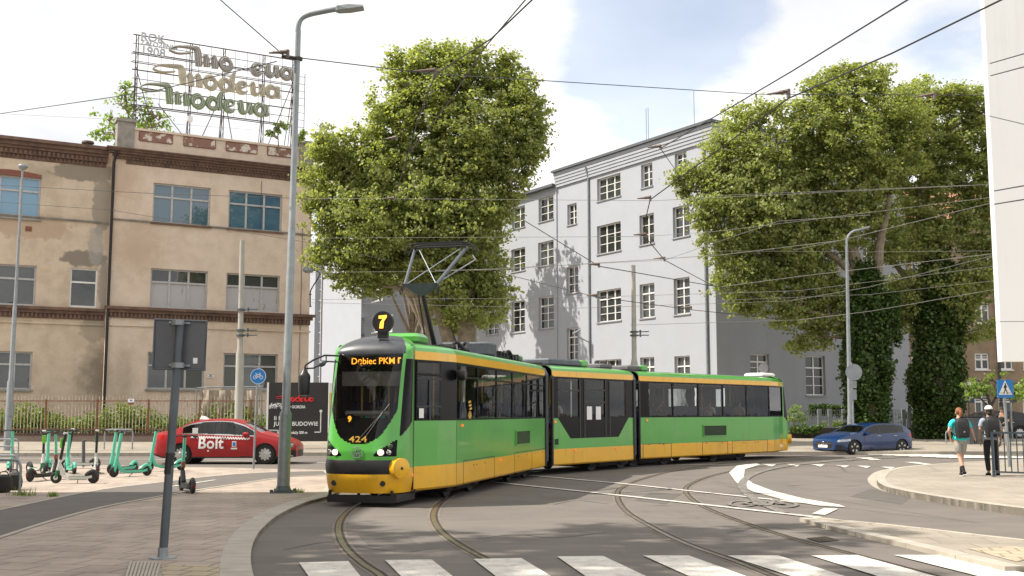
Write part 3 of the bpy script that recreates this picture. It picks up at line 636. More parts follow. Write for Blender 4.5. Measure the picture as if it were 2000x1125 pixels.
# wall sign
xa, za = f1.p(411, 734); t = thing('wall_sign', 'small white notice with red and black print on the beige wall', 'sign', f1.m @ Vector((xa,-.03,za)), f1.a)
b = MB(); b.box(-.16,.16,-.02,.0,-.11,.11); b.build('plate','white_sign',t); b = MB(); b.box(-.14,.14,-.026,-.021,.06,.085); b.build('red_line','brick_red',t)
b = MB(); b.box(-.06,.06,-.026,-.021,-.02,.03); b.box(-.12,.12,-.026,-.021,-.07,-.045); b.build('print','black',t)

# wall lamp on the corner
t = thing('wall_lamp', 'grey lamp on a curved arm fixed to the corner of the beige building', 'lamp', f1.m @ Vector((xR, .1, f1.z(604, 590))), 0)
W2 = mw(t).inverted(); P = [W2 @ at(x, y, 60.4) for x, y in ((606,600),(606,575),(608,565),(620,545),(625,535),(618,529),(607,527))]
b = MB(); b.tube(catmull(P,4), .035, 8); b.tube([W2 @ at(603,575,60.4), W2 @ at(609,575,60.4)], .02, 6); b.tube([W2 @ at(603,598,60.4), W2 @ at(609,598,60.4)], .02, 6); b.build('bracket', 'darkmetal', t, True)
c = W2 @ at(600, 527, 60.4); b = MB(); b.lathe([(.05,.36),(.16,.3),(.2,.1),(.17,-.1),(.08,-.22),(.01,-.26)], c, 'x', 16); b.build('lamp_head', 'galv', t, True)

# ------------------------------------------------------------------ ROOFTOP SIGN
fs = Fr(f1.m @ Vector((0, 1.3, 0)), (.872,.489))
TS = thing('rooftop_sign', 'rusty steel rooftop frame carrying three rows of script lettering', 'sign', fs.O, fs.a)
zb0 = zt+.05; xL_, zTop = fs.p(266, 68); xE = fs.x(573, 150); zL = fs.z(266, 232)
b = MB(); cols = [fs.x(x, 150) for x in (266, 372, 437, 515, 573)]
for i, x in enumerate(cols):
    for d in (-.06, .06): b.box(x+d-.02, x+d+.02, 0, .04, zb0, zTop)
    k = 14
    for j in range(k):
        za = zb0+(zTop-zb0)*j/k; zc = zb0+(zTop-zb0)*(j+1)/k; s_ = 1 if j%2 else -1
        b.tube([(x-.06*s_,.02,za),(x+.06*s_,.02,zc)], .01, 4)
b.build('post', 'steelrust', TS)
b = MB(); NR = 9
zb2 = fs.z(266, 205)
for j in range(NR):
    zz = zTop - (zTop-zb2)*j/(NR-1); th = .03 if j in (0,2,4,6,8) else .014
    b.box(xL_-.15, xE+.2, -.03, .0, zz-th, zz+th)
    if j in (2,3,8): b.box(xL_-.25, xE+.25, -.12, -.08, zz-.13, zz-.09)
b.build('rail', 'steelrust', TS)
b = MB(); n = 13
for j in range(n+1):
    x = xL_+(xE-xL_)*j/n; b.box(x-.009, x+.009, -.022, -.006, zb2, zTop)
b.build('grid_wire', 'steelrust', TS)
b = MB()
for (x, y0, x2, y2) in [(266,130,327,240),(435,165,477,262),(573,160,515,270),(440,170,380,250),(573,170,560,275)]:
    xa, za = fs.p(x, y0); xb, zb_ = fs.p(x2, y2); b.tube([(xa,.05,za),(xb,1.2,zb0)], .025, 5)
for x in cols:
    b.tube([(x,.02,zb2-.1),(x-.5,-1.0,zb0+.1)], .022, 5); b.tube([(x,.02,zb2+1.6),(x+.2,1.9,zb0)], .022, 5)
b.tube([(cols[0]+1,-.9,zb2),(cols[1]-.3,-1.0,zb0+.9)], .02, 5)
b.build('brace', 'steelrust', TS)
b = MB()   # ladder right
xa = fs.x(583, 200); xb = fs.x(598, 200); zla = fs.z(590, 140)
for x in (xa, xb): b.box(x-.015, x+.015, .3, .33, zb0, zla)
for j in range(14):
    zz = zb0+(zla-zb0)*(j+.5)/14; b.box(xa, xb, .305, .325, zz-.012, zz+.012)
b.build('ladder', 'steelrust', TS)
def stroke(mb, pts, ws, sc_, ox, oz, y0, th, sm=4):
    """brush stroke: pts (x,z) units, widths -> closed thick ribbon in x,z"""
    P = catmull([(p[0], p[1], w_) for p, w_ in zip(pts, ws)], sm); k = len(P); a = []; c = []
    for i, p in enumerate(P):
        t = (P[min(i+1,k-1)] - P[max(i-1,0)]); t = Vector((t.x, t.y)).normalized(); nn = Vector((-t.y, t.x)); q = Vector((p.x, p.y))
        a.append(q+nn*p.z/2); c.append(q-nn*p.z/2)
    for i in range(k-1):
        quad = [a[i], a[i+1], c[i+1], c[i]]; mb.prism([(ox+v.x*sc_, oz+v.y*sc_) for v in quad], y0, y0+th)
def arc(cx, cy, rx, ry, a0, a1, n=9): return [(cx+rx*math.cos(R(a0+(a1-a0)*i/n)), cy+ry*math.sin(R(a0+(a1-a0)*i/n))) for i in range(n+1)]
LET = {
 'M': [([(155,95),(120,86),(60,76),(8,86),(0,100),(40,124),(100,134),(170,136),(200,122),(210,60),(216,2)], [5,7,8,7,6,8,12,20,32,36,34]),
       ([(222,35),(240,75),(262,92),(270,60),(276,6)], [6,8,16,30,32]), ([(284,30),(300,75),(322,95),(332,60),(338,4)], [6,8,16,30,32])],
 'o': [(arc(418,47,38,42,60,420,14), [20,26,30,32,30,22,16,16,22,28,30,26,20,16,18])],
 'd': [(arc(530,45,36,40,50,410,12), [16,22,30,32,30,22,16,16,20,24,22,18,16]), ([(606,152),(590,140),(578,100),(574,50),(588,4)], [8,16,28,30,22])],
 'e': [([(630,40),(670,50),(688,72),(664,88),(636,72),(628,40),(644,10),(676,6),(700,24)], [8,10,14,16,26,32,26,16,6])],
 'u': [([(716,70),(738,92),(742,50),(752,14),(778,10),(800,40),(806,92)], [8,22,30,26,16,14,26]), ([(806,92),(812,40),(826,4)], [28,30,18])],
 'a': [(arc(890,45,36,40,50,410,12), [14,20,30,32,30,22,16,16,20,24,22,18,14]), ([(938,92),(934,50),(948,4)], [26,30,20])]}
def word(mb, sc_, ox, oz, y0, th, letters='Modeua', lift=0):
    for ch in letters:
        for pts, ws in LET[ch]: stroke(mb, pts, [w_*1.42 for w_ in ws], sc_, ox, oz, y0, th)
# rows: left tip (px) and baseline measured on the sign plane
unit = (fs.x(545, 185) - fs.x(298, 135)) / 960
M['neon'] = mat('neon_tube', (.50,.49,.45), .4)
for (mm, colr, tip, base, letters) in [('l1',(.27,.24,.22),(330,95),(384,132),'Moeua'), ('l2',(.52,.45,.31),(298,135),(350,168),'Modeua'), ('l3',(.17,.25,.12),(272,170),(326,205),'Modeua')]:
    M[mm] = mat('letter_paint_'+mm, colr, .6, var=.25, scale=3)
    ox = fs.x(*tip); oz = fs.z(*base); b = MB(); word(b, unit, ox, oz, -.36, .2, letters if letters[2] == 'd' else 'Mo'); lo_ = b.build('lettering', mm, TS)
    if letters[2] != 'd': b = MB(); word(b, unit, ox, oz, -.36, .2, 'eua'); b.build('lettering', mm, TS)
    for part_ in (([letters] if letters[2] == 'd' else ['Mo','eua'])):
        b = MB()
        for ch in part_:
            for pts, ws in LET[ch]:
                for off in (-.22, .22):
                    P = catmull([(p[0],p[1],w_) for p,w_ in zip(pts,ws)], 3); k = len(P); q = []
                    for i,p in enumerate(P):
                        t = (P[min(i+1,k-1)]-P[max(i-1,0)]); t = Vector((t.x,t.y)).normalized(); q.append((ox+(p.x-t.y*p.z*off)*unit, -.39, oz+(p.y+t.x*p.z*off)*unit))
                    b.tube(q, .018, 4)
        b.build('neon_tube', 'neon', lo_)
    b = MB()
    for (x, z_) in ((60,80),(210,100),(210,20),(335,50),(420,10),(570,60),(660,10),(800,50),(940,50)): b.box(ox+x*unit-.015, ox+x*unit+.015, -.17, -.02, oz+z_*unit-.015, oz+z_*unit+.015)
    b.build('spacer', 'steelrust', lo_)
M['alu_letter'] = mat('alu_letter', (.42,.43,.46), .5, var=.1)
b = MB()
b = None
for txt, x, y, sz in (('ROK',273,73,.62),('ZAŁOŻENIA',273,85,.36),('1908',273,100,.66)):
    b = MB(); xa, za = fs.p(x, y); add_text(b, txt, xa, -.2, za, sz, .04, .008, 'LEFT', space=1.0); b.build('lettering', 'alu_letter', TS)
b = MB(); xa, za = fs.p(369, 234); b.box(xa-.14, xa+.14, -.3, -.1, za-.14, za+.14); b.build('junction_box', 'white', TS)

# ------------------------------------------------------------------ BUILDING 2 : pale apartment block
C2 = at(1398, 600, 62)
f2 = Fr((C2.x, C2.y, 0), (.532, -.846)); f2s = Fr((C2.x, C2.y, 0), (.846, .532))
T2 = thing('apartment_block', 'large pale blue-grey rendered apartment block behind the tram with white windows', 'building', f2.O, f2.a)
S2 = f2.inv @ f2s.m
def z7(p): return (940+p[0]/2.0096, 200+p[1]/2.0096)
ztop = f2.z(1395, 240); xA = f2.x(1088, 500); xEnd = f2.x(900, 600); xpipe = f2.x(1152, 500)
wl = [((455,390),(546,275),3,0),((628,338),(671,234),2,0),((760,268),(805,190),2,0),((455,598),(547,465),3,0),((622,562),(677,432),2,0),((753,534),(816,398),2,0),
      ((455,865),(548,727),3,1),((623,849),(679,707),2,1),((757,835),(817,683),2,1),((455,1150),(550,1006),3,1),((625,1140),(679,998),2,1),((760,1140),(818,993),2,1),
      ((338,484),(374,393),2,0),((335,752),(380,639),2,0),((336,1014),(379,883),2,1)]
wr = [((225,472),(283,363),2,0),((120,500),(171,402),2,0),((223,646),(284,538),2,0),((118,668),(172,566),2,0),((225,891),(284,757),2,1),((118,905),(171,775),2,1),
      ((18,915),(68,815),2,1),((22,690),(70,600),2,0),((22,515),(68,425),2,0),((225,1120),(284,1010),2,1),((118,1120),(172,1010),2,1)]
def mkrects(lst): return [(rc_(f2, z7(a), z7(c)), n, k) for a, c, n, k in lst]
A_ = mkrects(wl); B_ = mkrects(wr)
b = MB(); wall_holes(b, xA, 0, -.5, ztop, [r for r,_,_ in A_], rev=.3); wall_holes(b, xEnd, xA, -.5, ztop-.9, [r for r,_,_ in B_], rev=.3)
b.add([(xA,0,ztop-.9),(xA,8,ztop-.9),(xA,8,ztop),(xA,0,ztop)], [(0,1,2,3)])
b.add([(xEnd,0,-1),(xEnd,12,-1),(xEnd,12,ztop-.9),(xEnd,0,ztop-.9)], [(0,1,2,3)])
b.build('wall', 'wall2', T2)
for r, n, k in A_+B_:
    H = r[3]-r[2]
    if k: window(T2, None, r, .22, n, [.72], 'winwhite', 'glass_2', fw=.07, muntins=[(2,0)], sill='wall2_sill')
    else: window(T2, None, r, .22, n, [], 'winwhite', 'glass_2', fw=.07, muntins=[(3 if H > 1.9 else 2,0)], sill='wall2_sill')
sideL = 16.6
xs1 = f2s.p(1466, 742); xs2 = f2s.p(1502, 692); xs3 = f2s.p(1575, 772); xs4 = f2s.p(1611, 696)
srects = [(xs1[0], xs2[0], xs1[1], xs2[1]), (xs3[0], xs4[0], xs3[1], xs4[1])]
srects += [(xs3[0], xs4[0], a, a+1.9) for a in (6.6, 10.2)] + [(12.5, 13.6, a, a+1.9) for a in (2.0, 6.6, 10.2)]
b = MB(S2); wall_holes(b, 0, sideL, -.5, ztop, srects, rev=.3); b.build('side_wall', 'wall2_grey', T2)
for r in srects: window(T2, S2, r, .22, 2, [.7], 'winwhite', 'glass_2', fw=.07, muntins=[(2,0)], sill='wall2_sill')
b = MB(); b.box(xA-.1, .35, -.45, 14, ztop, ztop+.14); b.box(xA-.1, .2, -.3, 14, ztop+.14, ztop+.22); b.box(xEnd, xA, -.4, 12, ztop-.9, ztop-.72); b.build('roof', 'roof2', T2)
b = MB()
for j in range(5):
    o_ = .34-.06*j; zz = ztop-.02-.2*j; o_ = .30-.045*j; b.box(xA, o_, -o_, -.0, zz-.19, zz); b.box(0, o_, 0, 14, zz-.19, zz)
b.build('cornice', 'wall2', T2)
for j in range(4):
    pass
b = MB(); b.tube([(xpipe,-.08,-.2),(xpipe,-.08,ztop-1.0),(xpipe,-.3,ztop-.3)], .07, 10); b.build('downpipe','galv',T2,True)
xq = f2.x(1382, 600); b = MB(); b.tube([(xq,-.09,-.2),(xq,-.09,ztop-1.0)], .08, 10); b.build('downpipe','galv',T2,True)
b = MB(); b.box(xA-.06, xA+.06, -.08, .01, -.4, ztop-.95); b.build('corner_strip','wall2',T2)
xc = f2.x(1180, 300, 3); b = MB(); b.box(xc-.9, xc+.5, 2.2, 3.2, ztop, ztop+1.0); b.box(xc-1, xc+.6, 2.1, 3.3, ztop+1.0, ztop+1.12); b.build('chimney', 'wall2', T2)
for px_ in (1262, 1266, 1356):
    xx = f2.x(px_, 230, 2); b = MB(); b.tube([(xx,2,ztop+.1),(xx,2,ztop+3.2)], .015, 5); b.build('aerial', 'darkmetal', T2)
# facade lamp
xa, za = f2.p(1155, 670); t = thing('facade_lamp', 'small grey lamp on a slanting arm fixed to the pale facade', 'lamp', f2.m @ Vector((xa,-.1,za)), f2.a)
b = MB(); b.tube([(0,0,0),(-.4,-.75,.45)], .035, 8); b.build('arm','galv',t,True); b = MB(); b.M = Matrix.Translation((-.5,-.95,.62)) @ Matrix.Rotation(R(60),4,'Z') @ Matrix.Rotation(R(-28),4,'Y'); b.bbox(-.1,.5,-.12,.12,-.05,.06,.03); b.build('lamp_head','galv',t)
# ---- distant wing of the block
T3 = thing('apartment_wing', 'far pale stepped apartment wing between the beige building and the left tree', 'building', (-9.2, 92, 0), math.atan2(-.846,.532))
I3 = mw(T3).inverted()
def blk(corner, lit_len, side_len, h, wins, name='wall'):
    f = Fr((corner[0],corner[1],0), (.532,-.846)); Mx = I3 @ f.m; S = I3 @ Fr((corner[0],corner[1],0),(.846,.532)).m
    rr = []
    for (x0,y0,x1,y1) in wins: rr.append(rc_(f,(x0,y1),(x1,y0)))
    b = MB(Mx); wall_holes(b, -lit_len, 0, -.5, h, rr, rev=.3); b.box(-lit_len-.2,.25,-.25,8,h,h+.25); b.build(name,'wall2',T3)
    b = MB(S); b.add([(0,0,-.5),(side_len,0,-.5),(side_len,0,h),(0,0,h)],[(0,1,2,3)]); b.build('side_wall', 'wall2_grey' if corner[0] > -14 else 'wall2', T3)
    for r in rr: window(T3, Mx, r, .22, 2, [.7], 'winwhite','glass_2',fw=.09, muntins=[(2,0)], sill='wall2_sill')
    return f
blk((-12.65,92), 8.4, 12, 15.5, [(727,553,743,590),(754,545,763,567),(755,614,762,650),(727,614,743,650),(727,480,743,520)])
blk((-15.3,98.1), 4.1, 3, 16.6, [(649,567,660,600),(648,642,658,687),(648,728,656,747),(650,500,660,530)])
fq = blk((-18.2,101.2), 12, 3, 16.8, [])
f = Fr((-17.2,100.4,0),(.532,-.846))
b = MB(I3 @ f.m); 
for zz in range(1,15): b.box(-2.4,-.7,-.05,-.02,zz,zz+.04)
for x in (-2.4,-.7): b.box(x-.03,x+.03,-.06,-.01,.5,14.5)
b.build('fire_ladder','winwhite',T3)

# ------------------------------------------------------------------ BUILDING 3 : brown tenement on the right
f3 = Fr((at(1768,700,76).x, 76, .4), (1, .02))
T4 = thing('tenement_building', 'brown rendered tenement with white windows and orange tiled roof behind the ivy trees', 'building', f3.O, f3.a)
h3 = f3.z(1790, 430); wins3 = []
for cx in (1794, 1846, 1918, 1964, 2012, 2060):
    for (yt, yb) in ((690,722),(590,632),(500,540),(768,812)):
        wins3.append(rc_(f3,(cx-13,yb),(cx+13,yt)))
b = MB(); wall_holes(b, 0, 16, -.5, h3, wins3, rev=.2); b.add([(0,0,-1),(0,12,-1),(0,12,h3),(0,0,h3)],[(0,1,2,3)]); b.build('wall','brown_wall',T4)
for r in wins3:
    window(T4, None, r, .12, 2, [.62], 'winwhite','glass_2',fw=.1, muntins=[(2,1)], sill='winwhite')
b = MB()
for z_ in (f3.z(1900,752), f3.z(1900,660)+.2): b.box(-.1,16,-.16,.01,z_-.12,z_+.12)
b.build('string_course','brown_corn',T4)
b = MB(); b.add([(-.4,-.5,h3),(16,-.5,h3),(16,5,h3+3.4),(-.4,5,h3+3.4)],[(0,1,2,3)]); b.box(-.4,16,-.5,.0,h3-.2,h3-.01); b.build('roof','roof_tile',T4)
b = MB(); b.tube([(f3.x(1953,750),-.1,0),(f3.x(1953,750),-.1,h3)], .08, 8); b.build('downpipe','darkmetal',T4)

# ------------------------------------------------------------------ unseen house added off-frame on the left to shade the foreground
fo_ = Fr((-16.5, -6, 0), (0, 1)); T5 = thing('tenement_building', 'unseen beige tenement added left of the view to shade the near pavement', 'building', (-16.5, -6, 0), R(90))
wr_ = [(2+4*i, 3.2+4*i, 1+3.4*j, 2.8+3.4*j) for i in range(7) for j in range(4)]
b = MB(); wall_holes(b, 0, 28.6, 0, 16.6, wr_, rev=.25)
b.add([(0,0,0),(0,9,0),(0,9,16.6),(0,0,16.6)],[(0,3,2,1)]); b.add([(0,0,16.6),(28.6,0,16.6),(28.6,9,16.6),(0,9,16.6)],[(0,1,2,3)]); b.add([(28.6,0,0),(28.6,9,0),(28.6,9,16.6),(28.6,0,16.6)],[(0,1,2,3)]); b.add([(0,9,0),(28.6,9,0),(28.6,9,16.6),(0,9,16.6)],[(3,2,1,0)]); b.build('wall','brown_wall',T5)
for r in wr_: window(T5, None, r, .15, 2, [.7], 'winwhite','glass_2',fw=.08, sill='winwhite')
# ------------------------------------------------------------------ WHITE BOARD at the right edge
fb = Fr(at(1957,706,25), (1,-.04)); fb = Fr((fb.O.x, fb.O.y, 0), (1,-.12))
xb0, zb0_ = fb.p(1957, 706)
TB = thing('advertising_board', 'huge blank white panel standing at the right edge above the pavement', 'billboard', (fb.O.x, fb.O.y, 0), fb.a)
zs_ = fb.z(1957, 628)
b = MB(); b.box(0, 9, 0, .3, zs_+.006, 16); b.box(0, 9, 0, .3, zb0_, zs_-.006); b.build('panel','white_board',TB)
b = MB(); b.box(.03, 8.97, .03, .27, zs_-.0059, zs_+.0059); b.build('seam','darkmetal',TB)
b = MB(); b.box(5.0,5.4,.35,.75,0,14); b.build('post','galv_dark',TB)
# ------------------------------------------------------------------ TRAM
HW = 1.175; NW = .785; TL = 1.45
s1 = Fr((-1.108, 22.06, 0), (.2448, .9696)); s1 = Fr(s1.O + s1.I*HW, (.2448, .9696)); L1 = 8.2
a2 = Vector((1.106, 30.5, 0)); e2 = Vector((3.754, 34.2, 0)); s2 = Fr(a2, e2-a2); s2 = Fr(a2 + s2.I*HW, e2-a2); L2 = (e2-a2).length
a3 = Vector((4.02, 35.0, 0)); e3 = Vector((10.5, 42.1, 0)); s3 = Fr(a3, e3-a3); s3 = Fr(a3 + s3.I*HW, e3-a3); L3 = 8.45
TR = thing('tram', 'green and yellow articulated tram with black window band on line 7 turning through the junction', 'tram', s1.O, s1.a)
TI = mw(TR).inverted(); X1 = TI @ s1.m; X2 = TI @ s2.m; X3 = TI @ s3.m
M['seam'] = mat('panel_seam', (.05,.06,.03), .6)
M['grille'] = mat('grille_green', (.035,.09,.03), .6)
M['seat'] = mat('seat_blue', (.02,.04,.16), .7); M['floor_in'] = mat('tram_floor', (.07,.07,.075), .8); M['ceil_in'] = mat('tram_ceiling', (.5,.5,.48), .6)
M['bandblack'] = mat('band_black', (.006,.006,.007), .25, spec=.12)
ZW0, ZW1 = 1.55, 2.70
def shell(Mx, st, name='body'):
    """st = [(x, half-width)]; sides with an open window band"""
    b = MB(Mx)
    def prof(h): return [(h-.04,.25),(h,.29),(h,.70),(h,1.2),(h,ZW0),(h,ZW1),(h-.015,2.86),(h-.06,2.93),(h-.14,2.98),(h-.34,3.02),(h-.55,3.05),(0,3.09)]
    mi = [1,1,0,0,None,1,0,0,0,2,2]
    for i in range(len(st)-1):
        (xa,ha),(xb,hb) = st[i], st[i+1]; A, B_ = prof(ha), prof(hb)
        for k in range(len(A)-1):
            if mi[k] is None: continue
            for sgn in (-1,1):
                q = [(xa,sgn*A[k][0],A[k][1]),(xb,sgn*B_[k][0],B_[k][1]),(xb,sgn*B_[k+1][0],B_[k+1][1]),(xa,sgn*A[k+1][0],A[k+1][1])]
                b.add(q if sgn < 0 else q[::-1], [(0,1,2,3)], mi[k])
    o = b.build(name, ['green','yellow','roofgrey'], TR, True)
    b = MB(Mx)
    for i in range(len(st)-1):
        (xa,ha),(xb,hb) = st[i], st[i+1]
        b.add([(xa,-ha+.06,.88),(xb,-hb+.06,.88),(xb,hb-.06,.88),(xa,ha-.06,.88)], [(0,1,2,3)], 0)
        b.add([(xa,-ha+.05,2.72),(xb,-hb+.05,2.72),(xb,hb-.05,2.72),(xa,ha-.05,2.72)], [(3,2,1,0)], 1)
        for sg in (-1,1): b.add([(xa,sg*(ha-.05),.42),(xb,sg*(hb-.05),.42),(xb,sg*(hb-.05),ZW0),(xa,sg*(ha-.05),ZW0)], [(0,1,2,3)], 0)
    b.build('interior', ['floor_in','ceil_in'], TR)
    return o
def hwat(st, x):
    for (xa,ha),(xb,hb) in zip(st, st[1:]):
        if xa-1e-6 <= x <= xb+1e-6: return ha+(hb-ha)*(x-xa)/(xb-xa)
    return st[-1][1]
def panes(Mx, st, divs, blanks=(), trz=2.42, z0=ZW0, z1=ZW1, both=True, tr=True):
    """window band: pillars and transom as one frame, each pane its own part"""
    for sg in ((-1,1) if both else (-1,)):
        fr = MB(Mx)
        def bar(xa, xb, za, zb, ins=0, outp=.004):
            ya, yb = hwat(st,xa), hwat(st,xb)
            fr.add([(xa,sg*(ya+outp),za),(xb,sg*(yb+outp),za),(xb,sg*(yb+outp),zb),(xa,sg*(ya+outp),zb),(xa,sg*(ya-.05),za),(xb,sg*(yb-.05),za),(xb,sg*(yb-.05),zb),(xa,sg*(ya-.05),zb)],
                   [(0,1,2,3),(4,7,6,5),(0,4,5,1),(2,6,7,3),(0,3,7,4),(1,5,6,2)])
        xs = [d for d in divs]
        for i in range(len(xs)-1):
            a, c = xs[i], xs[i+1]
            if i in blanks:
                bar(a, c, z0, z1); continue
            bar(a, c, z0, z0+.035); bar(a, c, z1-.05, z1)
            if tr: bar(a+.035, c-.035, trz-.02, trz+.02)
            bar(a, a+.035, z0+.035, z1-.05); bar(c-.035, c, z0+.035, z1-.05)
            ya, yc = hwat(st,a), hwat(st,c); p = MB(Mx)
            p.add([(a+.035,sg*(ya-.01),z0+.03),(c-.035,sg*(yc-.01),z0+.03),(c-.035,sg*(yc-.01),z1-.04),(a+.035,sg*(ya-.01),z1-.04)], [(0,1,2,3) if sg<0 else (3,2,1,0)])
            p.build('window', 'glass_tram', TR)
        fr.build('window_frame', 'bandblack', TR)
def taperx(px): # x on the tapered cab side of section 1
    q0 = s1.m @ Vector((0,-HW,0)); q1 = s1.m @ Vector((-TL,-NW,0)); f = Fr(q1, q0-q1); return -TL + f.x(px, 760)*(TL/(q0-q1).length)
P1 = lambda x, y: s1.p(x, y, -HW)
P2 = lambda x, y: s2.p(x, y, -HW)
P3 = lambda x, y: s3.p(x, y, -HW)
st1 = [(-TL,NW),(-TL*.5,(NW+HW)/2+.04),(0,HW),(L1,HW)]
shell(X1, st1)
d1 = [-TL+.07, taperx(858), 0.0] + [P1(x,780)[0] for x in (933,970,1001,1029)] + [L1-.04]
panes(X1, st1, d1, blanks=(1,))
st2 = [(0,HW),(L2,HW)]; shell(X2, st2)
d2 = [.02, P2(1088,760)[0], P2(1132,760)[0], P2(1141,760)[0], P2(1182,760)[0], P2(1190,760)[0], P2(1222,760)[0], L2-.02]
panes(X2, st2, d2, blanks=(0,2,4,6), tr=False)
st3 = [(0,HW),(L3,HW),(L3+TL*.5,(NW+HW)/2+.04),(L3+TL,NW)]; shell(X3, st3)
d3 = [.02] + [P3(x,780)[0] for x in (1266,1314,1364,1412,1458,1502)] + [L3+TL-.12]
panes(X3, st3, d3, blanks=(0,), tr=False)
# polygon low window of the middle section
pts = [P2(1040+x/3.516, 640+y/3.516) for x, y in ((175,610),(262,745),(590,735),(660,610))]
b = MB(X2); b.prism([(pts[0][0],ZW0+.005),(pts[1][0],.98),(pts[2][0],.98),(pts[3][0],ZW0+.005)], -HW-.006, -HW+.01); b.build('low_window', 'bandblack', TR)
b = MB(X2); 
for xx in (d2[2], d2[3], d2[4], d2[5]): b.box(xx-.03, xx+.03, -HW-.016, -HW-.007, 1.0, ZW1-.05)
b.box(d2[3], d2[4], -HW-.016, -HW-.007, 2.33, 2.38); b.box(d2[3],d2[4],-HW-.016,-HW-.007,1.98,2.02); b.box(d2[1],d2[2],-HW-.016,-HW-.007,2.3,2.35)
b.build('window_frame', 'darkmetal', TR)
b = MB(X2)
for xx in (d2[3]+.12, d2[3]+.62): b = MB(X2); b.box(xx, xx+.28, -HW-.012, -HW-.0075, 1.5, 1.88); b.build('notice', 'white', TR)
# cab side window bars, notice
def tap_y(x): return -hwat(st1, x)
b = MB(X1); xa, xb = d1[0], d1[1]
for za in (1.80, 2.33):
    b.add([(xa,tap_y(xa)-.012,za),(xb,tap_y(xb)-.012,za),(xb,tap_y(xb)-.012,za+.035),(xa,tap_y(xa)-.012,za+.035)], [(0,1,2,3)])
xm = (xa+xb)/2; b.add([(xm,tap_y(xm)-.012,1.55),(xm+.04,tap_y(xm+.04)-.012,1.55),(xm+.04,tap_y(xm+.04)-.012,2.33),(xm,tap_y(xm)-.012,2.33)], [(0,1,2,3)])
b.build('window_frame','darkmetal',TR)
b = MB(X1); b.add([(xa+.06,tap_y(xa+.06)-.02,1.6),(xa+.2,tap_y(xa+.2)-.02,1.6),(xa+.2,tap_y(xa+.2)-.02,1.78),(xa+.06,tap_y(xa+.06)-.02,1.78)], [(0,1,2,3)]); b.build('notice','white',TR)
# seams and hatches on the skirts
b = MB(X1)
def seamv(xx, z0, z1, t=.010, y=None): b.box(xx-t, xx+t, (-HW if y is None else y)-.003, -HW+.01 if y is None else y+.01, z0, z1)
for px_ in (905, 966, 1005, 1039): b = MB(X1); seamv(P1(px_,900)[0], .27, .72); b.build('panel_seam','seam',TR)
b = MB(X1)
xx0, xx1 = P1(905,900)[0], P1(966,900)[0]; b.box(xx0, xx1, -HW-.003, -HW+.01, .725, .74); b.box(P1(1005,900)[0], L1-.02, -HW-.003, -HW+.01, .735, .75)
b.build('panel_seam','seam',TR); b = MB(X1); seamv(0.02, .3, 1.53, .006); b.build('panel_seam','seam',TR); b = MB(X1)
b.add([(-TL-.012,-NW-.006,.27),(-TL+.012,-NW-.006,.27),(-TL+.012,-NW-.012,2.95),(-TL-.012,-NW-.012,2.95)],[(0,1,2,3)])
b.build('panel_seam','seam',TR)
b = MB(X3)
for px_ in (1256,1311,1372,1421,1430,1499): b = MB(X3); seamv(P3(px_,870)[0], .27, .72, .013); b.build('panel_seam','seam',TR)
b = MB(X3)
b.box(P3(1256,870)[0], P3(1311,870)[0], -HW-.003,-HW+.01,.70,.715); b.box(P3(1372,870)[0],P3(1421,870)[0],-HW-.003,-HW+.01,.70,.715); b.box(P3(1430,870)[0],P3(1499,870)[0],-HW-.003,-HW+.01,.70,.715)
b.build('panel_seam','seam',TR)
def grille(Mx, P, x0, y0, x1, y1, m='grille'):
    (xa, za), (xb, zb) = P(x0,y1), P(x1,y0); b = MB(Mx); b.box(xa,xb,-HW-.02,-HW+.01,za,zb,0)
    n = 12
    for i in range(n): zz = za+(zb-za)*(i+.3)/n; b.box(xa+.02,xb-.02,-HW-.03,-HW-.0205,zz,zz+(zb-za)/n*.4,1)
    for q in ((xa-.03,xa,za-.03,zb+.03),(xb,xb+.03,za-.03,zb+.03),(xa,xb,za-.03,za),(xa,xb,zb,zb+.03)): b.box(q[0],q[1],-HW-.035,-HW+.01,q[2],q[3],2)
    b.build('grille',['bandblack',m,'green'],TR)
grille(X1,P1,1007,841,1033,868); grille(X3,P3,1374,831,1417,851); grille(X2,P2,1081,857,1089,869)
for Mx, P, lst in ((X1,P1,[(902,831),(977,899)]),(X2,P2,[(1084,824),(1123,880),(1202,876)]),(X3,P3,[(1263,821),(1336,869),(1425,867),(1503,865),(1252,871)])):
    for q in lst: xx, zz = P(*q); b = MB(Mx); b.bbox(xx-.045,xx+.045,-HW-.03,-HW+.01,zz-.03,zz+.03,.008); b.build('side_marker','orange_lens',TR)
b = MB(X1); xx = -TL+.0; b.bbox(-TL-.1,-TL-.02,-NW-.015,-NW+.015,.52,.58,.008); b.build('side_marker','orange_lens',TR)
b = MB(X1)
for q in ((925,908),(931,907),(947,904),(1012,891),(1029,888),(1045,885),(1050,884),(1060,882)): xx,zz = P1(*q); b.box(xx-.02,xx+.02,-HW-.006,-HW,zz-.012,zz+.012)
b.build('latch','black',TR)
b = MB(X3)
for q in ((1268,868),(1288,867),(1296,868),(1380,866),(1411,865),(1453,865),(1475,864),(1481,863)): xx,zz = P3(*q); b.box(xx-.03,xx+.03,-HW-.006,-HW,zz-.015,zz+.015)
b.build('latch','black',TR)
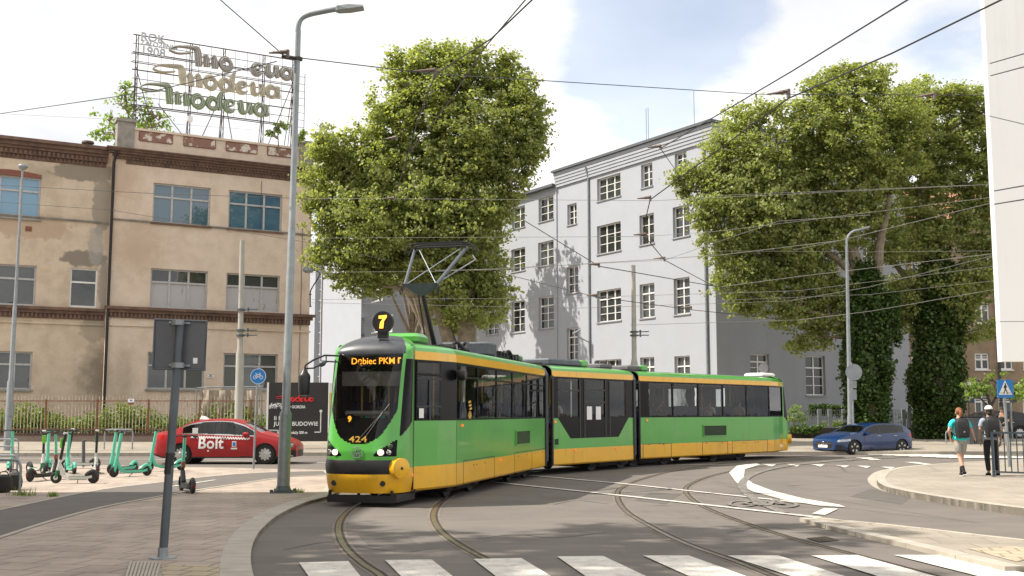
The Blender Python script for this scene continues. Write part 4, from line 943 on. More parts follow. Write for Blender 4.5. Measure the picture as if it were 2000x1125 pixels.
# emblem and number on the side glass
b = MB(X1); xx, zz = P1(917,793)
for k in range(3): b.add([(xx-.12+.04*k,-HW-.008,zz+.09-.07*k),(xx+.06+.04*k,-HW-.008,zz+.12-.07*k),(xx+.1+.04*k,-HW-.008,zz+.08-.07*k),(xx-.08+.04*k,-HW-.008,zz+.05-.07*k)],[(0,1,2,3)])
add_text(b,'MPK',xx+.02,-HW-.008,zz-.13,.06,.002); xx,zz = P1(917,812); add_text(b,'424',xx,-HW-.008,zz,.17,.002,.006,sx=.9)
b.build('fleet_number','gold',TR)
# ---- nose
def nose(Mx, x0, sx, front):
    NT, NZ, ND = 96, 104, 14
    parts = {}
    ts = [-90+180*i/NT for i in range(NT+1)]
    def hg(t):
        s_, c_ = math.sin(R(t)), math.cos(R(t)); return math.copysign(abs(s_)**.62, s_), max(c_,0)**.62
    HG = [hg(t) for t in ts]
    def aof(z): return .83 if z < 1.0 else .25+.58*(max(0,2.8-z)/1.8)**.8
    grid = []
    for j in range(NZ+1):
        z = .25+2.55*j/NZ; a = aof(z); ins = .10*max(0,(.56-z)/.31)**1.5
        grid.append([(x0-sx*(a-ins)*g, (NW-ins*.4)*h, z) for h, g in HG])
    for j in range(1, ND+1):
        ph = R(90*j/ND); row = []
        for h, g in HG:
            Hh = .19+.20*(1-abs(h)**2.6); a = aof(2.8)
            row.append((x0-sx*a*g+sx*.75*g*(1-math.cos(ph)), NW*h*(1-.10*(1-math.cos(ph))), 2.8+Hh*math.sin(ph)))
        grid.append(row)
    cls = {}
    for j in range(len(grid)-1):
        for i in range(NT):
            h = (HG[i][0]+HG[i+1][0])/2; g = (HG[i][1]+HG[i+1][1])/2; y = abs(h)*NW; z = (grid[j][i][2]+grid[j+1][i][2])/2
            if j >= NZ: c = 'dome' if y < .68 and z-2.8 < .42*math.sqrt(1-(y/.69)**2)+.02 else 'green'
            elif 2.8 > z > 1.14+.62*(y/.645)**3 and y < .645: c = 'shield'
            elif z > 2.72 and y < .645: c = 'green'
            elif y >= .70 and g > .14 and z < 2.70 and z > 1.24+(.74-g)/.6*.30: c = 'corner'
            elif .32 < y < .675 and .91 < z < .965+(y-.32)/.35*.25: c = 'house'
            elif z < .70: c = 'yellow'
            else: c = 'green'
            if c in ('corner','house'): c += '+' if h > 0 else '-'
            cls.setdefault(c, []).append((j,i))
    nm = {'dome':('front_dome','domegrey'),'green':('front_shell','green'),'yellow':('front_skirt','yellow'),'shield':('windscreen','glass_shield'),'corner':('corner_window','bandblack'),'house':('headlight_housing','bandblack')}
    for c, fl in cls.items():
        ids = {}; vs = []; fs = []
        for j, i in fl:
            q = []
            for jj, ii in ((j,i),(j,i+1),(j+1,i+1),(j+1,i)):
                if (jj,ii) not in ids: ids[(jj,ii)] = len(vs); vs.append(grid[jj][ii])
                q.append(ids[(jj,ii)])
            fs.append(q if sx < 0 else q[::-1])
        b = MB(Mx); b.add(vs, fs); n_, m_ = nm[c.rstrip('+-')]
        o = b.build(n_ if front else n_.replace('front','rear').replace('windscreen','rear_window'), m_ if (c != 'shield' or front) else 'bandblack', TR, True)
    def surf(y, z, off=0):
        s_ = (abs(y)/NW)**(1/.62); g = math.sqrt(max(0,1-s_*s_))**.62; return (x0-sx*(aof(z)*g+off), y, z)
    # bumper : half round bar following the nose
    b = MB(Mx); rings = []
    for t in np.linspace(-74,62 if front else 74,26):
        h, g = hg(t); px_, py_ = x0-sx*aof(.7)*g, NW*h; nx, ny = -sx*math.cos(R(t)), math.sin(R(t)); nl = math.hypot(nx, ny); nx/=nl; ny/=nl
        e = .05*min(1, (74-abs(t))/14+.35); rings.append([(px_+nx*(e*math.cos(q)-.03), py_+ny*(e*math.cos(q)-.03), .72+.165*math.sin(q)) for q in np.linspace(-math.pi/2, math.pi/2, 9)])
    b.loft(rings, True); b.build('bumper', 'black', TR, True)
    for sg in ((-1,) if front else (-1,1)):
        c = surf(sg*.70, .70, .02 if front else -.07); nrm = Vector((-sx*.55, sg*.83, 0)).normalized(); C_ = Vector(c)
        b = MB(Mx); b.tube([C_-nrm*.03, C_+nrm*.115, C_+nrm*.125], [.185,.185,.17], 28); cap = b.build('buffer_cap','yellow',TR,True)
        b = MB(Mx); b.tube([C_+nrm*.126, C_+nrm*.132],[.035,.035],4); b.build('buffer_cap_mark','black',cap)
    for sg in (-1,1):
        for (y,z,r_,m_) in ((.44,.985,.055,'lamp_on' if front else 'orange_lens'),(.575,.985,.048,'chrome'),(.585,1.095,.045,'grille')):
            c = Vector(surf(sg*y, z, 0)); b = MB(Mx); b.tube([c+Vector((sx*.02,0,0)), c-Vector((sx*.022,0,0)), c-Vector((sx*.035,0,0))],[r_,r_,r_*.6],20); b.build('headlight', m_, TR, True)
        if front:
            c = Vector(surf(sg*.47, .43, -.02)); b = MB(Mx); b.tube([c+Vector((sx*.02,0,0)), c-Vector((sx*.012,0,0))],[.05,.05],16); b.build('fog_lamp','darkmetal',TR)
    return surf
surf = nose(X1, -TL, 1, True)
nose(X3, L3+TL, -1, False)
xs_ = -TL
# everything on the front, text faces -x : build in a frame turned by -90 deg
FX = X1 @ Matrix.Rotation(R(-90), 4, 'Z')        # local x' -> -y (camera right), y' -> x
# in FX coordinates: (x',y',z) with x' = -y of the tram, y' = x of the tram
b = MB(FX); b.box(-.6,.6,-TL-.22,-TL-.02,2.48,2.79); b.build('destination_display','bandblack',TR)
b = MB(FX); add_text(b,'Dębiec PKM',-.39,-TL-.232,2.66,.17,.003,.001,'LEFT',space=1.0); b.box(.545,.57,-TL-.236,-TL-.23,2.615,2.725); b.box(.57,.60,-TL-.236,-TL-.23,2.70,2.725)
b.build('destination_lettering','orange_led',TR)
b = MB(FX); add_text(b,'9',-.25,-TL-.60,1.58,.14,.002,.005); b.box(-.31,-.19,-TL-.59,-TL-.57,1.49,1.67,1); b.build('small_display',['orange_led','black'],TR)
b = MB(FX); add_text(b,'424',.0,-TL-.80,1.215,.15,.002,.003,sx=1.5,space=1.05); b.build('fleet_number','gold',TR)
b = MB(FX)
c0 = (0,-TL-.842,.985)
for rr in (.10,):
    pts = [(c0[0]+rr*math.cos(q), c0[1], c0[2]+rr*math.sin(q)) for q in np.linspace(0,2*math.pi,25)]; b.tube(pts,.007,5)
for a_, c_ in (((-.06,-.06),(0,.07)),((0,.07),(.06,-.06)),((-.035,-.02),(.035,-.02)),((0,-.07),(0,-.02))): b.tube([(a_[0],c0[1],c0[2]+a_[1]),(c_[0],c0[1],c0[2]+c_[1])],.008,5)
b.build('front_emblem','galv',TR)
# wipers
b = MB(X1)
def sp(xp, z, off=.03): return surf(-xp, z, off)
b.tube([sp(.1,1.2),sp(.2,1.35),sp(.35,1.6),sp(.52,1.86)],.008,5); b.tube([sp(.02,1.22),sp(.2,1.44),sp(.44,1.74)],.006,5); b.build('wiper','black',TR)
# white ledge and silver sphere inside the cab, driver's desk
b = MB(X1); b.bbox(-TL-.5,-TL+.35,-.58,.58,1.0,1.6,.05); b.build('dashboard','floor_in',TR)
b = MB(X1); b.bbox(-TL-.56,-TL-.46,-.5,.38,1.64,1.74,.04); b.build('dashboard_edge','winwhite',TR)
b = MB(FX); b.box(-.58,.6,-TL-.2,-TL-.18,2.2,2.47); b.build('sun_blind','wingrey',TR)
for y_ in (-.35,-.1,.2,.45): b = MB(X1); b.tube([(-TL+.5,y_,.5),(-TL+.5,y_,2.7)],.02,6); b.build('grab_pole','yellow',TR)
# obstacle guard
b = MB(X1); b.box(-TL-.70,-TL-.62,-.66,.62,.08,.21); b.box(-TL-.70,-TL-.64,.0,.04,.21,.3); b.box(-TL-.70,-TL-.64,-.64,-.6,.21,.3); b.box(-TL-.70,-TL-.64,.56,.6,.21,.3); b.box(-TL-.70,-TL+.3,-.72,-.661,.09,.23); b.build('obstacle_guard','black',TR)
# route disc
xd = -TL-.05; b = MB(FX); b.tube([(.17,xd-.03,3.41),(.17,xd+.05,3.41)],[.205,.205],36); b.box(.07,.27,xd-.02,xd+.06,3.10,3.24); rd = b.build('route_disc','black',TR,True)
b = MB(FX)
sv = [(-.075,.12),(.085,.13),(.085,.09),(.03,.02),(.015,-.12),(-.06,-.12),(-.045,-.01),(.01,.065),(-.075,.065)]
b.prism([(.17+x,3.41+z) for x,z in sv][::-1], xd-.038, xd-.032); b.build('route_number','orange_led',rd)
# mirror on the far corner (points measured on the photo at the mirror's own distance)
TW = lambda px_,py_,Y: TI @ at(px_,py_,Y)
YM = 20.7
b = MB(); b.tube([TW(664,695,YM),TW(634,694,YM),TW(614,702,YM),TW(597,713,YM),TW(594,722,YM),TW(594,730,YM)],.018,6); b.tube([TW(594,720,YM),TW(612,719,YM),TW(640,706,YM),TW(664,707,YM)],.015,6); b.tube([TW(637,694,YM),TW(637,707,YM)],.012,6)
ma = b.build('mirror_arm','black',TR,True)
b = MB(); c = TW(594,751,YM); b.lathe([(.03,.30),(.06,.24),(.10,.19),(.115,.15),(.105,-.12),(.09,-.20),(.02,-.215)], c, 'z', 12); b.build('mirror','black',ma,True)
b = MB(); p = TW(622,714,YM); q = TW(637,706,YM); b.tube([p, p.lerp(q,.3), p.lerp(q,.7), q],[.02,.055,.055,.02],10); b.build('camera_pod','galv_dark',ma,True)
b = MB(X1); b.lathe([(.02,.0),(.1,.03),(.12,.1),(.1,.18),(.02,.2)],(-.02,-HW-.02,2.45),'y',16); b.build('side_mirror','black',TR,True)
# bellows
def bellows(Ma, xa, Mb, xb):
    A = [(y,z) for y,z in ((-1.0,.28),(-1.08,.4),(-1.08,2.75),(-.98,2.92),(-.7,3.0),(.7,3.0),(.98,2.92),(1.08,2.75),(1.08,.4),(1.0,.28))]
    n = 9; rings = []
    for k in range(n+1):
        u = k/n; s_ = 1.0 if k%2 == 0 else .955
        rings.append([tuple((Ma @ Vector((xa,y*s_,.28+(z-.28)*(1.0 if k%2==0 else .985)))).lerp(Mb @ Vector((xb,y*s_,.28+(z-.28)*(1.0 if k%2==0 else .985))), u)) for y,z in A])
    b = MB(); b.loft(rings, True); b.build('bellows','roofgrey' if False else 'galv_dark',TR)
bellows(X1, L1, X2, 0); bellows(X2, L2, X3, 0)
for Mx, xe in ((X1,L1),(X2,0),(X2,L2),(X3,0)):
    b = MB(Mx); 
    for sg in (-1,1): b.box(xe-.03,xe+.03,sg*1.175-.03 if sg<0 else 1.145,-1.145 if sg<0 else 1.205,.26,2.72)
    b.box(xe-.03,xe+.03,-1.1,1.1,3.0,3.06); b.build('end_frame','darkmetal',TR)
# underframe and wheels
def bogie(Mx, xc):
    b = MB(Mx); b.bbox(xc-1.15,xc+1.15,-.92,.92,.12,.36,.03)
    for dx_ in (-.62,.62): b.bbox(xc+dx_-.12,xc+dx_+.12,-1.0,1.0,.16,.3,.03)
    bo = b.build('bogie','rubber',TR)
    for dx_ in (-.85,.85):
        for sg in (-1,1):
            b = MB(Mx); b.lathe([(.05,-.07),(.31,-.06),(.33,-.02),(.33,.05),(.2,.06),(.05,.09)],(xc+dx_,sg*.76,.335),'y',22); b.build('wheel','rail_edge' if False else 'darkmetal',bo,True)
bogie(X1,1.4); bogie(X1,6.5); bogie(X2,3.5); bogie(X3,1.0); bogie(X3,5.7)
b = MB(X1); b.box(-1.4,L1-.1,-.8,.8,.22,.40); b.build('underframe','rubber',TR); b = MB(X3); b.box(.1,L3+1,-.8,.8,.22,.40); b.build('underframe','rubber',TR); b = MB(X2); b.box(.1,L2-.1,-.8,.8,.22,.40); b.build('underframe','rubber',TR)
# roof equipment
def roofbox(Mx, x0, x1, y0, y1, z0, z1, m, nm='roof_box', bev=.04):
    b = MB(Mx); b.bbox(x0,x1,y0,y1,z0,z1,bev); return b.build(nm,m,TR)
def rx(f, px_, dep): return f.x(px_, 680, dep)
roofbox(X1,-.55,.15,-.55,.35,3.04,3.27,'green','roof_cover',.07); roofbox(X1,-.9,-.56,-.3,.4,3.02,3.18,'green','roof_cover',.03)
roofbox(X1,4.1,4.9,-.7,.5,3.06,3.38,'galv_dark'); roofbox(X1,6.4,7.6,-.6,.6,3.05,3.2,'darkmetal'); roofbox(X1,5.5,6.4,-.4,.6,3.05,3.16,'galv_dark')
roofbox(X1,7.2,7.9,-.6,.6,3.06,3.22,'roofgrey'); roofbox(X1,7.92,8.05,-.6,.6,3.06,3.24,'green'); roofbox(X2,.6,2.3,-.7,.6,3.05,3.24,'galv_dark'); roofbox(X2,2.32,2.7,-.7,.6,3.05,3.25,'green'); roofbox(X2,3.6,4.3,-.6,.5,3.05,3.2,'roofgrey'); roofbox(X3,.1,.8,-.7,.5,3.05,3.22,'roofgrey'); roofbox(X3,.82,1.2,-.7,.5,3.05,3.24,'green')
for (Mx,xx,yy) in ((X1,3.1,-.3),(X1,3.4,.1),(X1,7.0,-.4),(X1,7.3,-.2),(X2,3.95,-.4),(X2,4.2,-.2),(X1,2.75,-.45),(X1,6.6,-.5)):
    b = MB(Mx); pts = [(xx+.16*math.cos(q)*(1+.12*math.sin(3*q)), yy+.14*math.sin(q), 3.2+.09*math.sin(2*q+xx)) for q in np.linspace(0,2*math.pi,18)]; b.tube(pts,.035,6); b.tube([(xx-.3,yy,3.08),(xx-.1,yy+.1,3.24),(xx+.25,yy-.1,3.1)],.03,6); b.build('roof_cable','black',TR,True)
b = MB(X1)
for q in range(7): b.box(5.6+q*.3,5.66+q*.3,-.62,-.5,3.04,3.24-.02*(q%3))
b.tube([(5.5,-.56,3.22),(7.8,-.56,3.2)],.025,6); b.build('insulator_rail','black',TR)
# pantograph
pa = MB(X1); pa.box(1.5,2.6,-.35,.35,3.08,3.16); pan = pa.build('pantograph','darkmetal',TR)
kn = Vector((1.2,0,4.38)); bs = Vector((2.15,0,3.18))
b = MB(X1); b.tube([bs,kn],[.06,.045],10); b.tube([bs+Vector((-.35,.08,0)),kn+Vector((-.06,.06,-.05))],.018,6); b.build('lower_arm','black',pan,True)
b = MB(X1); b.add([(1.05,-.40,4.45),(1.25,-.40,4.38),(1.25,.40,4.38),(1.05,.40,4.45),(1.12,-.08,4.22),(1.22,-.08,4.20),(1.22,.08,4.20),(1.12,.08,4.22)],[(0,1,2,3),(4,7,6,5),(0,4,5,1),(1,5,6,2),(2,6,7,3),(3,7,4,0)]); b.tube([(1.15,-.38,4.42),(1.15,.38,4.42)],.04,8); b.build('knee','galv_dark',pan)
b = MB(X1)
b.tube([(1.15,.36,4.42),(2.55,.62,5.42)],.035,8); b.tube([(1.15,-.36,4.42),(2.55,-.62,5.42)],.04,8); b.build('upper_arm','galv_dark',pan,True)
b = MB(X1); b.tube([(1.15,.36,4.42),(2.5,-.5,5.4)],.012,5); b.tube([(1.15,-.36,4.42),(2.5,.5,5.4)],.012,5); b.tube([(1.3,-.2,4.4),(2.3,-.9,5.1),(2.55,-.75,5.25)],.014,5); b.build('stay_wire','galv',pan)
b = MB(X1)
for xx in (2.45,2.75):
    b.box(xx-.03,xx+.03,-.55,.55,5.50,5.56); b.tube(catmull([(xx,-.55,5.52),(xx,-.66,5.52),(xx,-.76,5.45),(xx,-.84,5.32)],4),.018,6); b.tube(catmull([(xx,.55,5.52),(xx,.66,5.52),(xx,.76,5.45),(xx,.84,5.32)],4),.018,6)
b.box(2.42,2.78,-.62,-.56,5.42,5.46); b.box(2.42,2.78,.56,.62,5.42,5.46); b.tube([(2.5,-.6,5.44),(2.5,.6,5.44)],.02,6); b.build('collector_head','black',pan,True)
b = MB(X1); 
for sg in (-1,1): b.tube([(1.1+.07*math.cos(q),sg*.42,4.30+.07*math.sin(q)) for q in np.linspace(0,2*math.pi,13)],.015,5)
b.build('spring','black',pan)
# rear roof camera/cover and tail lamp disc
roofbox(X3,L3+.6,L3+1.5,-.5,.4,3.05,3.22,'winwhite','roof_cover',.06)
b = MB(X3 @ Matrix.Rotation(R(-45),4,'Z')); 
b = MB(X3); cxx = L3+1.3; b.tube([(cxx-.04,-.1,3.42),(cxx+.04,-.1,3.42)],[.2,.2],28); b.build('route_disc','greypanel',TR,True)
# seats
sm = MB(); 
def seat(Mx, x, y, face=1):
    b = MB(Mx); b.bbox(x-.2,x+.22,y-.2,y+.2,1.28,1.36,.03); b.bbox(x+face*.18-.03,x+face*.18+.04,y-.2,y+.2,1.36,1.93,.03); b.bbox(x-.05,x+.05,y-.05,y+.05,.88,1.29,.01); b.build('seat','seat',TR)
for i in range(7): seat(X1,1.0+i*1.0,-.75); seat(X1,1.0+i*1.0,.75)
for i in range(3): seat(X2,.8+i*1.3,-.75 if i != 1 else .75)
for i in range(8): seat(X3,.8+i*.98,-.75); seat(X3,.8+i*.98,.75)
for Mx, LL in ((X1,L1),(X2,L2),(X3,L3)):
    for i in range(int(LL/1.9)): b = MB(Mx); b.tube([(1.2+i*1.9,-.3,.42),(1.2+i*1.9,-.3,2.7)],.018,6); b.build('grab_pole','yellow',TR)

# ------------------------------------------------------------------ CARS
def interp(T, x):
    for (xa,za),(xb,zb) in zip(T, T[1:]):
        if xa <= x <= xb: u = (x-xa)/(xb-xa); return za+(zb-za)*u
    return T[0][1] if x < T[0][0] else T[-1][1]
def smooth_interp(T, x, r=.07): return (interp(T,x-r)+2*interp(T,x)+interp(T,x+r))/4
def comps(cls):
    """split every class but the body into its connected pieces"""
    out = []
    for c in sorted(cls, key=lambda k: k != 'body'):
        fl = cls[c]
        if c in ('body','sill_trim'): out.append((c, fl)); continue
        key = lambda p: (round(p[0],4),round(p[1],4),round(p[2],4)); par = {}
        def find(a):
            while par[a] != a: par[a] = par[par[a]]; a = par[a]
            return a
        for q in fl:
            ks = [key(p) for p in q]
            for k in ks: par.setdefault(k, k)
            r = find(ks[0])
            for k in ks[1:]: par[find(k)] = r; r = find(r)
        grp = {}
        for q in fl: grp.setdefault(find(key(q[0])), []).append(q)
        for g in grp.values():
            if len(g) > 3: out.append((c, g))
    return out
def car(name, label, loc, rz, sp_, scale=1.0):
    T = thing(name, label, 'car', loc, rz); T.scale = (scale,)*3
    L_ = sp_['L']; W = sp_['W']/2; top = sp_['top']; belt = sp_['belt']; wr = sp_['wr']; wx = sp_['wheels']
    paint = sp_['paint']; NX = 190; NZ = 56
    def zt_(x): return smooth_interp(top, x)
    def zbot(x):
        return .20 + (.12*max(0,(.35-x)/.35)) + (.03*max(0,(x-(L_-.3))/.3))
    def hw(x, z):
        e = abs(x-L_/2)/(L_/2); w_ = W*(1-.17*e**7 - (.12*max(0,(e-.93)/.07)))
        zb = interp(belt, x)
        if z < .35: w_ *= .96+.04*(z-.1)/.25
        elif z < zb: u = (z-.35)/(zb-.35); w_ *= 1 - .05*(u**3) + .012*math.sin(u*math.pi)
        else:
            w_ *= .95; w_ -= (z-zb)*sp_.get('tumble',.42)
        return max(w_, .3)
    cls = {}
    def addf(c, q): cls.setdefault(c, []).append(q)
    xs = [L_*i/NX for i in range(NX+1)]
    for sg in (-1,1):
        G_ = [[(x, sg*hw(x, z), z) for z in [zbot(x)+(zt_(x)-zbot(x))*j/NZ for j in range(NZ+1)]] for x in xs]
        for i in range(NX):
            for j in range(NZ):
                q = [G_[i][j],G_[i+1][j],G_[i+1][j+1],G_[i][j+1]]; cx = sum(p[0] for p in q)/4; cz = sum(p[2] for p in q)/4
                if any((cx-a)**2+(cz-wr*1.0)**2 < (wr+.045)**2 for a in wx): continue
                c = 'body'; zb = interp(belt, cx)
                zr = zt_(cx)
                if cx > sp_['gx'][0] and cx < sp_['gx'][1] and zb+.03 < cz < zr-.075 and not any(abs(cx-a) < wd for a, wd in sp_['pillars']): c = 'side_window'
                elif cx > sp_['gx'][0]-.04 and cx < sp_['gx'][1]+.05 and zb-.0 < cz < zr-.045 and not (c == 'side_window'):
                    c = 'window_trim' if (cz < zb+.03 or cz > zr-.075) else ('pillar' if any(abs(cx-a) < wd for a,wd in sp_['pillars']) else 'body')
                for nm_, (xa, xb, za, zc) in sp_['patches'].items():
                    if xa < cx < xb and za + (cx-xa)*sp_.get('slope',{}).get(nm_,0) < cz < zc + (cx-xa)*sp_.get('slope',{}).get(nm_,0): c = nm_
                if cz < zbot(cx)+.05: c = 'sill_trim'
                addf(c, q if sg < 0 else q[::-1])
    NY = 16
    def row(x):
        h = hw(x, zt_(x)); z = zt_(x); return [(x, -h+2*h*k/NY, z + .035*(1-(2*k/NY-1)**2)*min(1,(z-.4)*2)) for k in range(NY+1)]
    rows = [row(x) for x in xs]
    for i in range(NX):
        for k in range(NY):
            cx = (xs[i]+xs[i+1])/2; u = abs(2*(k+.5)/NY-1); c = 'body'
            for nm_, (xa, xb) in sp_['screens'].items():
                if xa < cx < xb and u < .9: c = nm_
            addf(c, [rows[i][k],rows[i+1][k],rows[i+1][k+1],rows[i][k+1]])
    for xe, rev in ((0,0),(L_,1)):
        z0_, z1_ = zbot(xe), zt_(xe); NE = 20
        E = [[(xe + (1 if rev else -1)*.06*(1-(2*k/NY-1)**2), (-1+2*k/NY)*hw(xe, z0_+(z1_-z0_)*j/NE), z0_+(z1_-z0_)*j/NE+ (.035*(1-(2*k/NY-1)**2)*min(1,(z1_-.4)*2) if j == NE else 0)) for k in range(NY+1)] for j in range(NE+1)]
        for j in range(NE):
            for k in range(NY):
                cz = z0_+(z1_-z0_)*(j+.5)/NE; u = abs(2*(k+.5)/NY-1); c = 'body'
                if rev:
                    if sp_['grille'][0] < cz < sp_['grille'][1] and u < .8: c = 'grille'
                elif cz < .42: c = 'sill_trim'
                q = [E[j][k],E[j][k+1],E[j+1][k+1],E[j+1][k]]; addf(c, q if rev else q[::-1])
    mm = {'body':paint,'side_window':'glass_car','windscreen':'glass_car','rear_window':'glass_car','window_trim':sp_['trim'],'pillar':'black','sill_trim':'black','headlight':'headlamp_glass','taillight':'tail_red','grille':'black','bumper_vent':'black','chrome_strip':'chrome'}
    for c, fl_ in comps(cls):
        ids = {}; vs = []; fs = []
        for q in fl_:
            f = []
            for p in q:
                kk = (round(p[0],4),round(p[1],4),round(p[2],4))
                if kk not in ids: ids[kk] = len(vs); vs.append(p)
                if ids[kk] not in f: f.append(ids[kk])
            if len(f) > 2: fs.append(f)
        b = MB(); b.add(vs, fs); b.build(c, mm[c], T, True)
    b = MB()   # floor, arches and cabin
    b.box(.35,L_-.3,-W*.8,W*.8,.2,.5); b.bbox(.9,L_-1.3,-W*.62,W*.62,.5,.8,.05)
    for a in wx:
        for sg in (-1,1):
            b.tube([(a,sg*(W*.55),wr),(a,sg*(W*.90),wr)],[wr+.05,wr+.05],28)
    b.build('underbody','black',T)
    for xx in sp_['seats']:
        for yy in (-.36,.36): b = MB(); b.bbox(xx-.08,xx+.06,yy-.22,yy+.22,.6,1.12,.05); b.bbox(xx-.05,xx+.05,yy-.1,yy+.1,1.12,1.27,.03); b.build('car_seat','black',T)
    for a in wx:
        for sg in (-1,1):
            y_ = sg*(W-.02); wl_ = bpy.data.objects.new('wheel', None); COL.objects.link(wl_); wl_.parent = T; wl_.location = (a, 0, wr)
            b = MB(); b.lathe([(wr*.66,-.0),(wr*.9,.0),(wr*.985,.02),(wr,.05),(wr,.17),(wr*.96,.2),(wr*.6,.2)],(0,y_ if sg < 0 else y_,0),'y',32) if False else None
            prof = [(wr*.68,0),(wr*.88,-.004),(wr*.98,.02),(wr,.05),(wr,.17),(wr*.95,.2),(wr*.5,.2)]
            rings = [[(r_*math.cos(q), y_ - sg*d_, r_*math.sin(q)) for q in np.linspace(0,2*math.pi,33)[:-1]] for r_, d_ in prof]
            b.loft(rings, True); b.build('tyre','rubber',wl_,True)
            b = MB(); ro = wr*.69
            if sp_['rim'] == 'cap':
                rings = [[(r_*math.cos(q), y_ - sg*d_, r_*math.sin(q)) for q in np.linspace(0,2*math.pi,33)[:-1]] for r_, d_ in [(ro,.03),(ro*.97,.005),(ro*.85,-.004),(ro*.35,-.006),(ro*.3,-.016),(.02,-.018)]]
                b.loft(rings, True, 0)
                for k in range(10):
                    q = 2*math.pi*k/10; b.tube([(ro*.84*math.cos(q), y_+sg*.004, ro*.84*math.sin(q)),(ro*.84*math.cos(q), y_+sg*.008, ro*.84*math.sin(q))],[.028,.028],8,1)
            else:
                rings = [[(r_*math.cos(q), y_ - sg*d_, r_*math.sin(q)) for q in np.linspace(0,2*math.pi,33)[:-1]] for r_, d_ in [(ro,.005),(ro*.93,.005),(ro*.93,.07),(.02,.07)]]
                b.loft(rings, True, 1)
                for k in range(5):
                    for dq in (-.13,.13):
                        q = 2*math.pi*k/5+.3; c_, s_ = math.cos(q+dq*.4), math.sin(q+dq*.4); c2, s2_ = math.cos(q+dq), math.sin(q+dq)
                        b.tube([(ro*.12*c_, y_-sg*.03, ro*.12*s_),(ro*.92*c2, y_-sg*.01, ro*.92*s2_)],[.022,.028],6,0)
                b.tube([(0,y_-sg*.05,0),(0,y_-sg*.005,0)],[.05,.045],14,0)
            b.build('rim',['alu','black'],wl_,True)
    for sg in (-1,1):
        b = MB(); mx_, mz = sp_['mirror']; b.bbox(mx_-.09,mx_+.1,sg*(W+.02)-.1,sg*(W+.02)+.1,mz-.06,mz+.08,.035); b.build('wing_mirror',paint,T,True)
        for hx in sp_['handles']:
            b = MB(); yy = hw(hx, sp_['hz'])+.004; b.bbox(hx-.1,hx+.1,sg*yy-.015,sg*yy+.015,sp_['hz']-.014,sp_['hz']+.014,.006); b.build('door_handle','chrome',T)
        b = MB()
        for sx_ in sp_['doorlines']:
            for k in range(12):
                za = .3+(interp(belt,sx_)-.3)*k/12; zc = .3+(interp(belt,sx_)-.3)*(k+1)/12
                b.add([(sx_-.005,sg*(hw(sx_,za)+.002),za),(sx_+.005,sg*(hw(sx_,za)+.002),za),(sx_+.005,sg*(hw(sx_,zc)+.002),zc),(sx_-.005,sg*(hw(sx_,zc)+.002),zc)],[(0,1,2,3)])
        b.build('door_seam','black',T)
    T['_hw'] = 0; del T['_hw']
    return T, hw
M['paint_red'] = mat('taxi_red', (.34,.008,.012), .38, var=.04, coat=.25)
M['paint_blue'] = mat('car_blue', (.002,.024,.10), .25, var=.05, coat=.5)
M['headlamp_glass'] = mat('headlamp_glass', (.45,.47,.5), .12, var=.3, scale=9, metal=.5)
M['tail_red'] = mat('tail_red', (.45,.01,.01), .15, var=.1)
sedan = dict(L=4.63,W=1.78,wr=.318,wheels=(.97,3.68),paint='paint_red',trim='chrome',
  top=[(0,.80),(.05,.93),(.12,1.0),(.55,1.055),(.72,1.10),(1.2,1.33),(1.6,1.405),(2.15,1.43),(2.6,1.405),(2.95,1.30),(3.55,.99),(4.05,.88),(4.40,.76),(4.56,.66),(4.63,.55)],
  belt=[(0,.9),(.9,.97),(3.3,.89),(4.63,.7)], gx=(1.0,3.32), pillars=[(2.12,.055),(1.38,.018)],
  patches={'headlight':(4.12,4.56,.60,.70),'taillight':(-.1,.42,.80,.94),'bumper_vent':(4.42,4.62,.26,.45)}, slope={'headlight':-.12},
  screens={'windscreen':(2.92,3.52),'rear_window':(.74,1.32)}, grille=(.25,.45), seats=(1.5,2.35), rim='cap', mirror=(3.05,.94), handles=(1.35,2.35), hz=.84, doorlines=(1.28,2.12,3.1), tumble=.40)
r0, r1 = gp(365,907), gp(530,907)
cx = (r0.x+r1.x)/2-.22; sc_x = (r1.x-r0.x)/2.71
TAXI, hwT = car('taxi','red sedan taxi with white lettering and a chequered stripe driving behind the sign post', (cx-2.325*sc_x, r0.y+.9, 0), 0, sedan, sc_x)
b = MB(); yy = -.897
def onside(x, z): return -hwT(x,z)-.014
v, f = text_geo('Bolt', .5, .001, .011, 'CENTER', 1.04)
b.add([(1.93+p[0]*.95, onside(1.93+p[0]*.95, .66+p[1])-p[2], .66+p[1]) for p in v], f)
c = 1.86; b.tube([(c,onside(c,.43)-.002,.43),(c,onside(c,.43),.43)],[.03,.03],14); b.build('taxi_lettering','white_sign',TAXI)
b = MB(); n = 44
for k in range(n):
    x0_ = 1.30+k*1.88/n; x1_ = x0_+1.88/n
    for rw in range(3):
        if rw == 1 or (k+rw//2)%2 == 0:
            za = .862-.035*(x0_-1.2)+rw*.027-.02; b.add([(x0_,onside(x0_,za),za),(x1_,onside(x1_,za),za),(x1_,onside(x1_,za+.027),za+.027),(x0_,onside(x0_,za+.027),za+.027)],[(0,1,2,3)])
b.build('chequered_stripe','white_sign',TAXI)
b = MB(); b.box(2.62,2.76,onside(2.7,.6)-.002,onside(2.7,.6),.56,.74); b.box(2.59,2.79,onside(2.7,.6)-.002,onside(2.7,.6),.48,.53); b.box(2.645,2.735,onside(2.7,.6)-.004,onside(2.7,.6)-.0021,.585,.70,1); b.build('city_crest',['winwhite','blue_sign'],TAXI)
b = MB(); b.box(1.32,1.5,onside(1.4,1.0)-.01,onside(1.4,1.0)-.006,.98,1.16); b.build('window_sticker','white_sign',TAXI)
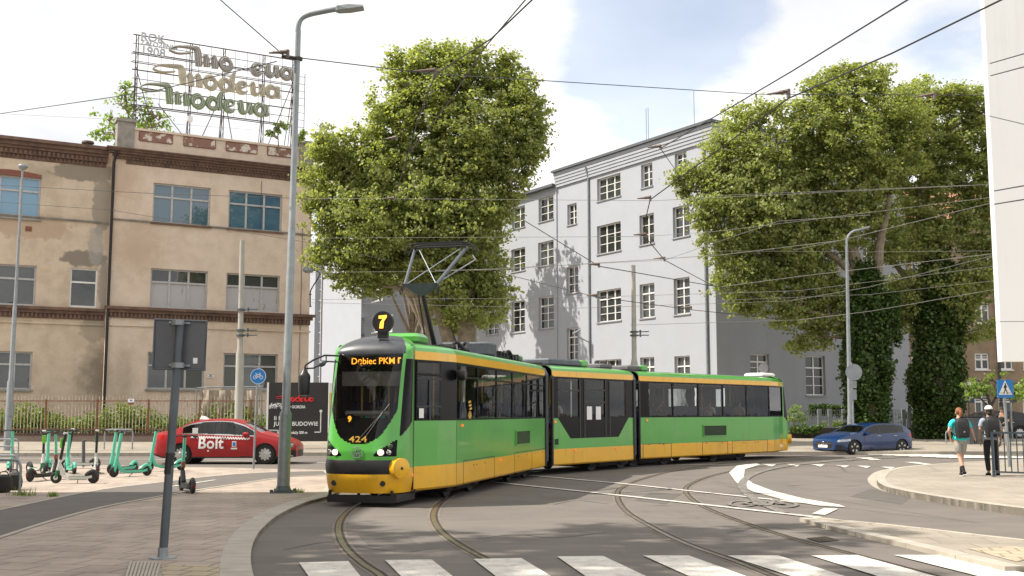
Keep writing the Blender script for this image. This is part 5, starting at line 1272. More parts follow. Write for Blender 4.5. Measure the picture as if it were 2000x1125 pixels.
b = MB(); b.add([(1.38,-.3,1.43),(1.62,-.3,1.43),(1.62,.1,1.43),(1.38,.1,1.43),(1.42,-.27,1.52),(1.46,-.27,1.54),(1.46,.07,1.54),(1.42,.07,1.52)],[(0,3,2,1),(0,1,5,4),(1,2,6,5),(2,3,7,6),(3,0,4,7),(4,5,6,7)]); b.build('taxi_roof_sign','white_sign',TAXI)
b = MB(); b.add([(1.12,-.03,1.33),(1.26,-.03,1.40),(1.26,.03,1.40),(1.12,.03,1.33),(1.12,-.02,1.42),(1.16,-.02,1.43),(1.16,.02,1.43),(1.12,.02,1.42)],[(0,3,2,1),(0,1,5,4),(1,2,6,5),(2,3,7,6),(3,0,4,7),(4,5,6,7)]); b.build('aerial','paint_red',TAXI)
b = MB(); pts = [(4.50,onside(4.50,.5),.52),(4.44,onside(4.44,.4)-.004,.40),(4.43,onside(4.43,.3)-.004,.29),(4.55,onside(4.55,.28)-.004,.25)]; b.tube(pts,.014,6); b.build('bumper_trim','chrome',TAXI)
hatch = dict(L=4.42,W=1.80,wr=.335,wheels=(.83,3.56),paint='paint_blue',trim='black',
  top=[(0,.82),(.05,.98),(.12,1.05),(.5,1.33),(1.0,1.415),(1.7,1.44),(2.2,1.41),(2.55,1.32),(3.2,1.0),(3.7,.93),(4.1,.82),(4.32,.70),(4.42,.58)],
  belt=[(0,1.02),(.9,1.0),(3.1,.93),(4.42,.72)], gx=(.62,3.0), pillars=[(2.05,.05),(1.05,.02)],
  patches={'headlight':(3.78,4.34,.64,.74),'taillight':(-.1,.32,.82,.95),'bumper_vent':(4.22,4.40,.28,.46)}, slope={'headlight':-.08},
  screens={'windscreen':(2.55,3.18),'rear_window':(.14,.5)}, grille=(.30,.58), seats=(1.3,2.3), rim='spoke', mirror=(2.85,.98), handles=(1.2,2.15), hz=.86, doorlines=(1.15,2.05,3.0), tumble=.40)
fw_, rw_ = gp(1648,885), gp(1750,885)
YB = 46.5; pf = at(1648,885,YB-.6); pr = at(1750,885,YB+.6); dvec = Vector((-(1750-1648)/2150*47, -1.55, 0)); ang = math.atan2(dvec.y, dvec.x); sB = dvec.length/2.73
sB = .98
mid = at(1686,885,46.5); u = Vector((-math.cos(R(28)),-math.sin(R(28)),0)); ang = math.atan2(u.y,u.x)
BL, hwB = car('parked_car','dark blue hatchback with silver spoked wheels waiting beyond the junction behind the tram', (mid.x-u.x*2.2*sB, mid.y-u.y*2.2*sB, 0), ang, hatch, sB); BL.scale = (sB,sB,sB*.89)
b = MB(); b.bbox(4.47,4.485,-.27,.27,.33,.45,.004); b.build('number_plate','white_sign',BL)
b = MB(); b.tube([(4.478,.085*math.cos(q),.52+.085*math.sin(q)) for q in np.linspace(0,2*math.pi,21)],.012,6)
for q in (90,210,330): b.tube([(4.478,0,.52),(4.478,.08*math.cos(R(q)),.52+.08*math.sin(R(q)))],.012,6)
b.build('front_emblem','chrome',BL); b = MB(); b.box(4.47,4.478,-.5,.5,.515,.53); b.build('grille_bar','chrome',BL)
# dark car far right behind the pedestrians
dark = dict(hatch); dark['paint'] = 'black'; dark['rim'] = 'cap'
pc = at(1925,850,57); DK, _ = car('parked_car','black car parked behind the two walking people, mostly hidden', (pc.x+2.2, pc.y, .35), R(180), dark, 1.0)
# ------------------------------------------------------------------ POLES, SIGNS
def pole_px(name, label, cat, base, top, segs, z0, m='galv', extra=None, group=None, Y=None):
    """upright pole standing on the ground point under base"""
    o = at(base[0], base[1], Y) if Y else gp(base[0], base[1], z0); t = thing(name, label, cat, (o.x, o.y, z0), 0, group)
    d = ray(*top); k = ((Vector((o.x,o.y))).length)/Vector((d.x,d.y)).length; tp = CAM + d*k
    H = tp.z - z0; lean = (tp.x-o.x)/H
    b = MB(); pts = []; rs = []
    for (fz, r_) in segs: pts.append((lean*H*fz, 0, H*fz)); rs.append(r_)
    b.tube(pts, rs, 14); b.build('pole', m, t, True)
    return t, H, lean
# front street lamp
t, H, ln_ = pole_px('street_lamp','tall grey steel street lamp standing on the near pavement beside the tram front','street lamp',(553,962),(583,60),[(0,.135),(.005,.135),(.163,.125),(.164,.125),(.172,.09),(.56,.078),(.562,.07),(1,.06)],Z1)
YL = t.location.y; W_ = lambda x,y,Y=YL: Vector(at(x,y,Y)) - t.location
b = MB(); b.tube(catmull([W_(582,62),W_(583,50),W_(588,37),W_(602,29),W_(628,23),W_(658,17.5)],5),[.06]*5*5+[.05],10); b.build('lamp_arm','galv',t,True)
p, q = W_(655,19), W_(710,14); dd = (q-p); b = MB(); 
b.M = Matrix.Translation(p) @ Matrix.Rotation(math.atan2(-.0,1),4,'Z') @ Matrix.Rotation(-math.atan2(dd.z,dd.x),4,'Y')
b.loft([[(0,-.05,-.04),(0,.05,-.04),(0,.05,.04),(0,-.05,.04)],[(.06,-.12,-.05),(.06,.12,-.05),(.06,.12,.05),(.06,-.12,.05)],[(.3,-.15,-.05),(.3,.15,-.05),(.3,.13,.055),(.3,-.13,.055)],[(dd.length,-.14,-.03),(dd.length,.14,-.03),(dd.length,.11,.02),(dd.length,-.11,.02)]]); b.build('lamp_head','galv',t)
b = MB(); b.box(-.23,.23,-.23,.23,0,.02); b.box(-.15,.15,-.15,.15,.02,.05)
for sx_ in (-1,1):
    for sy in (-1,1): b.box(sx_*.2-.03,sx_*.2+.03,sy*.2-.03,sy*.2+.03,.02,.07)
b.tube([(0,0,.05),(0,0,.14)],[.17,.135],14); b.build('base_plate','galv_dark',t)
b = MB(); pz = W_(583,115); b.tube([pz+Vector((-.05,-.05,0)),pz+Vector((-.35,-.05,.05))],.04,8); b.tube([pz-Vector((0,0,.03)),pz+Vector((0,0,.03))],.09,12); b.build('wire_clamp','darkmetal',t)
# left lamp
t, H, ln_ = pole_px('street_lamp','slim pale street lamp with flat head at the far left edge before the beige wing','street lamp',(15,850),(45,330),[(0,.14),(.24,.13),(.25,.09),(.5,.085),(.51,.065),(1,.04)],.14,Y=45.0)
W_ = lambda x,y: Vector(at(x,y,t.location.y)) - t.location
b = MB(); c = W_(45,326); b.lathe([(.05,-.12),(.12,-.1),(.2,.0),(.2,.04),(.18,.08),(.02,.1)],c,'z',18); b.build('lamp_head','galv',t,True)
b = MB(); c = W_(20,800); b.tube([c+Vector((0,0,-.25)),c+Vector((0,0,.25))],.16,12); b.build('cable_box','galv',t)
# right lamp
t, H, ln_ = pole_px('street_lamp','grey street lamp with curved arm standing before the ivy trees','street lamp',(1661,862),(1654,480),[(0,.14),(.13,.13),(.14,.13),(.16,.1),(.6,.085),(1,.06)],.2,Y=49.5)
Yl = t.location.y; W_ = lambda x,y: Vector(at(x,y,Yl)) - t.location
b = MB(); b.tube(catmull([W_(1654,482),W_(1654,470),W_(1658,459),W_(1668,451),W_(1680,449)],5),.055,8); b.build('lamp_arm','galv',t,True)
p = W_(1678,449); b = MB(); b.M = Matrix.Translation(p) @ Matrix.Rotation(R(-14),4,'Y'); b.bbox(0,.48,-.13,.13,-.04,.05,.02); b.build('lamp_head','galv',t)
# round sign backs next to it
o = at(1667,825,Yl-1.5); t = thing('sign_post','grey round sign back and two small plates on a post by the right lamp','road sign',(o.x,o.y,.3)); W_ = lambda x,y: Vector(at(x,y,t.location.y)) - t.location
b = MB(); b.tube([(0,0,0),(0,0,W_(1667,708).z)],.035,8); b.build('pole','galv',t)
c = W_(1667,727); b = MB(); b.tube([c+Vector((-.0,-.06,0)),c+Vector((0,-.04,0))],[.36,.36],28); b.build('round_sign','galv',t)
for y0_,y1_ in ((744,758),(761,781)): a_ = W_(1662,y1_); c_ = W_(1672,y0_); b = MB(); b.box(a_.x,c_.x,-.06,-.04,a_.z,c_.z); b.build('plate','galv',t)
# catenary poles
for lab, base, top, r0_, z0 in (('pale concrete-grey overhead line pole behind the red taxi',(466,845),(473,470),.17,.3),('pale overhead line pole rising behind the tram middle section',(1240,850),(1237,518),.17,.3)):
    t, H, ln_ = pole_px('overhead_line_pole',lab,'pole',base,top,[(0,r0_),(.44 if r0_ else 0,r0_*1.0),(.47,r0_*.7),(.75,r0_*.64),(1,r0_*.58)],z0,'pole_cream',Y=46.0 if base[0] < 900 else 52.0)
    for zf in (.66,.56,.535) if base[0] < 900 else (.62,.60):
        b = MB()
        b.tube([(ln_*H*zf,0,H*zf-.04),(ln_*H*zf,0,H*zf+.04)],.19,12); b.tube([(0,-.1,H*zf),(.7,-.2,H*zf)],.025,6); b.tube([(.3,-.15,H*zf-.08),(.3,-.15,H*zf+.08)],.04,6); b.build('pole_clamp','galv_dark',t)
# dark pole right with bus stop box
t, H, ln_ = pole_px('utility_pole','dark thick pole in front of the tenement carrying a stop box','pole',(1872,856),(1866,640),[(0,.28),(.5,.26),(1,.22)],.35,'darkmetal',Y=56.0)
W_ = lambda x,y: Vector(at(x,y,t.location.y)) - t.location
a_ = W_(1872,766); c_ = W_(1892,746); b = MB(); b.bbox(a_.x,c_.x,-.3,-.05,a_.z,c_.z,.03); bx_ = b.build('stop_box','winwhite',t)
b = MB(); c = W_(1881,750); add_text(b,'H',c.x,-.305,c.z,.26,.003,.01); b.build('lettering','blue_sign',bx_)
# sign back front left
o = gp(318,1090,Z1); t = thing('road_sign','dark grey back of a square road sign on a leaning post in the left foreground','road sign',(o.x,o.y,Z1)); W_ = lambda x,y,Y=o.y: Vector(at(x,y,Y)) - t.location
b = MB(); tp = W_(352,627); b.tube([(0,0,0),tp],.049,14); b.build('pole','galv_dark',t,True)
b = MB(); b.lathe([(.16,0),(.16,.012),(.06,.02),(.058,.12)],(0,0,0),'z',10); b.build('base_plate','galv',t)
YS = o.y+.09
C_ = [W_(299,719,YS),W_(400,722,YS),W_(404,628,YS),W_(303,624,YS)]
b = MB(); n_ = Vector((0,.03,0)); b.add([tuple(p) for p in C_]+[tuple(p+n_) for p in C_],[(0,1,2,3),(7,6,5,4),(0,4,5,1),(1,5,6,2),(2,6,7,3),(3,7,4,0)]); pn = b.build('sign_panel','greypanel',t)
b = MB(); b.tube([*C_, C_[0]],.018,6); b.build('sign_rim','galv_dark',pn)
for yy in (633,716): b = MB(); p = W_(300,yy-4,YS-.02); q = W_(402,yy,YS-.02); b.tube([p.lerp(q,.3),p.lerp(q,.7)],.015,6); m_ = p.lerp(q,.5); b.tube([m_+Vector((0,-.08,-.03)),m_+Vector((0,-.08,.03))],.075,12); b.build('bracket','galv',t)
a_ = W_(377,710,YS-.01); c_ = W_(386,699,YS-.01); b = MB(); b.box(a_.x,c_.x,a_.y-.004,a_.y,a_.z,c_.z); b.build('sticker','white_sign',pn)
c = W_(331,905); b = MB(); b.tube([c-Vector((.006,0,.12)),c+Vector((.006,0,.12))],.052,14); b.build('pole_tape','black',t)
# bicycle sign
def lines(mb, segs, y, w, mi=None):
    for a, c in segs:
        d = Vector((c[0]-a[0], c[1]-a[1])); n = Vector((-d.y,d.x)).normalized()*w/2
        mb.prism([(a[0]+n.x,a[1]+n.y),(a[0]-n.x,a[1]-n.y),(c[0]-n.x,c[1]-n.y),(c[0]+n.x,c[1]+n.y)], y-.004, y, mi)
def ring(mb, cx, cz, r_, w, y, mi=None, n=28):
    for k in range(n):
        q0, q1 = 2*math.pi*k/n, 2*math.pi*(k+1)/n
        mb.prism([(cx+(r_-w/2)*math.cos(q0),cz+(r_-w/2)*math.sin(q0)),(cx+(r_+w/2)*math.cos(q0),cz+(r_+w/2)*math.sin(q0)),(cx+(r_+w/2)*math.cos(q1),cz+(r_+w/2)*math.sin(q1)),(cx+(r_-w/2)*math.cos(q1),cz+(r_-w/2)*math.sin(q1))], y-.004, y, mi)
t, H, ln_ = pole_px('bicycle_sign','round blue sign with a white bicycle on a thin grey post','road sign',(495,916),(504,722),[(0,.032),(1,.032)],Z1)
W_ = lambda x,y: Vector(at(x,y,t.location.y)) - t.location
c = W_(505,735); b = MB(); b.tube([c+Vector((0,-.05,0)),c+Vector((0,-.03,0))],[.235,.235],36); pl = b.build('sign_disc','blue_sign',t)
b = MB(); y_ = c.y-.052; ring(b,c.x,c.z,.224,.012,y_)
for dx_ in (-.09,.09): ring(b,c.x+dx_,c.z-.03,.05,.012,y_,n=16)
k = .9; lines(b,[((c.x-.09,c.z-.03),(c.x-.05,c.z+.05)),((c.x-.05,c.z+.05),(c.x+.055,c.z+.06)),((c.x-.05,c.z+.05),(c.x,c.z-.03)),((c.x,c.z-.03),(c.x-.09,c.z-.03)),((c.x,c.z-.03),(c.x+.055,c.z+.06)),((c.x+.09,c.z-.03),(c.x+.05,c.z+.09)),((c.x+.03,c.z+.09),(c.x+.08,c.z+.09)),((c.x-.05,c.z+.05),(c.x-.06,c.z+.08)),((c.x-.09,c.z+.08),(c.x-.035,c.z+.08))],y_,.014)
b.build('bicycle_symbol','white_sign',pl)
# pedestrian crossing sign
t, H, ln_ = pole_px('crossing_sign','blue square pedestrian crossing sign on a grey post by the right railing','road sign',(1972,912),(1961,778),[(0,.04),(1,.04)],Z2)
Yc = t.location.y; W_ = lambda x,y: Vector(at(x,y,Yc)) - t.location
a_ = W_(1947,777); c_ = W_(1976,742); b = MB(); b.box(a_.x,c_.x,-.07,-.045,a_.z,c_.z); pl = b.build('sign_panel','blue_sign',t); y_ = -.0705
wd = c_.x-a_.x; hd = c_.z-a_.z; mx_ = (a_.x+c_.x)/2; bz = a_.z
b = MB(); b.prism([(a_.x+wd*.08,bz+hd*.17),(c_.x-wd*.08,bz+hd*.17),(mx_,bz+hd*.96)][::-1],y_-.004,y_); b.build('triangle','white_sign',pl); y2 = y_-.0045
b = MB(); S_ = hd; f_ = lambda u,v_: (mx_+u*S_, bz+v_*S_)
b.tube([(mx_+.01*S_,y2,bz+.77*S_),(mx_+.01*S_,y2-.004,bz+.77*S_)],.04*S_,12)
lines(b,[(f_(0,.72),f_(0,.47)),(f_(0,.72),f_(.09,.58)),(f_(0,.72),f_(-.09,.55)),(f_(0,.47),f_(-.06,.36)),(f_(-.06,.36),f_(-.10,.21)),(f_(0,.47),f_(.07,.35)),(f_(.07,.35),f_(.10,.21))],y2,.05*S_); lines(b,[(f_(-.02,.70),f_(0,.48))],y2-.001,.09*S_); lines(b,[(f_(-.3,.27),f_(-.12,.27)),(f_(.13,.27),f_(.3,.27))],y2,.02*S_)
b.build('walking_symbol','black',pl)
# parking sign
o = at(1895,850,55); t = thing('parking_sign','small dark blue parking sign with white P before the tenement','road sign',(o.x,o.y,.35)); W_ = lambda x,y: Vector(at(x,y,55)) - t.location
b = MB(); b.tube([(0,0,0),(0,0,W_(1895,788).z)],.03,8); b.build('pole','galv_dark',t)
a_ = W_(1890,787); c_ = W_(1901,769); b = MB(); M['deepblue'] = mat('deep_blue',(.015,.05,.14),.5); b.box(a_.x,c_.x,-.06,-.03,a_.z,c_.z); pl = b.build('sign_panel','deepblue',t); b = MB(); add_text(b,'P',(a_.x+c_.x)/2,-.064,(a_.z+c_.z)/2,.4,.002,.012); b.build('lettering','white_sign',pl)
o = at(1977,850,52); t = thing('sign_post','thin grey post with a round sign back just behind the crossing sign','road sign',(o.x,o.y,.3)); W_ = lambda x,y: Vector(at(x,y,52)) - t.location
b = MB(); b.tube([(0,0,-.3),(0,0,W_(1977,760).z)],.04,8); b.build('pole','galv',t); c = W_(1979,776); b = MB(); b.tube([c+Vector((0,-.06,0)),c+Vector((0,-.04,0))],[.26,.26],20); b.build('round_sign','galv_dark',t)

# ------------------------------------------------------------------ FENCE IN FRONT OF BUILDING 1
YF = 50.6; zg = far_z(-20, YF); fz = lambda py: at(500,py,YF).z; xa = at(-60,800,YF).x; xb = at(515,800,YF).x
t = thing('garden_wall','low dark red brick wall under the bar fence','wall',(xa,YF,zg)); b = MB(); b.box(0,xb-xa,0,.3,-.3,fz(846)-zg-.1); b.build('brickwork','brickwall',t); b = MB(); b.box(-.02,xb-xa+.02,-.04,.34,fz(846)-zg-.1,fz(846)-zg); b.build('coping','brickwall',t)
zw = fz(846)-zg
t = thing('bar_fence','rusty pale iron bar fence before the beige building','fence',(xa,YF+.12,zg)); b = MB(); n = int((xb-xa)/.155)
for k in range(n):
    x = k*.155; hh = fz(772)-zg+random.uniform(-.02,.02); b.tube([(x,0,zw),(x,0,hh-.1),(x,0,hh)],[.017,.017,.005],5)
b.build('bars','bars',t); b = MB()
for zz in (fz(783)-zg, fz(838)-zg): b.box(0,xb-xa,-.02,.02,zz-.02,zz+.02)
b.build('rail','rust',t)
for k in range(8): b = MB(); x = 1.1+k*2.35; b.box(x-.03,x+.03,-.045,.03,zw,fz(780)-zg); b.build('post','rust',t) if x < xb-xa else None
o = at(255,785,YF); t = thing('fence_notice','small red and white camera notice hung on the bar fence','sign',(o.x,YF+.06,o.z)); b = MB(); b.box(-.14,.14,-.01,0,-.12,.14); b.build('plate','white_sign',t); b = MB(); b.box(-.14,.14,-.014,-.0105,-.12,-.02); b.build('red_band','brick_red',t); b = MB(); b.bbox(-.06,.06,-.016,-.0105,.04,.1,.002); b.build('camera_symbol','blue_sign',t)
# weeds behind the fence
C_ = []
for k in range(700):
    x = random.uniform(xa, xb-.3); y = YF+random.uniform(.5,2.3); hh = zg+.35+random.uniform(.3,1.3)*(.8+.3*math.sin(x*1.3)); nn = 26
    p = np.column_stack([x+RNG.normal(size=nn)*.14, y+RNG.normal(size=nn)*.14, zg+RNG.uniform(size=nn)**.7*(hh-zg+.15)]); C_.append(p)
tag(leaves_obj('weeds', np.concatenate(C_), .13, 'leaf_grass', up=.1), 'green weeds growing behind the bar fence', 'weeds', kind='stuff')
# grass tufts
tx = []
for i,(px_,py_,s_,z_,lab) in enumerate([(45,968,.35,Z1,'grass tuft at the foot of the bicycle hoops'),(103,970,.12,Z1,'tiny green weed on the slabs right of the hoops'),(578,962,.2,Z1,'small grass tuft beside the base of the near street lamp'),(258,880,.3,.13,'grass tuft under the hoop on the far pavement'),(28,880,.4,.13,'grass tuft on the far pavement at the left edge')]):
    o = gp(px_,py_,z_); b = MB()
    for k in range(70):
        a = random.uniform(0,6.28); r_ = random.uniform(0,s_); l_ = random.uniform(.05,.14)*(1.6 if s_>.3 else 1); x,y = r_*math.cos(a), r_*math.sin(a)*.5; dx_,dy_ = random.uniform(-.05,.05),random.uniform(-.05,.05)
        b.add([(x-.006,y,0),(x+.006,y,0),(x+dx_,y+dy_,l_)],[(0,1,2)])
    q = b.build('grass_tuft','leaf_grass'); q.location = o; tag(q,lab,'grass',group='grass tufts in the paving')
# site fence with tarp
YT = 51.6; P_ = lambda x,y,Y=YT: Vector(at(x,y,Y))
o = P_(388,850); t = thing('site_fence','grey tube site fence covered by a dirty beige tarpaulin left of the black hoarding','fence',(o.x,YT,zg)); q = lambda x,y: P_(x,y)-t.location
b = MB(); b.tube(catmull([q(383,870),q(384,775),q(386,762),q(395,757),q(505,756),q(511,762),q(512,870)],3),.03,6); b.tube([q(383,800),q(512,800)],.015,5); b.build('frame','galv',t,True)
M['tarp'] = mat('beige_tarp',(.44,.38,.31),.8,col2=(.30,.25,.2),scale=1.6,bump=.5)
b = MB(); nx,nz = 30,14; V_ = []
for j in range(nz+1):
    for i in range(nx+1):
        p = q(390+118*i/nx, 762+98*j/nz); p.y += .12*math.sin(i*.9+j*.4)+.06*math.sin(i*2.3); V_.append(tuple(p))
b.add(V_,[(j*(nx+1)+i+1,j*(nx+1)+i,(j+1)*(nx+1)+i,(j+1)*(nx+1)+i+1) for j in range(nz) for i in range(nx)]); b.build('tarpaulin','tarp',t,True)
# black hoarding
YH = 46.5; M['hoard'] = mat('hoarding_black',(.028,.025,.026),.55,var=.15); M['redletter'] = mat('red_letter',(.75,.03,.03),.5); M['yellow_poster'] = mat('yellow_poster',(.62,.55,.1),.7,var=.1)
o = Vector(at(519,860,YH)); t = thing('hoarding','black construction hoarding with red script and white lettering','billboard',(o.x,YH,far_z(-10,YH))); q = lambda x,y: Vector(at(x,y,YH))-t.location
a_ = q(519,862); c_ = q(641,747); b = MB(); b.box(a_.x+.08,c_.x,0,.12,a_.z,c_.z); b.build('panel','hoard',t); b = MB(); b.box(a_.x,a_.x+.08,-.02,.14,a_.z,c_.z); b.build('post','white',t)
b = MB(); un = (q(612,780).x-q(540,780).x)/955; bp = q(540,783); word(b,un,bp.x,bp.z-.02,-.03,.026); b.build('script_lettering','redletter',t)
b = MB()
for txt,x,y,sz in (('by GORDIA',566,795,.17),('II ETAP',535,817,.235),('JUŻ W BUDOWIE',535,828,.235),('Biuro sprzedaży 200 m',541,845,.155)):
    p = q(x,y); add_text(b,txt,p.x if txt[0]!='b' else p.x-.1,-.012,p.z,sz,.003,.004,'LEFT',space=1.05 if sz>.2 else .95,sx=.97 if sz>.2 else .92)
p = q(614,844); p2 = q(626,844); p3 = q(626,803); b.box(p.x,p2.x,-.014,-.01,p.z-.02,p.z+.02); b.box(p2.x-.02,p2.x+.02,-.014,-.01,p.z,p3.z); b.tube([(p2.x,-.01,p3.z),(p2.x,-.016,p3.z)],.06,14)
b.build('lettering','white_sign',t)
b = MB(); rr = random.Random(3)
for k in range(26):
    x = q(524+k*1.05,0+790).x; z_ = q(500,793).z; b.tube([(x,-.012,z_+rr.uniform(-.12,.12)),(x+.09,-.012,z_+rr.uniform(-.12,.14)),(x+.05,-.012,z_+rr.uniform(-.14,.1))],.009,4)
b.build('graffiti','white_sign',t)
o = Vector(at(643,860,YH-.4)); t = thing('notice_board','white board with yellow printed notices between hoarding and tram','notice board',(o.x,YH-.4,far_z(-10,YH))); q = lambda x,y: Vector(at(x,y,YH-.4))-t.location
a_ = q(641,862); c_ = q(672,748); b = MB(); b.box(a_.x,c_.x,0,.1,a_.z,c_.z); b.build('panel','winwhite',t); b = MB(); zt_ = q(650,850); b.box(a_.x,c_.x,-.02,0,a_.z,zt_.z); b.build('base_board','galv_dark',t)
for (y0_,y1_) in ((767,800),(803,813),(817,836)):
    a1 = q(643,y1_); c1 = q(670,y0_); b = MB(); b.box(a1.x,c1.x,-.02,-.001,a1.z,c1.z,0); k = 0
    zz = c1.z-.08
    while zz > a1.z+.06: b.box(a1.x+.06,c1.x-.1,-.024,-.0205,zz,zz+.012,1); zz -= .06
    b.build('poster',['yellow_poster','galv_dark'],t)
# hoops
def hoop(x0,x1,ytop,ybase,z,lab,grp,r_=.025,Yb=None,dy=.0,cat='bicycle rack'):
    o = gp(x1,ybase,z); t = thing('bicycle_hoop',lab,cat,(o.x,o.y,z),0,grp); Y = o.y; q = lambda x,y: Vector(at(x,y,Y))-t.location
    tp = q(x1,ytop).z; xl_ = q(x0,ytop).x; c = .14; P = catmull([(xl_,0,0),(xl_,0,tp*.5),(xl_,0,tp-c),(xl_+c*.3,0,tp-c*.3),(xl_+c,0,tp),(-c,0,tp),(-c*.3,0,tp-c*.3),(0,0,tp-c),(0,0,tp*.5),(0,0,0)],4)
    b = MB(); b.tube(P,r_,8); b.build('tube','galv',t,True); b = MB(); b.tube([(0,0,0),(0,0,.01)],.06,10); b.tube([(xl_,0,0),(xl_,0,.01)],.06,10); b.build('foot_plate','galv',t); return t
hoop(-60,38,899,965,Z1,'nearest grey tube bicycle hoop at the left edge with black wheels behind','bicycle hoops at the left edge',.028)
hoop(-58,31,890,955,Z1,'second grey tube bicycle hoop just behind the nearest one','bicycle hoops at the left edge',.028)
hoop(-50,24,872,935,Z1,'third grey tube bicycle hoop from the front at the left edge','bicycle hoops at the left edge')
hoop(-40,34,858,911,Z1,'farthest grey tube bicycle hoop of the left edge row','bicycle hoops at the left edge')
hoop(205,258,839,881,.13,'thin grey hoop on the far pavement between the teal scooters','hoops on the far pavement',.03)
hoop(508,548,841,882,.13,'grey tube hoop behind the bonnet of the red taxi','hoops on the far pavement',.03)
hoop(1847,1895,842,874,.13,'dark hoop on the far pavement left of the walking people','hoops on the far pavement',.03)
t, H, ln_ = pole_px('bollard','dark grey steel bollard with rounded cap between the scooters','bollard',(163,911),(163,858),[(0,.05),(.93,.05)],Z1,'galv_dark')
b = MB(); b.lathe([(.055,H*.93),(.06,H*.95),(.05,H*.985),(.01,H)],(0,0,0),'z',14); b.build('cap','galv_dark',t,True)

# ------------------------------------------------------------------ SCOOTERS
M['teal'] = mat('scooter_teal',(.10,.48,.34),.4,var=.05); M['lime'] = mat('scooter_lime',(.12,.45,.03),.45); M['scwhite'] = mat('scooter_white',(.55,.55,.53),.45,var=.06); M['scdgreen']=mat('scooter_green',(.02,.16,.06),.5)
def scooter(fpx, rpx, kind, label, steer=0, Lf=None, z=Z1):
    a = gp(*fpx, z); c = gp(*rpx, z)
    if Lf: c = a + (c-a).normalized()*Lf
    d = a-c; L_ = max(.75,min(1.0,d.length)); ang = math.atan2(d.y,d.x); mid = (a+c)/2
    t = thing('kick_scooter',label,'scooter',(mid.x,mid.y,z),ang,'rental kick scooters on the near pavement')
    wr = .13; xf, xr = L_/2, -L_/2
    pr = {'teal':('teal','teal','teal','black'),'white':('scwhite','black','scwhite','scdgreen'),'black':('black','teal','black','black')}[kind]
    for nm_, x in (('front_wheel',xf),('rear_wheel',xr)):
        b = MB(); b.lathe([(wr*.5,-.03),(wr*.85,-.035),(wr,-.015),(wr,.015),(wr*.85,.035),(wr*.5,.03)],(x,0,wr),'y',22,0)
        b.lathe([(.03,-.04),(wr*.42,-.032),(wr*.42,.032),(.03,.04)],(x,0,wr),'y',14,1)
        b.build(nm_,['rubber','scwhite' if (kind=='white' and x>0) else 'black'],t,True)
    b = MB(); b.loft([[(x,-w_,z0),(x,w_,z0),(x,w_,z1),(x,-w_,z1)] for x,w_,z0,z1 in ((xr+.02,.05,.13,.19),(xr+.16,.08,.10,.165),(xf-.32,.08,.10,.165),(xf-.2,.05,.12,.20),(xf-.1,.035,.2,.30))]); b.build('deck',pr[2],t)
    b = MB(); b.box(xr+.14,xf-.32,-.07,.07,.166,.175); b.box(xr+.18,xf-.34,-.082,.082,.085,.099); b.build('deck_mat',pr[3],t)
    b = MB(); b.tube(catmull([(xr-.10,0,.16),(xr-.06,0,.24),(xr+.02,0,.285),(xr+.12,0,.24),(xr+.18,0,.18)],4),.045,8); b.build('rear_mudguard','black' if kind!='teal' else 'teal',t,True)
    b = MB(); b.box(xr-.125,xr-.115,-.03,.03,.13,.17); b.build('rear_light','tail_red',t)
    st = thing('steering_assembly',None,None,(xf-.03,0,0),R(steer)); del_ = st; st.parent = t
    b = MB(); tw = .045 if kind=='teal' else .035
    b.tube([(.03,.0,wr),(-.01,0,.30)],[.045,.05],8); b.tube([(.03,.055,wr),(.0,.05,.30)],.015,6); b.tube([(.03,-.055,wr),(.0,-.05,.30)],.015,6); b.build('fork',pr[3] if kind=='white' else pr[0],st)
    b = MB(); b.tube([(-.13,0,.2),(-.04,0,.42)],[.06,.05],8); b.tube([(-.0,0,.28),(-.05,0,.55)],[tw*1.2,tw],8); b.build('neck',pr[0],st,True)
    b = MB(); b.tube([(-.05,0,.55),(-.14,0,1.12)],[tw,tw*.9],10); b.build('stem',pr[1],st,True)
    if kind == 'white': b = MB(); b.bbox(-.08,-.03,-.045,.045,.82,1.04,.01); b.build('phone_holder','lime' if random.random()<.5 else 'scdgreen',st)
    if kind == 'black': b = MB(); b.tube([(-.06,0,.5),(-.075,0,.62)],.046,10); b.build('stem_band','brick_red',st)
    b = MB(); b.tube(catmull([(-.20,.27,1.13),(-.16,.15,1.16),(-.14,0,1.15),(-.16,-.15,1.16),(-.20,-.27,1.13)],3),.014,6); b.tube([(-.20,.27,1.13),(-.19,.17,1.155)],.02,6); b.tube([(-.20,-.27,1.13),(-.19,-.17,1.155)],.02,6)
    b.tube([(-.12,.16,1.15),(-.10,.24,1.11)],.008,5); b.tube([(-.12,-.16,1.15),(-.10,-.24,1.11)],.008,5); b.build('handlebar','black',st,True)
    b = MB(); b.bbox(-.19,-.09,-.05,.05,1.13,1.18,.015); b.build('display','scwhite' if kind=='white' else 'black',st)
    b = MB(); b.tube([(-.08,0,.1),(-.02,-.12,.0)],.01,6); b.build('kickstand','black',t)
    return t
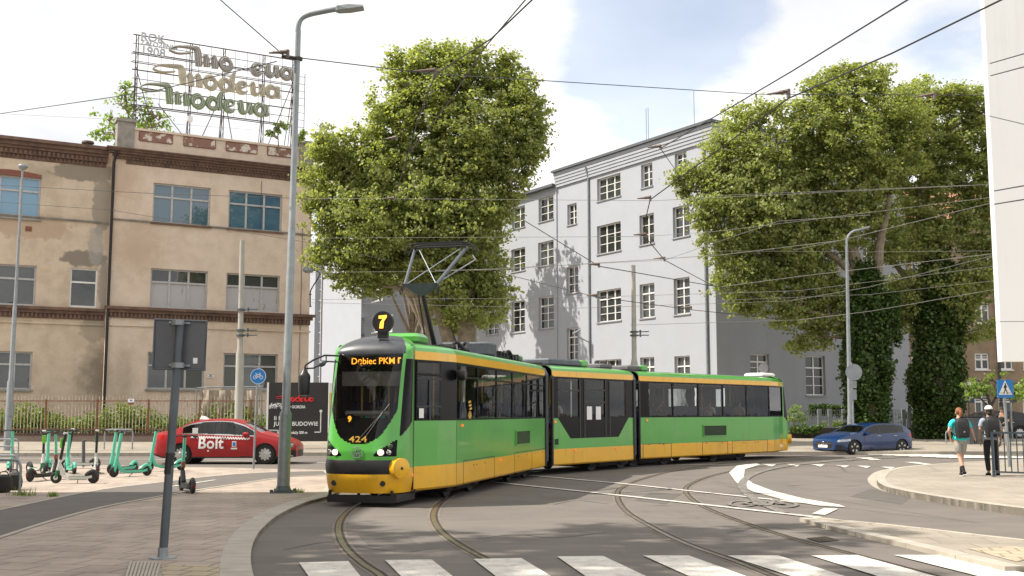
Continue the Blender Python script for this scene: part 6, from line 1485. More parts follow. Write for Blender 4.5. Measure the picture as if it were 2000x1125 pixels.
for (f_, r_, k_, lb, st_, Lf) in [
    ((109,944),(182,944),'white','white and green scooter seen side-on, nearest of the left cluster',10,None),
    ((222,932),(287,929),'teal','front one of the two parallel teal scooters left of the red taxi',0,None),
    ((206,926),(272,921),'teal','teal scooter half hidden behind its parallel twin',0,None),
    ((291,921),(345,919),'teal','teal scooter pointing right, partly behind the sign post',0,.95),
    ((345,956),(386,967),'black','black scooter with teal stem standing on the cycle path right of the sign post',0,None),
    ((84,927),(50,924),'white','white scooter with black upper stem at the back of the left cluster',-20,.9),
    ((112,936),(57,941),'black','black scooter behind the front white one, its stem banded in red',15,None),
    ((91,921),(107,912),'teal','teal scooter facing the camera left of centre in the cluster',0,.95),
    ((130,923),(149,927),'teal','teal scooter leaning right behind the front white scooter',0,.95),
    ((186,923),(203,937),'white','white scooter turned away with a bright green phone holder',0,.95),
    ((22,922),(2,912),'teal','teal scooter upright among the hoops at the left edge',0,.95),
    ((128,915),(180,915),'white','grey-white scooter deck at the back near the bollard',0,.9)]:
    scooter(f_, r_, k_, lb, st_, Lf)
# rounded black bodies standing in for dark wheels at left edge behind the hoops
for (px_,py_,lb) in ((6,962,'rounded black stand-in for a wheel at the left edge under the nearest hoop'),(26,957,'second black stand-in for a wheel behind the nearest hoop')):
    o = gp(px_,py_,Z1); t = thing('wheel_stand_in',lb,'wheel_stand_in',(o.x,o.y,Z1)); b = MB(); b.lathe([(.12,0),(.17,.06),(.18,.2),(.15,.32),(.05,.37)],(0,0,0),'z',12); b.build('body','rubber',t,True); b = MB(); b.tube(catmull([(-.1,0,.33),(-.06,0,.42),(.06,0,.42),(.1,0,.33)],4),.012,5); b.build('handle','black',t)

# ------------------------------------------------------------------ RAILING right
o1 = gp(1939,931,Z2); o2 = gp(2090,936,Z2); d = (o2-o1); t = thing('pedestrian_railing','dark blue-grey steel railing with vertical bars on the right pavement corner','railing',(o1.x,o1.y,Z2),math.atan2(d.y,d.x)); Lr = d.length
M['railblue'] = mat('railing_blue',(.035,.05,.065),.45,metal=.2)
H_ = Vector(at(1939,843,o1.y)).z-Z2; b = MB(); b.box(0,Lr,-.025,.025,H_-.05,H_); b.box(0,Lr,-.02,.02,.10,.14); b.build('rail','railblue',t)
for k in range(3): b = MB(); x = .02+k*(Lr/2.0); b.box(x-.02,x+.04,-.03,.03,0,H_-.05); b.build('post','railblue',t)
b = MB(); x = .16
while x < Lr: b.box(x-.012,x+.012,-.012,.012,.14,H_-.05); x += .145
b.build('bars','railblue',t)
# low wall and fence before building 2
YW = 57.0
o = at(1530,850,YW); xb_ = at(1905,850,YW).x; zw0 = .38; ht = at(1700,836,YW).z
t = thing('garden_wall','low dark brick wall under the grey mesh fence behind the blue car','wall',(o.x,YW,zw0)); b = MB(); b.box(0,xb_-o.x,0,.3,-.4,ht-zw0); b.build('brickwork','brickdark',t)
t = thing('mesh_fence','grey wire mesh fence with pale square posts before the pale block','fence',(o.x,YW+.1,ht)); hf = at(1700,799,YW).z-ht; W_ = lambda x: at(x,820,YW).x-o.x
for x in (1602,1622,1649,1700,1712,1731,1741,1766,1777,1820,1831,1852): b = MB(); xx = W_(x); b.bbox(xx-.1,xx+.1,-.08,.08,0,hf,.01); b.build('post','galv',t)
b = MB(); x = W_(1546)
while x < W_(1860): b.box(x-.008,x+.008,-.008,.008,0,hf*.93); x += .12
for k in range(5): zz = .05+k*(hf*.9)/4; b.box(W_(1546),W_(1860),-.012,.012,zz-.01,zz+.01)
b.build('mesh','galv',t)
# litter bin / cabinet
o = at(1905,858,50); t = thing('street_cabinet','dark grey street cabinet between the two walking people','cabinet',(o.x,50,.15)); W_ = lambda x,y: Vector(at(x,y,50))-t.location
a_ = W_(1893,862); c_ = W_(1918,815); b = MB(); b.bbox(a_.x,c_.x,0,.6,-.1,c_.z,.02); b.build('body','galv_dark',t); b = MB(); b.bbox(a_.x-.04,c_.x+.04,-.04,.64,c_.z,c_.z+.06,.02); b.build('lid','darkmetal',t)

# ------------------------------------------------------------------ OVERHEAD WIRES
WG = 'overhead wires above the junction'
def wire(pts, lab, r_=.012, sag=0, m='darkmetal'):
    r_ *= .62 if m == 'wirepale' else .9
    P = [Vector(at(*p)) for p in pts]; o = P[0].copy(); b = MB(); Q = [p-o for p in P]
    if len(Q) == 2:
        n = 10; Q = [Q[0].lerp(Q[1],k/n)-Vector((0,0,sag*4*(k/n)*(1-k/n))) for k in range(n+1)]
    b.tube(Q, r_, 5); w_ = b.build('overhead_wire', m); w_.location = o; return tag(w_, lab, 'wire', WG)
M['wirepale'] = mat('pale_wire',(.22,.21,.2),.5,metal=.3)
wire([(425,-5,20),(553,107,20.3)],'wire from the top edge down to the clamp on the near street lamp')
wire([(0,222,30),(300,178,24),(540,120,20.6)],'wire rising from the left edge to the near street lamp')
wire([(0,222,48),(200,232,50),(610,262,52)],'thin wire at the left edge below the rising one',.01,m='wirepale')
wire([(585,113,20.5),(850,145,23),(1040,156,27)],'span wire from the near street lamp over the left tree')
wire([(1040,156,27),(1480,184,30),(1935,186,33)],'span wire crossing the sky to the white panel')
wire([(1044,-5,17),(960,75,18.5),(850,145,21),(815,240,26),(775,375,31)],'contact wire running from the top edge down over the left tree',.016)
wire([(1030,-5,17),(945,95,20),(880,195,24),(800,300,29)],'second contact wire crossing the first near the top edge',.014)
wire([(1780,-5,16),(1545,140,21),(1290,290,30)],'left one of the two thick wires falling from the top right',.016)
wire([(1965,-5,16),(1740,105,19),(1540,192,22),(1270,390,30)],'right one of the two thick wires falling from the top right',.018)
wire([(1290,290,30),(1325,340,33),(1355,385,36)],'short wire hanging from the upper clamp on the facade')
wire([(1270,390,30),(1258,440,31),(1262,465,32),(1298,508,36),(1400,562,42),(1500,588,48)],'zigzag wire before the pale facade',.016)
wire([(990,410,35),(1170,520,33),(1400,560,40),(1560,585,48)],'wire slanting from the tree edge across the facade',.016)
wire([(985,535,40),(1165,580,36),(1350,605,40),(1540,625,46)],'lower slanting wire across the facade',.014)
wire([(600,388,40),(760,388,38),(1275,392,34),(1940,360,30)],'upper level wire crossing behind the pantograph',.012,m='wirepale')
wire([(0,362,50),(300,378,46),(600,388,40)],'level wire crossing the top windows of the beige building',.012)
wire([(0,395,50),(215,410,47),(610,475,42),(760,510,40)],'level wire slanting down across the beige building',.01)
wire([(640,465,40),(1258,462,36),(1400,452,34),(1940,385,30)],'level wire just above the pantograph head',.012,m='wirepale')
wire([(600,532,42),(860,530,40),(1298,508,36),(1520,432,33),(1700,420,31)],'pale wire behind the pantograph at mid height',.012,m='wirepale')
wire([(850,528,40),(960,527,38),(1410,498,34),(1640,470,32),(1942,395,30)],'pale wire over the right tree crown',.016,m='wirepale')
wire([(600,585,42),(1000,583,40),(1170,580,40),(1560,568,38),(1945,520,36)],'pale wire low before the facade windows',.012,m='wirepale')
wire([(600,591,42),(1120,602,40),(1540,588,38),(1700,560,36),(1945,498,34)],'pale double wire ending at the white panel',.012,m='wirepale')
wire([(1410,560,40),(1560,540,38),(1945,495,34)],'pale wire across the middle of the right crown',.016,m='wirepale')
wire([(1230,635,40),(1560,625,42),(1700,608,40),(1945,565,36)],'lowest pale wire passing before the ivy trunk',.014,m='wirepale')
wire([(1410,490,36),(1700,492,38),(1945,490,36)],'straight pale wire across the right crown',.01,m='wirepale')
wire([(1400,382,40),(1940,360,34)],'thin wire above the crown centre of the right tree',.01,m='wirepale')
wire([(1400,587,40),(1700,575,38),(1945,548,36)],'thin pale wire between the two lowest ones',.01,m='wirepale')
wire([(1934,124,24.5),(2010,102,20)],'upper short wire crossing the white panel',.014)
wire([(1935,148,24.5),(2010,128,20)],'lower short wire crossing the white panel',.014)
wire([(1930,226,24.5),(2010,245,20)],'short wire falling to the right across the white panel',.01)
wire([(1942,373,24.5),(2010,361,20)],'upper wire at the middle of the white panel',.016)
wire([(1942,399,24.5),(2010,388,20)],'lower wire at the middle of the white panel',.016)
wire([(1640,470,32),(1550,488,36)],'tiny linking wire in the right crown',.01,m='wirepale')
M['clampbrown'] = mat('clamp_brown',(.14,.10,.08),.6,var=.3,scale=9)
for (x,y,Y,s_,lab) in [(850,145,22.6,1.3,'wire clamp at the top of the left tree'),(775,272,30,.9,'wire clamp on the left side of the left tree crown'),(770,390,34,.9,'wire clamp low in the left tree crown'),(1290,290,29.8,1,'wire clamp on the upper right of the pale facade'),(1270,390,29.8,1,'wire clamp on the facade between two window columns'),(1262,462,31.5,1,'wire clamp over the facade window edge'),(1298,508,35.5,1,'wire clamp below the facade centre'),(1540,186,21.8,1.2,'wire clamp in the sky before the right tree'),(1170,520,32.6,.9,'wire clamp near the facade downpipe'),(1165,580,35.6,.9,'wire clamp under the wide window'),(1350,603,39.5,.9,'wire clamp near the facade corner'),(1825,190,26,1.2,'wire clamp at the top of the right tree'),(562,108,20.2,1,'dark wire clamp beside the near street lamp')]:
    t = thing('wire_clamp',lab,'wire clamp',at(x,y,Y),R(random.uniform(-25,10)),'clamps joining the overhead wires'); b = MB(); k = .21*s_
    b.tube([(-k*1.7,0,k*.25),(-k*.6,0,k*.3),(0,0,k*.35)],[.018,.035,.05],8); b.tube([(0,0,-k*.2),(0,0,k*.5)],.034*s_,8); b.tube([(-k*.7,0,k*.3),(-k*.4,0,k*.3)],.042,8); b.build('clamp_body','clampbrown',t,True)
# ------------------------------------------------------------------ TREES
def limbs(T, chains, m, name='trunk'):
    b = MB()
    for pts, rs in chains:
        P = catmull(pts, 5); k = len(P); n = len(rs)-1; rr = []
        for i in range(k):
            u = i/(k-1)*n; j = min(int(u), n-1); rr.append(rs[j]+(rs[j+1]-rs[j])*(u-j))
        b.tube(P, rr, 9)
    return b.build(name, m, T, True)
def tree(name, label, base, Y, blobs, chains, leafm, per=26, size=.24, csize=.6, barkm='bark', spread=.8, group=None, leafs=34, fill=.25):
    """blobs px (x,y,r px, depth offset m); chains px polylines with radii"""
    o = at(base[0], base[1], Y); T = thing(name, label, 'tree', (o.x, Y, .3), 0, group); s_ = Y/F
    bl = []
    for q in blobs:
        x, y, r_ = q[:3]; dy = q[3] if len(q) > 3 else random.uniform(-spread, spread)
        c = Vector(at(x, y, Y+dy)) - T.location; bl.append((c, r_*s_))
    ch = [([Vector(at(p[0],p[1],Y+(p[2] if len(p)>2 else 0)))-T.location for p in pts], rs) for pts, rs in chains]
    allc = Vector((0,0,0))
    for c, r_ in bl: allc += c
    allc /= len(bl)
    top = [c for c,_ in ch[0][0:0]]
    # twigs from the nearest limb point to every blob
    limbp = [p for pts,_ in ch for p in pts[1:]]
    extra = []
    for c, r_ in bl:
        q = min(limbp, key=lambda p: (p-c).length + max(0,p.z-c.z)*1.5)
        mid = q.lerp(c,.5)+Vector((random.uniform(-.2,.2),random.uniform(-.2,.2),random.uniform(-.1,.3))); extra.append(([q,mid,c],[.09,.06,.02]))
        for k in range(4):
            e = c+Vector((random.uniform(-1,1),random.uniform(-1,1),random.uniform(-.5,1))).normalized()*r_*.85; extra.append(([c,c.lerp(e,.5)+Vector((0,0,.1)),e],[.035,.025,.01]))
    limbs(T, ch+extra, barkm)
    C_ = clump_cloud([(np.array(c), r_) for c, r_ in bl], per, csize, leafs, fill=fill)
    leaves_obj('crown', C_, size, leafm, T, up=.25, outc=np.array(allc))
    return T, bl
random.seed(11)
LT = [(838,120,42),(880,112,34),(800,165,60),(870,170,70),(940,165,55),(990,150,42),(1020,180,40),(1040,215,32),(770,230,62),(850,250,85),(940,250,80),(1010,260,58),(1030,300,42),(730,290,62),(660,300,46),(632,275,26),(640,340,52),(700,360,72),(790,340,88),(890,340,88),(970,330,62),(1000,365,30),(645,420,52),(720,440,76),(810,430,88),(900,430,82),(955,410,50),(640,490,40),(690,510,56),(770,510,66),(860,510,72),(935,500,55),(960,560,42),(680,545,28),(730,555,30),(900,580,60),(950,600,40),(860,560,40),(890,625,36),(775,115,22),(925,110,28),(985,120,22),(610,390,22),(1055,250,22)]
TREE1, bl1 = tree('plane_tree','tall broad plane tree rising behind the front half of the tram', (905,700), 50, LT,
    [([(935,870),(925,760),(915,690),(905,600),(880,500),(860,400),(870,280),(880,190)],[.55,.5,.45,.4,.32,.25,.16,.07]),
     ([(885,870),(888,730),(872,650),(850,590),(800,500),(740,420),(700,350)],[.42,.36,.32,.26,.2,.14,.07]),
     ([(905,600),(930,520),(950,420),(985,330),(1000,240)],[.28,.22,.17,.12,.05]),([(880,500),(830,430),(790,330),(800,220)],[.22,.17,.12,.05]),
     ([(850,590),(770,560),(690,520),(650,450)],[.18,.13,.09,.05])], 'leaf1', per=160, size=.155, csize=.48, fill=.4)
RT = [(1645,180,52),(1600,175,36),(1650,140,22),(1700,160,40),(1560,240,60),(1640,250,80),(1730,230,70),(1455,235,38),(1490,215,26),(1430,290,52),(1500,310,60),(1400,340,46),(1345,345,30),(1420,390,62),(1490,400,72),(1570,340,80),(1660,350,85),(1740,320,70),(1380,420,34),(1410,470,44),(1470,490,66),(1550,450,76),(1630,440,66),(1440,550,48),(1500,570,56),(1570,540,60),(1590,610,42),(1540,620,30),(1620,560,46),(1650,620,36),(1600,655,24),(1560,672,22),(1450,590,26),(1700,420,50),(1335,372,16),(1325,350,14)]
TREE2, bl2 = tree('plane_tree','wide plane tree before the shaded side of the pale block with an ivy-clad trunk', (1692,862), 53.5, RT,
    [([(1692,880),(1692,760),(1690,660),(1688,600),(1680,540),(1660,470),(1650,380),(1650,270),(1648,170)],[.6,.55,.5,.45,.36,.28,.2,.14,.05]),
     ([(1690,620),(1712,540),(1720,470),(1735,400),(1740,300)],[.34,.26,.2,.14,.07]),([(1690,560),(1650,520),(1600,480),(1540,440),(1470,380),(1420,330)],[.22,.18,.14,.12,.08,.05]),
     ([(1660,640),(1620,620),(1560,600),(1500,560)],[.14,.11,.08,.05])], 'leaf1', per=160, size=.155, csize=.48, fill=.4)
RT2 = [(1800,200,50),(1850,190,34),(1890,185,30),(1905,220,36),(1770,270,60),(1850,270,70),(1920,290,52),(1800,350,70),(1890,360,66),(1940,400,50),(1800,430,60),(1880,440,50),(1740,480,42),(1930,480,42),(1760,560,42),(1900,540,40),(1930,560,36),(1800,500,40),(1960,330,50),(1880,600,36),(1925,640,22),(1900,660,16),(1760,620,30),(1790,600,36),(1850,560,44),(1950,230,30)]
TREE3, bl3 = tree('plane_tree','right-hand plane tree with bare limbs and dark ivy trunk beside the white panel', (1832,862), 55.5, RT2,
    [([(1832,880),(1832,760),(1832,660),(1832,600),(1825,540),(1810,470),(1800,380),(1810,280),(1805,200)],[.6,.55,.5,.45,.36,.3,.22,.14,.05]),
     ([(1835,620),(1850,560),(1890,510),(1940,490),(2000,470)],[.4,.32,.26,.2,.12]),([(1825,560),(1790,560),(1760,530),(1730,490)],[.24,.2,.15,.08]),
     ([(1815,500),(1860,440),(1900,410),(1950,400)],[.25,.2,.15,.08])], 'leaf1', per=150, size=.155, csize=.48, fill=.4)
# ivy on the trunks : many small clumps hugging the stem
def ivy(name, label, T, Y, col, csz=.5, size=.17, n=70, m='leaf_ivy'):
    cs = []
    for (x, y, r_) in col:
        c = Vector(at(x,y,Y)); rad = r_*Y/F
        for k in range(n):
            a = random.uniform(0,2*math.pi); rr = rad*random.uniform(.65,1.08); p = np.array([c.x+rr*math.cos(a), c.y+rr*math.sin(a)*.8, c.z+random.uniform(-.6,.6)])
            cs.append(p+RNG.normal(size=(24,3))*np.array([.11,.11,.16]))
    C_ = np.concatenate(cs); o = Vector((at(col[0][0],860,Y).x, Y, .3)); t = leaves_obj(name, C_-np.array(o), size, m, None, up=.05, outc=np.array((0,0,4))); t.location = o
    tag(t, label, 'ivy'); return t
ivy('ivy','dense ivy cloaking the trunk behind the right street lamp', TREE2, 53.3, [(1692,y,r_) for y,r_ in ((860,30),(840,33),(815,38),(790,40),(765,38),(740,44),(715,48),(690,44),(665,46),(640,44),(615,40),(590,32),(565,24),(540,18))]+[(1738,640,16),(1735,600,16)])
ivy('ivy','darker ivy column on the trunk before the brown tenement', TREE3, 55.2, [(1832,y,r_) for y,r_ in ((860,38),(840,40),(815,42),(790,44),(765,46),(740,46),(715,44),(690,44),(665,42),(640,42),(615,44),(590,42),(565,36),(540,30),(515,22))]+[(1798,735,20),(1795,760,18),(1872,620,22),(1875,590,20)])
# birch growing on the roof behind the parapet
BT = [(245,175,22),(235,205,28),(265,215,30),(215,235,28),(250,245,36),(290,225,26),(300,250,30),(225,262,28),(205,262,18),(270,265,30),(310,235,18)]
T, _ = tree('birch_tree','light airy young tree growing behind the parapet left of the rooftop sign', (255,300), 60, BT,
    [([(262,420),(258,320),(255,270),(250,220),(244,165)],[.1,.08,.06,.04,.015]),([(256,280),(230,250),(212,235)],[.05,.03,.015]),([(256,290),(280,250),(300,230)],[.05,.03,.015])], 'leaf_light', per=9, size=.19, csize=.5, spread=.5, leafs=20, fill=.5)
T.location.z = .3
T, _ = tree('birch_tree','tiny sapling growing on the parapet behind the near street lamp', (540,300), 60, [(540,252,10),(553,246,8),(528,260,8),(592,262,7),(588,270,8)],
    [([(545,300),(543,270),(542,248)],[.04,.03,.01]),([(590,300),(590,265)],[.03,.01])], 'leaf_light', per=8, size=.15, csize=.3, spread=.2, leafs=14, fill=.5)
# small round tree right
T, _ = tree('street_tree','small bright green street tree with spreading flat crown left of the crossing sign', (1933,860), 50, [(1893,758,16),(1915,748,18),(1940,744,20),(1962,752,12),(1925,760,14),(1900,770,9),(1980,770,12)],
    [([(1938,862),(1938,815),(1934,790),(1925,765),(1915,755)],[.13,.1,.08,.05,.02]),([(1935,795),(1945,775),(1955,758)],[.07,.05,.02]),([(1936,800),(1915,778),(1900,765)],[.05,.04,.02])], 'leaf_light', per=44, size=.12, csize=.26, spread=.2, barkm='bark_dark', leafs=30)
T, _ = tree('street_tree','bright green street tree cut by the right edge of the view', (2015,860), 51, [(2003,758,18),(2020,745,26),(2010,778,12)],
    [([(2022,862),(2020,790),(2014,760)],[.12,.08,.03])], 'leaf_light', per=40, size=.12, csize=.26, spread=.2, barkm='bark_dark')
# unseen plane trees added off-frame on the left to throw the foreground shade
def shade_tree(lab, x, y, r_, h, z=None, k_=16):
    T = thing('plane_tree', lab, 'tree', (x,y,Z1 if z is None else z)); bl = []
    for k in range(k_):
        a = random.uniform(0,6.28); q = random.uniform(0,r_); bl.append((np.array((q*math.cos(a),q*math.sin(a),h+random.uniform(-2,2.5))), random.uniform(1.0,1.9)))
    limbs(T, [([Vector((0,0,0)),Vector((.1,0,h*.4)),Vector((0,0,h))],[.4,.3,.12])]+[([Vector((0,0,h*.45)),Vector(tuple(c*.5+np.array((0,0,h*.2)))),Vector(tuple(c))],[.16,.1,.04]) for c,_ in bl], 'bark')
    leaves_obj('crown', clump_cloud(bl, 16, .6, 24), .3, 'leaf1', T, up=.25)
shade_tree('unseen plane tree added left of the view to shade the foreground', -12.6, 12.0, 5.0, 16.5)
shade_tree('second unseen plane tree added far left of the view for its shade', -10.0, 4.5, 4.4, 16.0)
shade_tree('plane tree hidden behind the left tree close to the pale facade', -6.0, 75.0, 3.6, 15.5, .4, 22)
shade_tree('second plane tree hidden behind the left tree farther along the facade', -7.5, 84.0, 3.8, 15.0, .4, 22)
# hedges and shrubs
def shrub(name, lab, pts, Y, m, cat='shrub', size=.1, per=60, z=.3, csize=.25):
    o = Vector((at(pts[0][0],850,Y).x, Y, z)); bl = [(np.array(Vector(at(x,y,Y+random.uniform(-.2,.2)))-o), r_*Y/F) for x,y,r_ in pts]
    t = leaves_obj(name, clump_cloud(bl, per, csize, 26, fill=.4), size, m, None, up=.3); t.location = o; return tag(t, lab, cat)
shrub('shrub','yellow-green bush behind the mesh fence right of the tram rear',[(1548,800,10),(1558,808,11),(1545,820,9),(1570,823,9),(1556,815,9)],58.2,'leaf_light')
shrub('hedge','dark clipped hedge under the shaded wall behind the mesh fence',[(1585+8*k,797,6) for k in range(8)]+[(1585+8*k,806,6) for k in range(8)],59,'leaf_ivy','hedge',.1)
shrub('shrub','low green bush between the fence posts right of the hedge',[(1606,828,6),(1640,828,7),(1633,830,6)],57.6,'leaf_light')
shrub('ground_cover','dark trailing ivy lying over the low brick wall beside the tram rear',[(1550+7*k,838+random.uniform(-2,2),6) for k in range(8)],56.6,'leaf_hedge','ivy',.11)
shrub('shrub','dark green bush at the foot of the tenement right of the railing',[(1975+9*k,830,9) for k in range(4)],60,'leaf_hedge')
shrub('hedge','dark hedge between the two ivy trunks',[(1765+8*k,812,7) for k in range(9)],59,'leaf_ivy','hedge')

# ------------------------------------------------------------------ PEOPLE
M['skin'] = mat('skin',(.52,.30,.21),.55,var=.06); M['skin_tan'] = mat('skin_tan',(.36,.2,.13),.55,var=.06)
M['turq'] = mat('turquoise_shirt',(.03,.62,.62),.8,var=.08); M['shorts'] = mat('grey_shorts',(.32,.31,.28),.85,var=.08); M['hair_r'] = mat('reddish_hair',(.22,.085,.035),.7,var=.3,scale=30)
M['hair_d'] = mat('dark_hair',(.03,.022,.018),.7); M['shirt_l'] = mat('pale_blue_shirt',(.38,.42,.48),.85,col2=(.2,.22,.3),scale=14); M['blackcloth'] = mat('black_cloth',(.012,.012,.014),.85); M['pack'] = mat('backpack_black',(.014,.014,.016),.6); M['capwhite'] = mat('cap_white',(.7,.7,.68),.8)
def skin(name, nodes, edges, m, parent, root=0, sub=2):
    me = bpy.data.meshes.new(name); me.from_pydata([n[:3] for n in nodes], edges, []); o = bpy.data.objects.new(name, me); COL.objects.link(o); o.parent = parent
    me.materials.append(M[m]); md = o.modifiers.new('skin','SKIN'); md.use_smooth_shade = True
    for v, n in zip(me.skin_vertices[0].data, nodes):
        r_ = n[3]; v.radius = r_ if isinstance(r_, tuple) else (r_, r_)
    me.skin_vertices[0].data[root].use_root = True
    s_ = o.modifiers.new('sub','SUBSURF'); s_.levels = sub; s_.render_levels = sub
    return o
def chain(n0, k): return [(n0+i, n0+i+1) for i in range(k-1)]
def blob(mb, c, r, n=14, k=10, M_=None):
    rings = []
    for i in range(k+1):
        ph = -math.pi/2+math.pi*i/k; rings.append([(c[0]+max(r[0]*math.cos(ph),.001)*math.cos(q), c[1]+max(r[1]*math.cos(ph),.001)*math.sin(q), c[2]+r[2]*math.sin(ph)) for q in [2*math.pi*j/n for j in range(n)]])
    mb.loft(rings)
def person(label, loc, rz, H, J, top, bottom, sk, hair, shoes, socks=None, shorts=False, pack=True, cap=False, pony=False):
    """J: joints in metres for a 1.75 m figure facing +y ; x to the figure's right"""
    T = thing('person', label, 'person', loc, rz); T.scale = (H/1.75,)*3
    j = lambda k: J[k]
    nodes = [(0,0,.93,(.145,.105)),(0,.0,1.08,(.135,.10)),(0,.01,1.25,(.165,.115)),(0,.01,1.40,(.15,.10)),(0,.02,1.47,(.07,.07)),(0,.03,1.52,(.055,.058)),(0,.045,1.58,(.07,.08)),(0,.045,1.65,(.078,.095)),(0,.035,1.71,(.06,.075))]
    edges = chain(0, 9)
    def limb(att, pts):
        n0 = len(nodes); nodes.extend(pts); edges.append((att,n0)); edges.extend(chain(n0,len(pts)))
    for s_ in 'LR':
        sg = -1 if s_ == 'L' else 1
        sh, el, wr_ = J['sh'+s_], J['el'+s_], J['wr'+s_]; hp, kn_, an, toe = J['hp'+s_], J['kn'+s_], J['an'+s_], J['toe'+s_]
        mid = lambda a, c, u: tuple(a[i]+(c[i]-a[i])*u for i in range(3))
        limb(3, [(*sh,.058),(*mid(sh,el,.5),.047),(*el,.040),(*mid(el,wr_,.35),.039),(*wr_,.026)])
        limb(0, [(*hp,.092),(*mid(hp,kn_,.5),.077),(*kn_,.055),(*mid(kn_,an,.33),.055),(*an,.036),(*mid(an,toe,.5),.038),(*toe,.03)])
    body = skin('body', nodes, edges, sk, T)
    # head details
    b = MB(); b.add([(-.012,.135,1.60),(.012,.135,1.60),(0,.155,1.605),(0,.135,1.645)],[(0,1,2),(1,3,2),(3,0,2)]); b.build('nose',sk,T)
    for sg in (-1,1):
        b = MB(); blob(b,(sg*.083,.03,1.62),(.014,.024,.034),8,6); b.build('ear',sk,T,True)
        b = MB(); blob(b,(sg*.032,.122,1.645),(.012,.01,.008),8,6); b.build('eye','hair_d',T,True)
    b = MB(); b.box(-.025,.025,.125,.133,1.567,1.574); b.build('mouth','brick_red',T)
    b = MB(); blob(b,(0,.022,1.665),(.092,.108,.10),18,12)
    if pony: b.tube(catmull([(0,-.08,1.68),(0,-.13,1.64),(0,-.13,1.55),(0,-.11,1.46),(0,-.11,1.40)],4),[.03]*4+[.04]*5+[.035]*4+[.03]*3+[.012],10)
    else: blob(b,(0,-.02,1.58),(.07,.06,.07),12,8)
    b.build('hair',hair,T,True)
    if cap:
        b = MB(); rings = []
        for i in range(7):
            ph = math.pi/2*i/6; rings.append([(.102*math.cos(ph)*math.cos(q)+0,.03+.118*math.cos(ph)*math.sin(q),1.68+.10*math.sin(ph)) for q in [2*math.pi*k/20 for k in range(20)]])
        b.loft(rings); b.loft([[(-.07,.12,1.685),(.07,.12,1.685),(.07,.12,1.70),(-.07,.12,1.70)],[(-.06,.20,1.67),(.06,.20,1.67),(.06,.20,1.68),(-.06,.20,1.68)]]); b.build('cap','capwhite',T,True)
    # hands : palm, four fingers and thumb
    for s_ in 'LR':
        sg = -1 if s_ == 'L' else 1; w_ = Vector(J['wr'+s_]); e_ = Vector(J['el'+s_]); d = (w_-e_).normalized(); d = (d+Vector((0,0,-.5))).normalized(); side = Vector((0,1,0))-d*d.y; side.normalize(); nrm = d.cross(side)
        nodes = [(*w_,.022),(*(w_+d*.05),(.034,.018)),(*(w_+d*.085),(.036,.016))]; edges = [(0,1),(1,2)]
        for k,(o_,l_) in enumerate(((-.028,.062),(-.010,.072),(.010,.068),(.027,.052))):
            n0 = len(nodes); p0 = w_+d*.092+side*o_; p1 = p0+d*l_*.5-nrm*sg*.012; p2 = p1+d*l_*.42-nrm*sg*.03
            nodes += [(*p0,.0095),(*p1,.0085),(*p2,.007)]; edges += [(2,n0),(n0,n0+1),(n0+1,n0+2)]
        n0 = len(nodes); p0 = w_+d*.04+side*.036; nodes += [(*p0,.011),(*(p0+side*.02+d*.03),.009),(*(p0+side*.022+d*.055),.008)]; edges += [(1,n0),(n0,n0+1),(n0+1,n0+2)]
        skin('hand', nodes, edges, sk, body, 0, 1)
    # shirt
    nodes = [(0,0,1.10,(.175,.132)),(0,.01,1.26,(.185,.13)),(0,.01,1.36,(.175,.12)),(0,.01,1.41,(.165,.11)),(0,.02,1.475,(.075,.075)),(0,0,.98,(.18,.135)),(0,0,.87,(.185,.14))]; edges = chain(0,5)+[(0,5),(5,6)]
    for s_ in 'LR':
        sh, el = Vector(J['sh'+s_]), Vector(J['el'+s_]); n0 = len(nodes); nodes += [(*sh,.075),(*sh.lerp(el,.45),.068),(*sh.lerp(el,.72),.066)]; edges += [(3,n0),(n0,n0+1),(n0+1,n0+2)]
    skin('shirt', nodes, edges, top, T)
    nodes = [(0,0,1.02,(.158,.118)),(0,0,.90,(.158,.12))]; edges = [(0,1)]
    for s_ in 'LR':
        hp, kn_, an = Vector(J['hp'+s_]), Vector(J['kn'+s_]), Vector(J['an'+s_]); n0 = len(nodes)
        if shorts: nodes += [(*hp,.105),(*hp.lerp(kn_,.5),.10),(*hp.lerp(kn_,.86),.098)]; edges += [(1,n0),(n0,n0+1),(n0+1,n0+2)]
        else: nodes += [(*hp,.105),(*hp.lerp(kn_,.5),.092),(*kn_,.075),(*kn_.lerp(an,.5),.068),(*kn_.lerp(an,.94),.06)]; edges += [(1,n0)]+chain(n0,5)
    skin('shorts' if shorts else 'trousers', nodes, edges, bottom, T)
    for s_ in 'LR':
        an, toe = Vector(J['an'+s_]), Vector(J['toe'+s_]); d = (toe-an); 
        heel = an + Vector((0,-.06,-.055)) if d.z > -.09 else an + Vector((0,-.03,-.03))
        nodes = [(*(an+Vector((0,0,-.01))),.05),(*heel,.042),(*(an.lerp(toe,.55)+Vector((0,0,-.015))),(.05,.04)),(*(toe+d.normalized()*.03),(.044,.032))]
        sh_ = skin('shoe', nodes, [(0,1),(0,2),(2,3)], shoes, T)
        b = MB(); p = heel+Vector((0,-.03,-.035)); q = toe+d.normalized()*.06+Vector((0,0,-.03)); u_ = (q-p); sd = Vector((1,0,0)); up_ = sd.cross(u_).normalized()*.02
        b.loft([[tuple(r_-sd*.045),tuple(r_+sd*.045),tuple(r_+sd*.045+up_),tuple(r_-sd*.045+up_)] for r_ in (p,p.lerp(q,.5),q)]); b.build('sole','capwhite' ,sh_)
        if socks: b = MB(); kn_ = Vector(J['kn'+s_]); b.tube([an,an.lerp(kn_,.2),an.lerp(kn_,.34)],[.043,.045,.05],12); b.build('sock',socks,T,True)
    return T
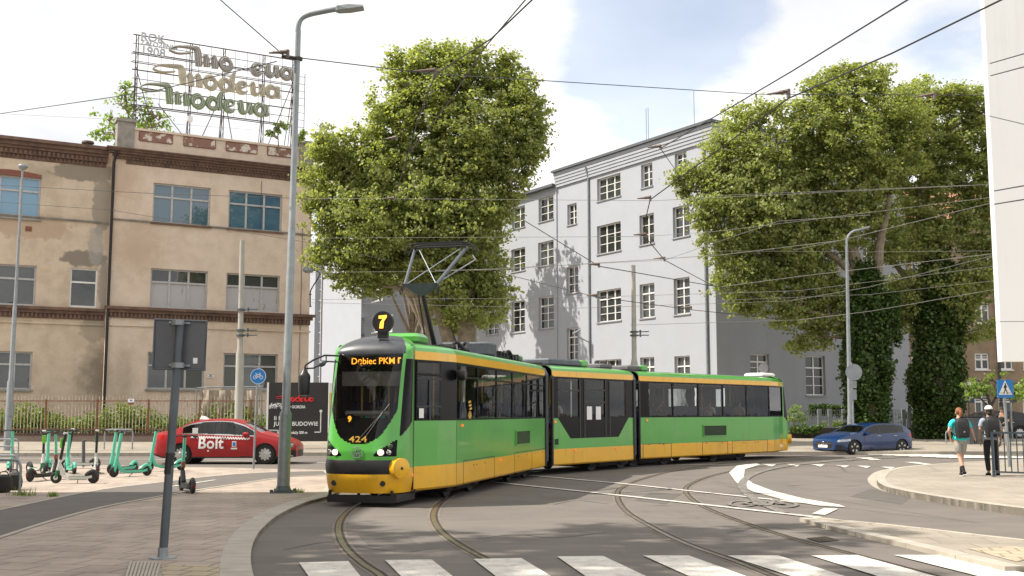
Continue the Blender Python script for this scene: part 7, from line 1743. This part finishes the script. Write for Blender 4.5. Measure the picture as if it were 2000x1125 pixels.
def backpack(lab, T):
    mwT = mw(T); loc = mwT @ Vector((0,-.2,1.24)); t = thing('backpack', lab, 'backpack', loc, T.rotation_euler.z); t.scale = T.scale*1.06
    b = MB(); b.loft([[(x*w_, y, z) for x,y in ((-.9,.10),(.9,.10),(1,.04),(1,-.06),(.8,-.12-d_),(-.8,-.12-d_),(-1,-.06),(-1,.04))] for z,w_,d_ in ((-.25,.10,-.04),(-.23,.15,.0),(-.05,.165,.02),(.12,.16,.0),(.2,.13,-.04),(.235,.08,-.07))]); b.build('pack_body','pack',t,True)
    b = MB(); b.loft([[(x*w_, y, z) for x,y in ((-.9,-.10),(.9,-.10),(.85,-.17),(-.85,-.17))] for z,w_ in ((-.2,.11),(-.19,.125),(-.03,.125),(-.01,.11))]); b.build('front_pocket','pack',t)
    for sg in (-1,1): b = MB(); b.tube(catmull([(sg*.10,.08,.2),(sg*.13,.16,.22),(sg*.14,.31,.16),(sg*.15,.34,.0),(sg*.15,.2,-.16),(sg*.12,.09,-.2)],4),.02,6); b.build('strap','pack',t,True)
    b = MB(); b.tube(catmull([(-.04,.05,.22),(0,.04,.27),(.04,.05,.22)],4),.01,5); b.build('top_loop','pack',t); b = MB(); b.bbox(-.02,.02,-.182,-.17,-.12,-.08,.004); b.build('badge','galv',t)
JA = dict(shL=(-.19,.01,1.40),elL=(-.30,-.06,1.16),wrL=(-.22,.10,.98),shR=(.19,.01,1.40),elR=(.30,-.02,1.15),wrR=(.40,.14,.98),
          hpL=(-.085,0,.90),knL=(-.05,-.02,.50),anL=(-.02,-.24,.12),toeL=(-.02,-.17,.03),hpR=(.085,0,.90),knR=(.05,.12,.50),anR=(.03,.14,.08),toeR=(.05,.28,.03))
o = gp(1879,929,Z2); T = person('person with ginger ponytail, turquoise T-shirt and grey shorts walking away', (o.x,o.y,Z2), R(-6), 1.70, JA, 'turq','shorts','skin','hair_r','blackcloth',socks='blackcloth',shorts=True,pony=True); backpack('black backpack worn over the turquoise T-shirt', T)
ph = mw(T) @ Vector((.43,.19,.90)); t = thing('phone','dark bottle-like device held in the right hand of the person in turquoise','phone',ph); b = MB(); b.bbox(-.035,.035,-.02,.02,-.07,.07,.01); b.build('case','black',t)
JB = dict(shL=(-.19,.01,1.40),elL=(-.255,-.03,1.13),wrL=(-.25,.06,.90),shR=(.19,.01,1.40),elR=(.25,-.04,1.13),wrR=(.25,.04,.88),
          hpL=(-.09,0,.90),knL=(-.10,.02,.49),anL=(-.085,-.03,.08),toeL=(-.095,.11,.03),hpR=(.09,0,.90),knR=(.11,.08,.50),anR=(.15,.03,.08),toeR=(.17,.17,.03))
o = gp(1938,929,Z2); T = person('person in white cap, pale shirt and black trousers walking away', (o.x,o.y,Z2), R(-8), 1.74, JB, 'shirt_l','blackcloth','skin_tan','hair_d','blackcloth',cap=True); backpack('large black backpack on the person in the white cap', T)
JC = dict(shL=(-.19,.01,1.40),elL=(-.28,0,1.15),wrL=(-.12,.2,1.08),shR=(.19,.01,1.40),elR=(.28,0,1.15),wrR=(.12,.2,1.08),hpL=(-.09,0,.90),knL=(-.10,.02,.49),anL=(-.1,-.03,.08),toeL=(-.1,.11,.03),hpR=(.09,0,.90),knR=(.11,.04,.50),anR=(.12,0,.08),toeR=(.13,.14,.03))
o = at(1959,860,49); person('person in a black T-shirt standing far off behind the crossing sign', (o.x,49,.2), R(150), 1.75, JC, 'blackcloth','shorts','skin_tan','hair_d','blackcloth')
# passengers : seen through the tram windows
JS = dict(shL=(-.19,.01,1.40),elL=(-.24,.05,1.13),wrL=(-.12,.28,1.05),shR=(.19,.01,1.40),elR=(.24,.05,1.13),wrR=(.12,.28,1.05),hpL=(-.09,.05,.90),knL=(-.10,.42,.92),anL=(-.1,.44,.50),toeL=(-.1,.57,.45),hpR=(.09,.05,.90),knR=(.11,.42,.92),anR=(.12,.44,.50),toeR=(.13,.57,.45))
M['shirt_w'] = mat('white_shirt',(.55,.55,.55),.85)
for i,(f_,x_,y_,c1_,lab) in enumerate([(s2,.75,-.75,'shirt_w','seated passenger in a white shirt at the first window of the tram middle section'),(s2,3.35,-.75,'blackcloth','seated dark-clothed passenger at the last window of the tram middle section'),
    (s3,1.75,-.75,'blackcloth','seated passenger at the first wide window of the rear tram section'),(s3,2.75,.75,'seat','seated passenger in blue on the far side of the rear tram section'),(s3,4.7,-.75,'shirt_w','seated passenger in pale clothes at the middle of the rear tram section'),(s3,6.7,-.75,'shorts','seated passenger near the back of the rear tram section'),(s1,4.0,-.75,'blackcloth','seated passenger in the front tram section'),(s1,-1.05,.15,'turq','tram driver in a blue-green shirt seated in the cab')]):
    p = f_.m @ Vector((x_,y_,.12)); person(lab,(p.x,p.y,.50 if i < 7 else .25), f_.a+R(90 if True else 0)+R(0)+ (math.pi), 1.68, JS, c1_, 'blackcloth','skin' if i%2 else 'skin_tan','hair_d','blackcloth')
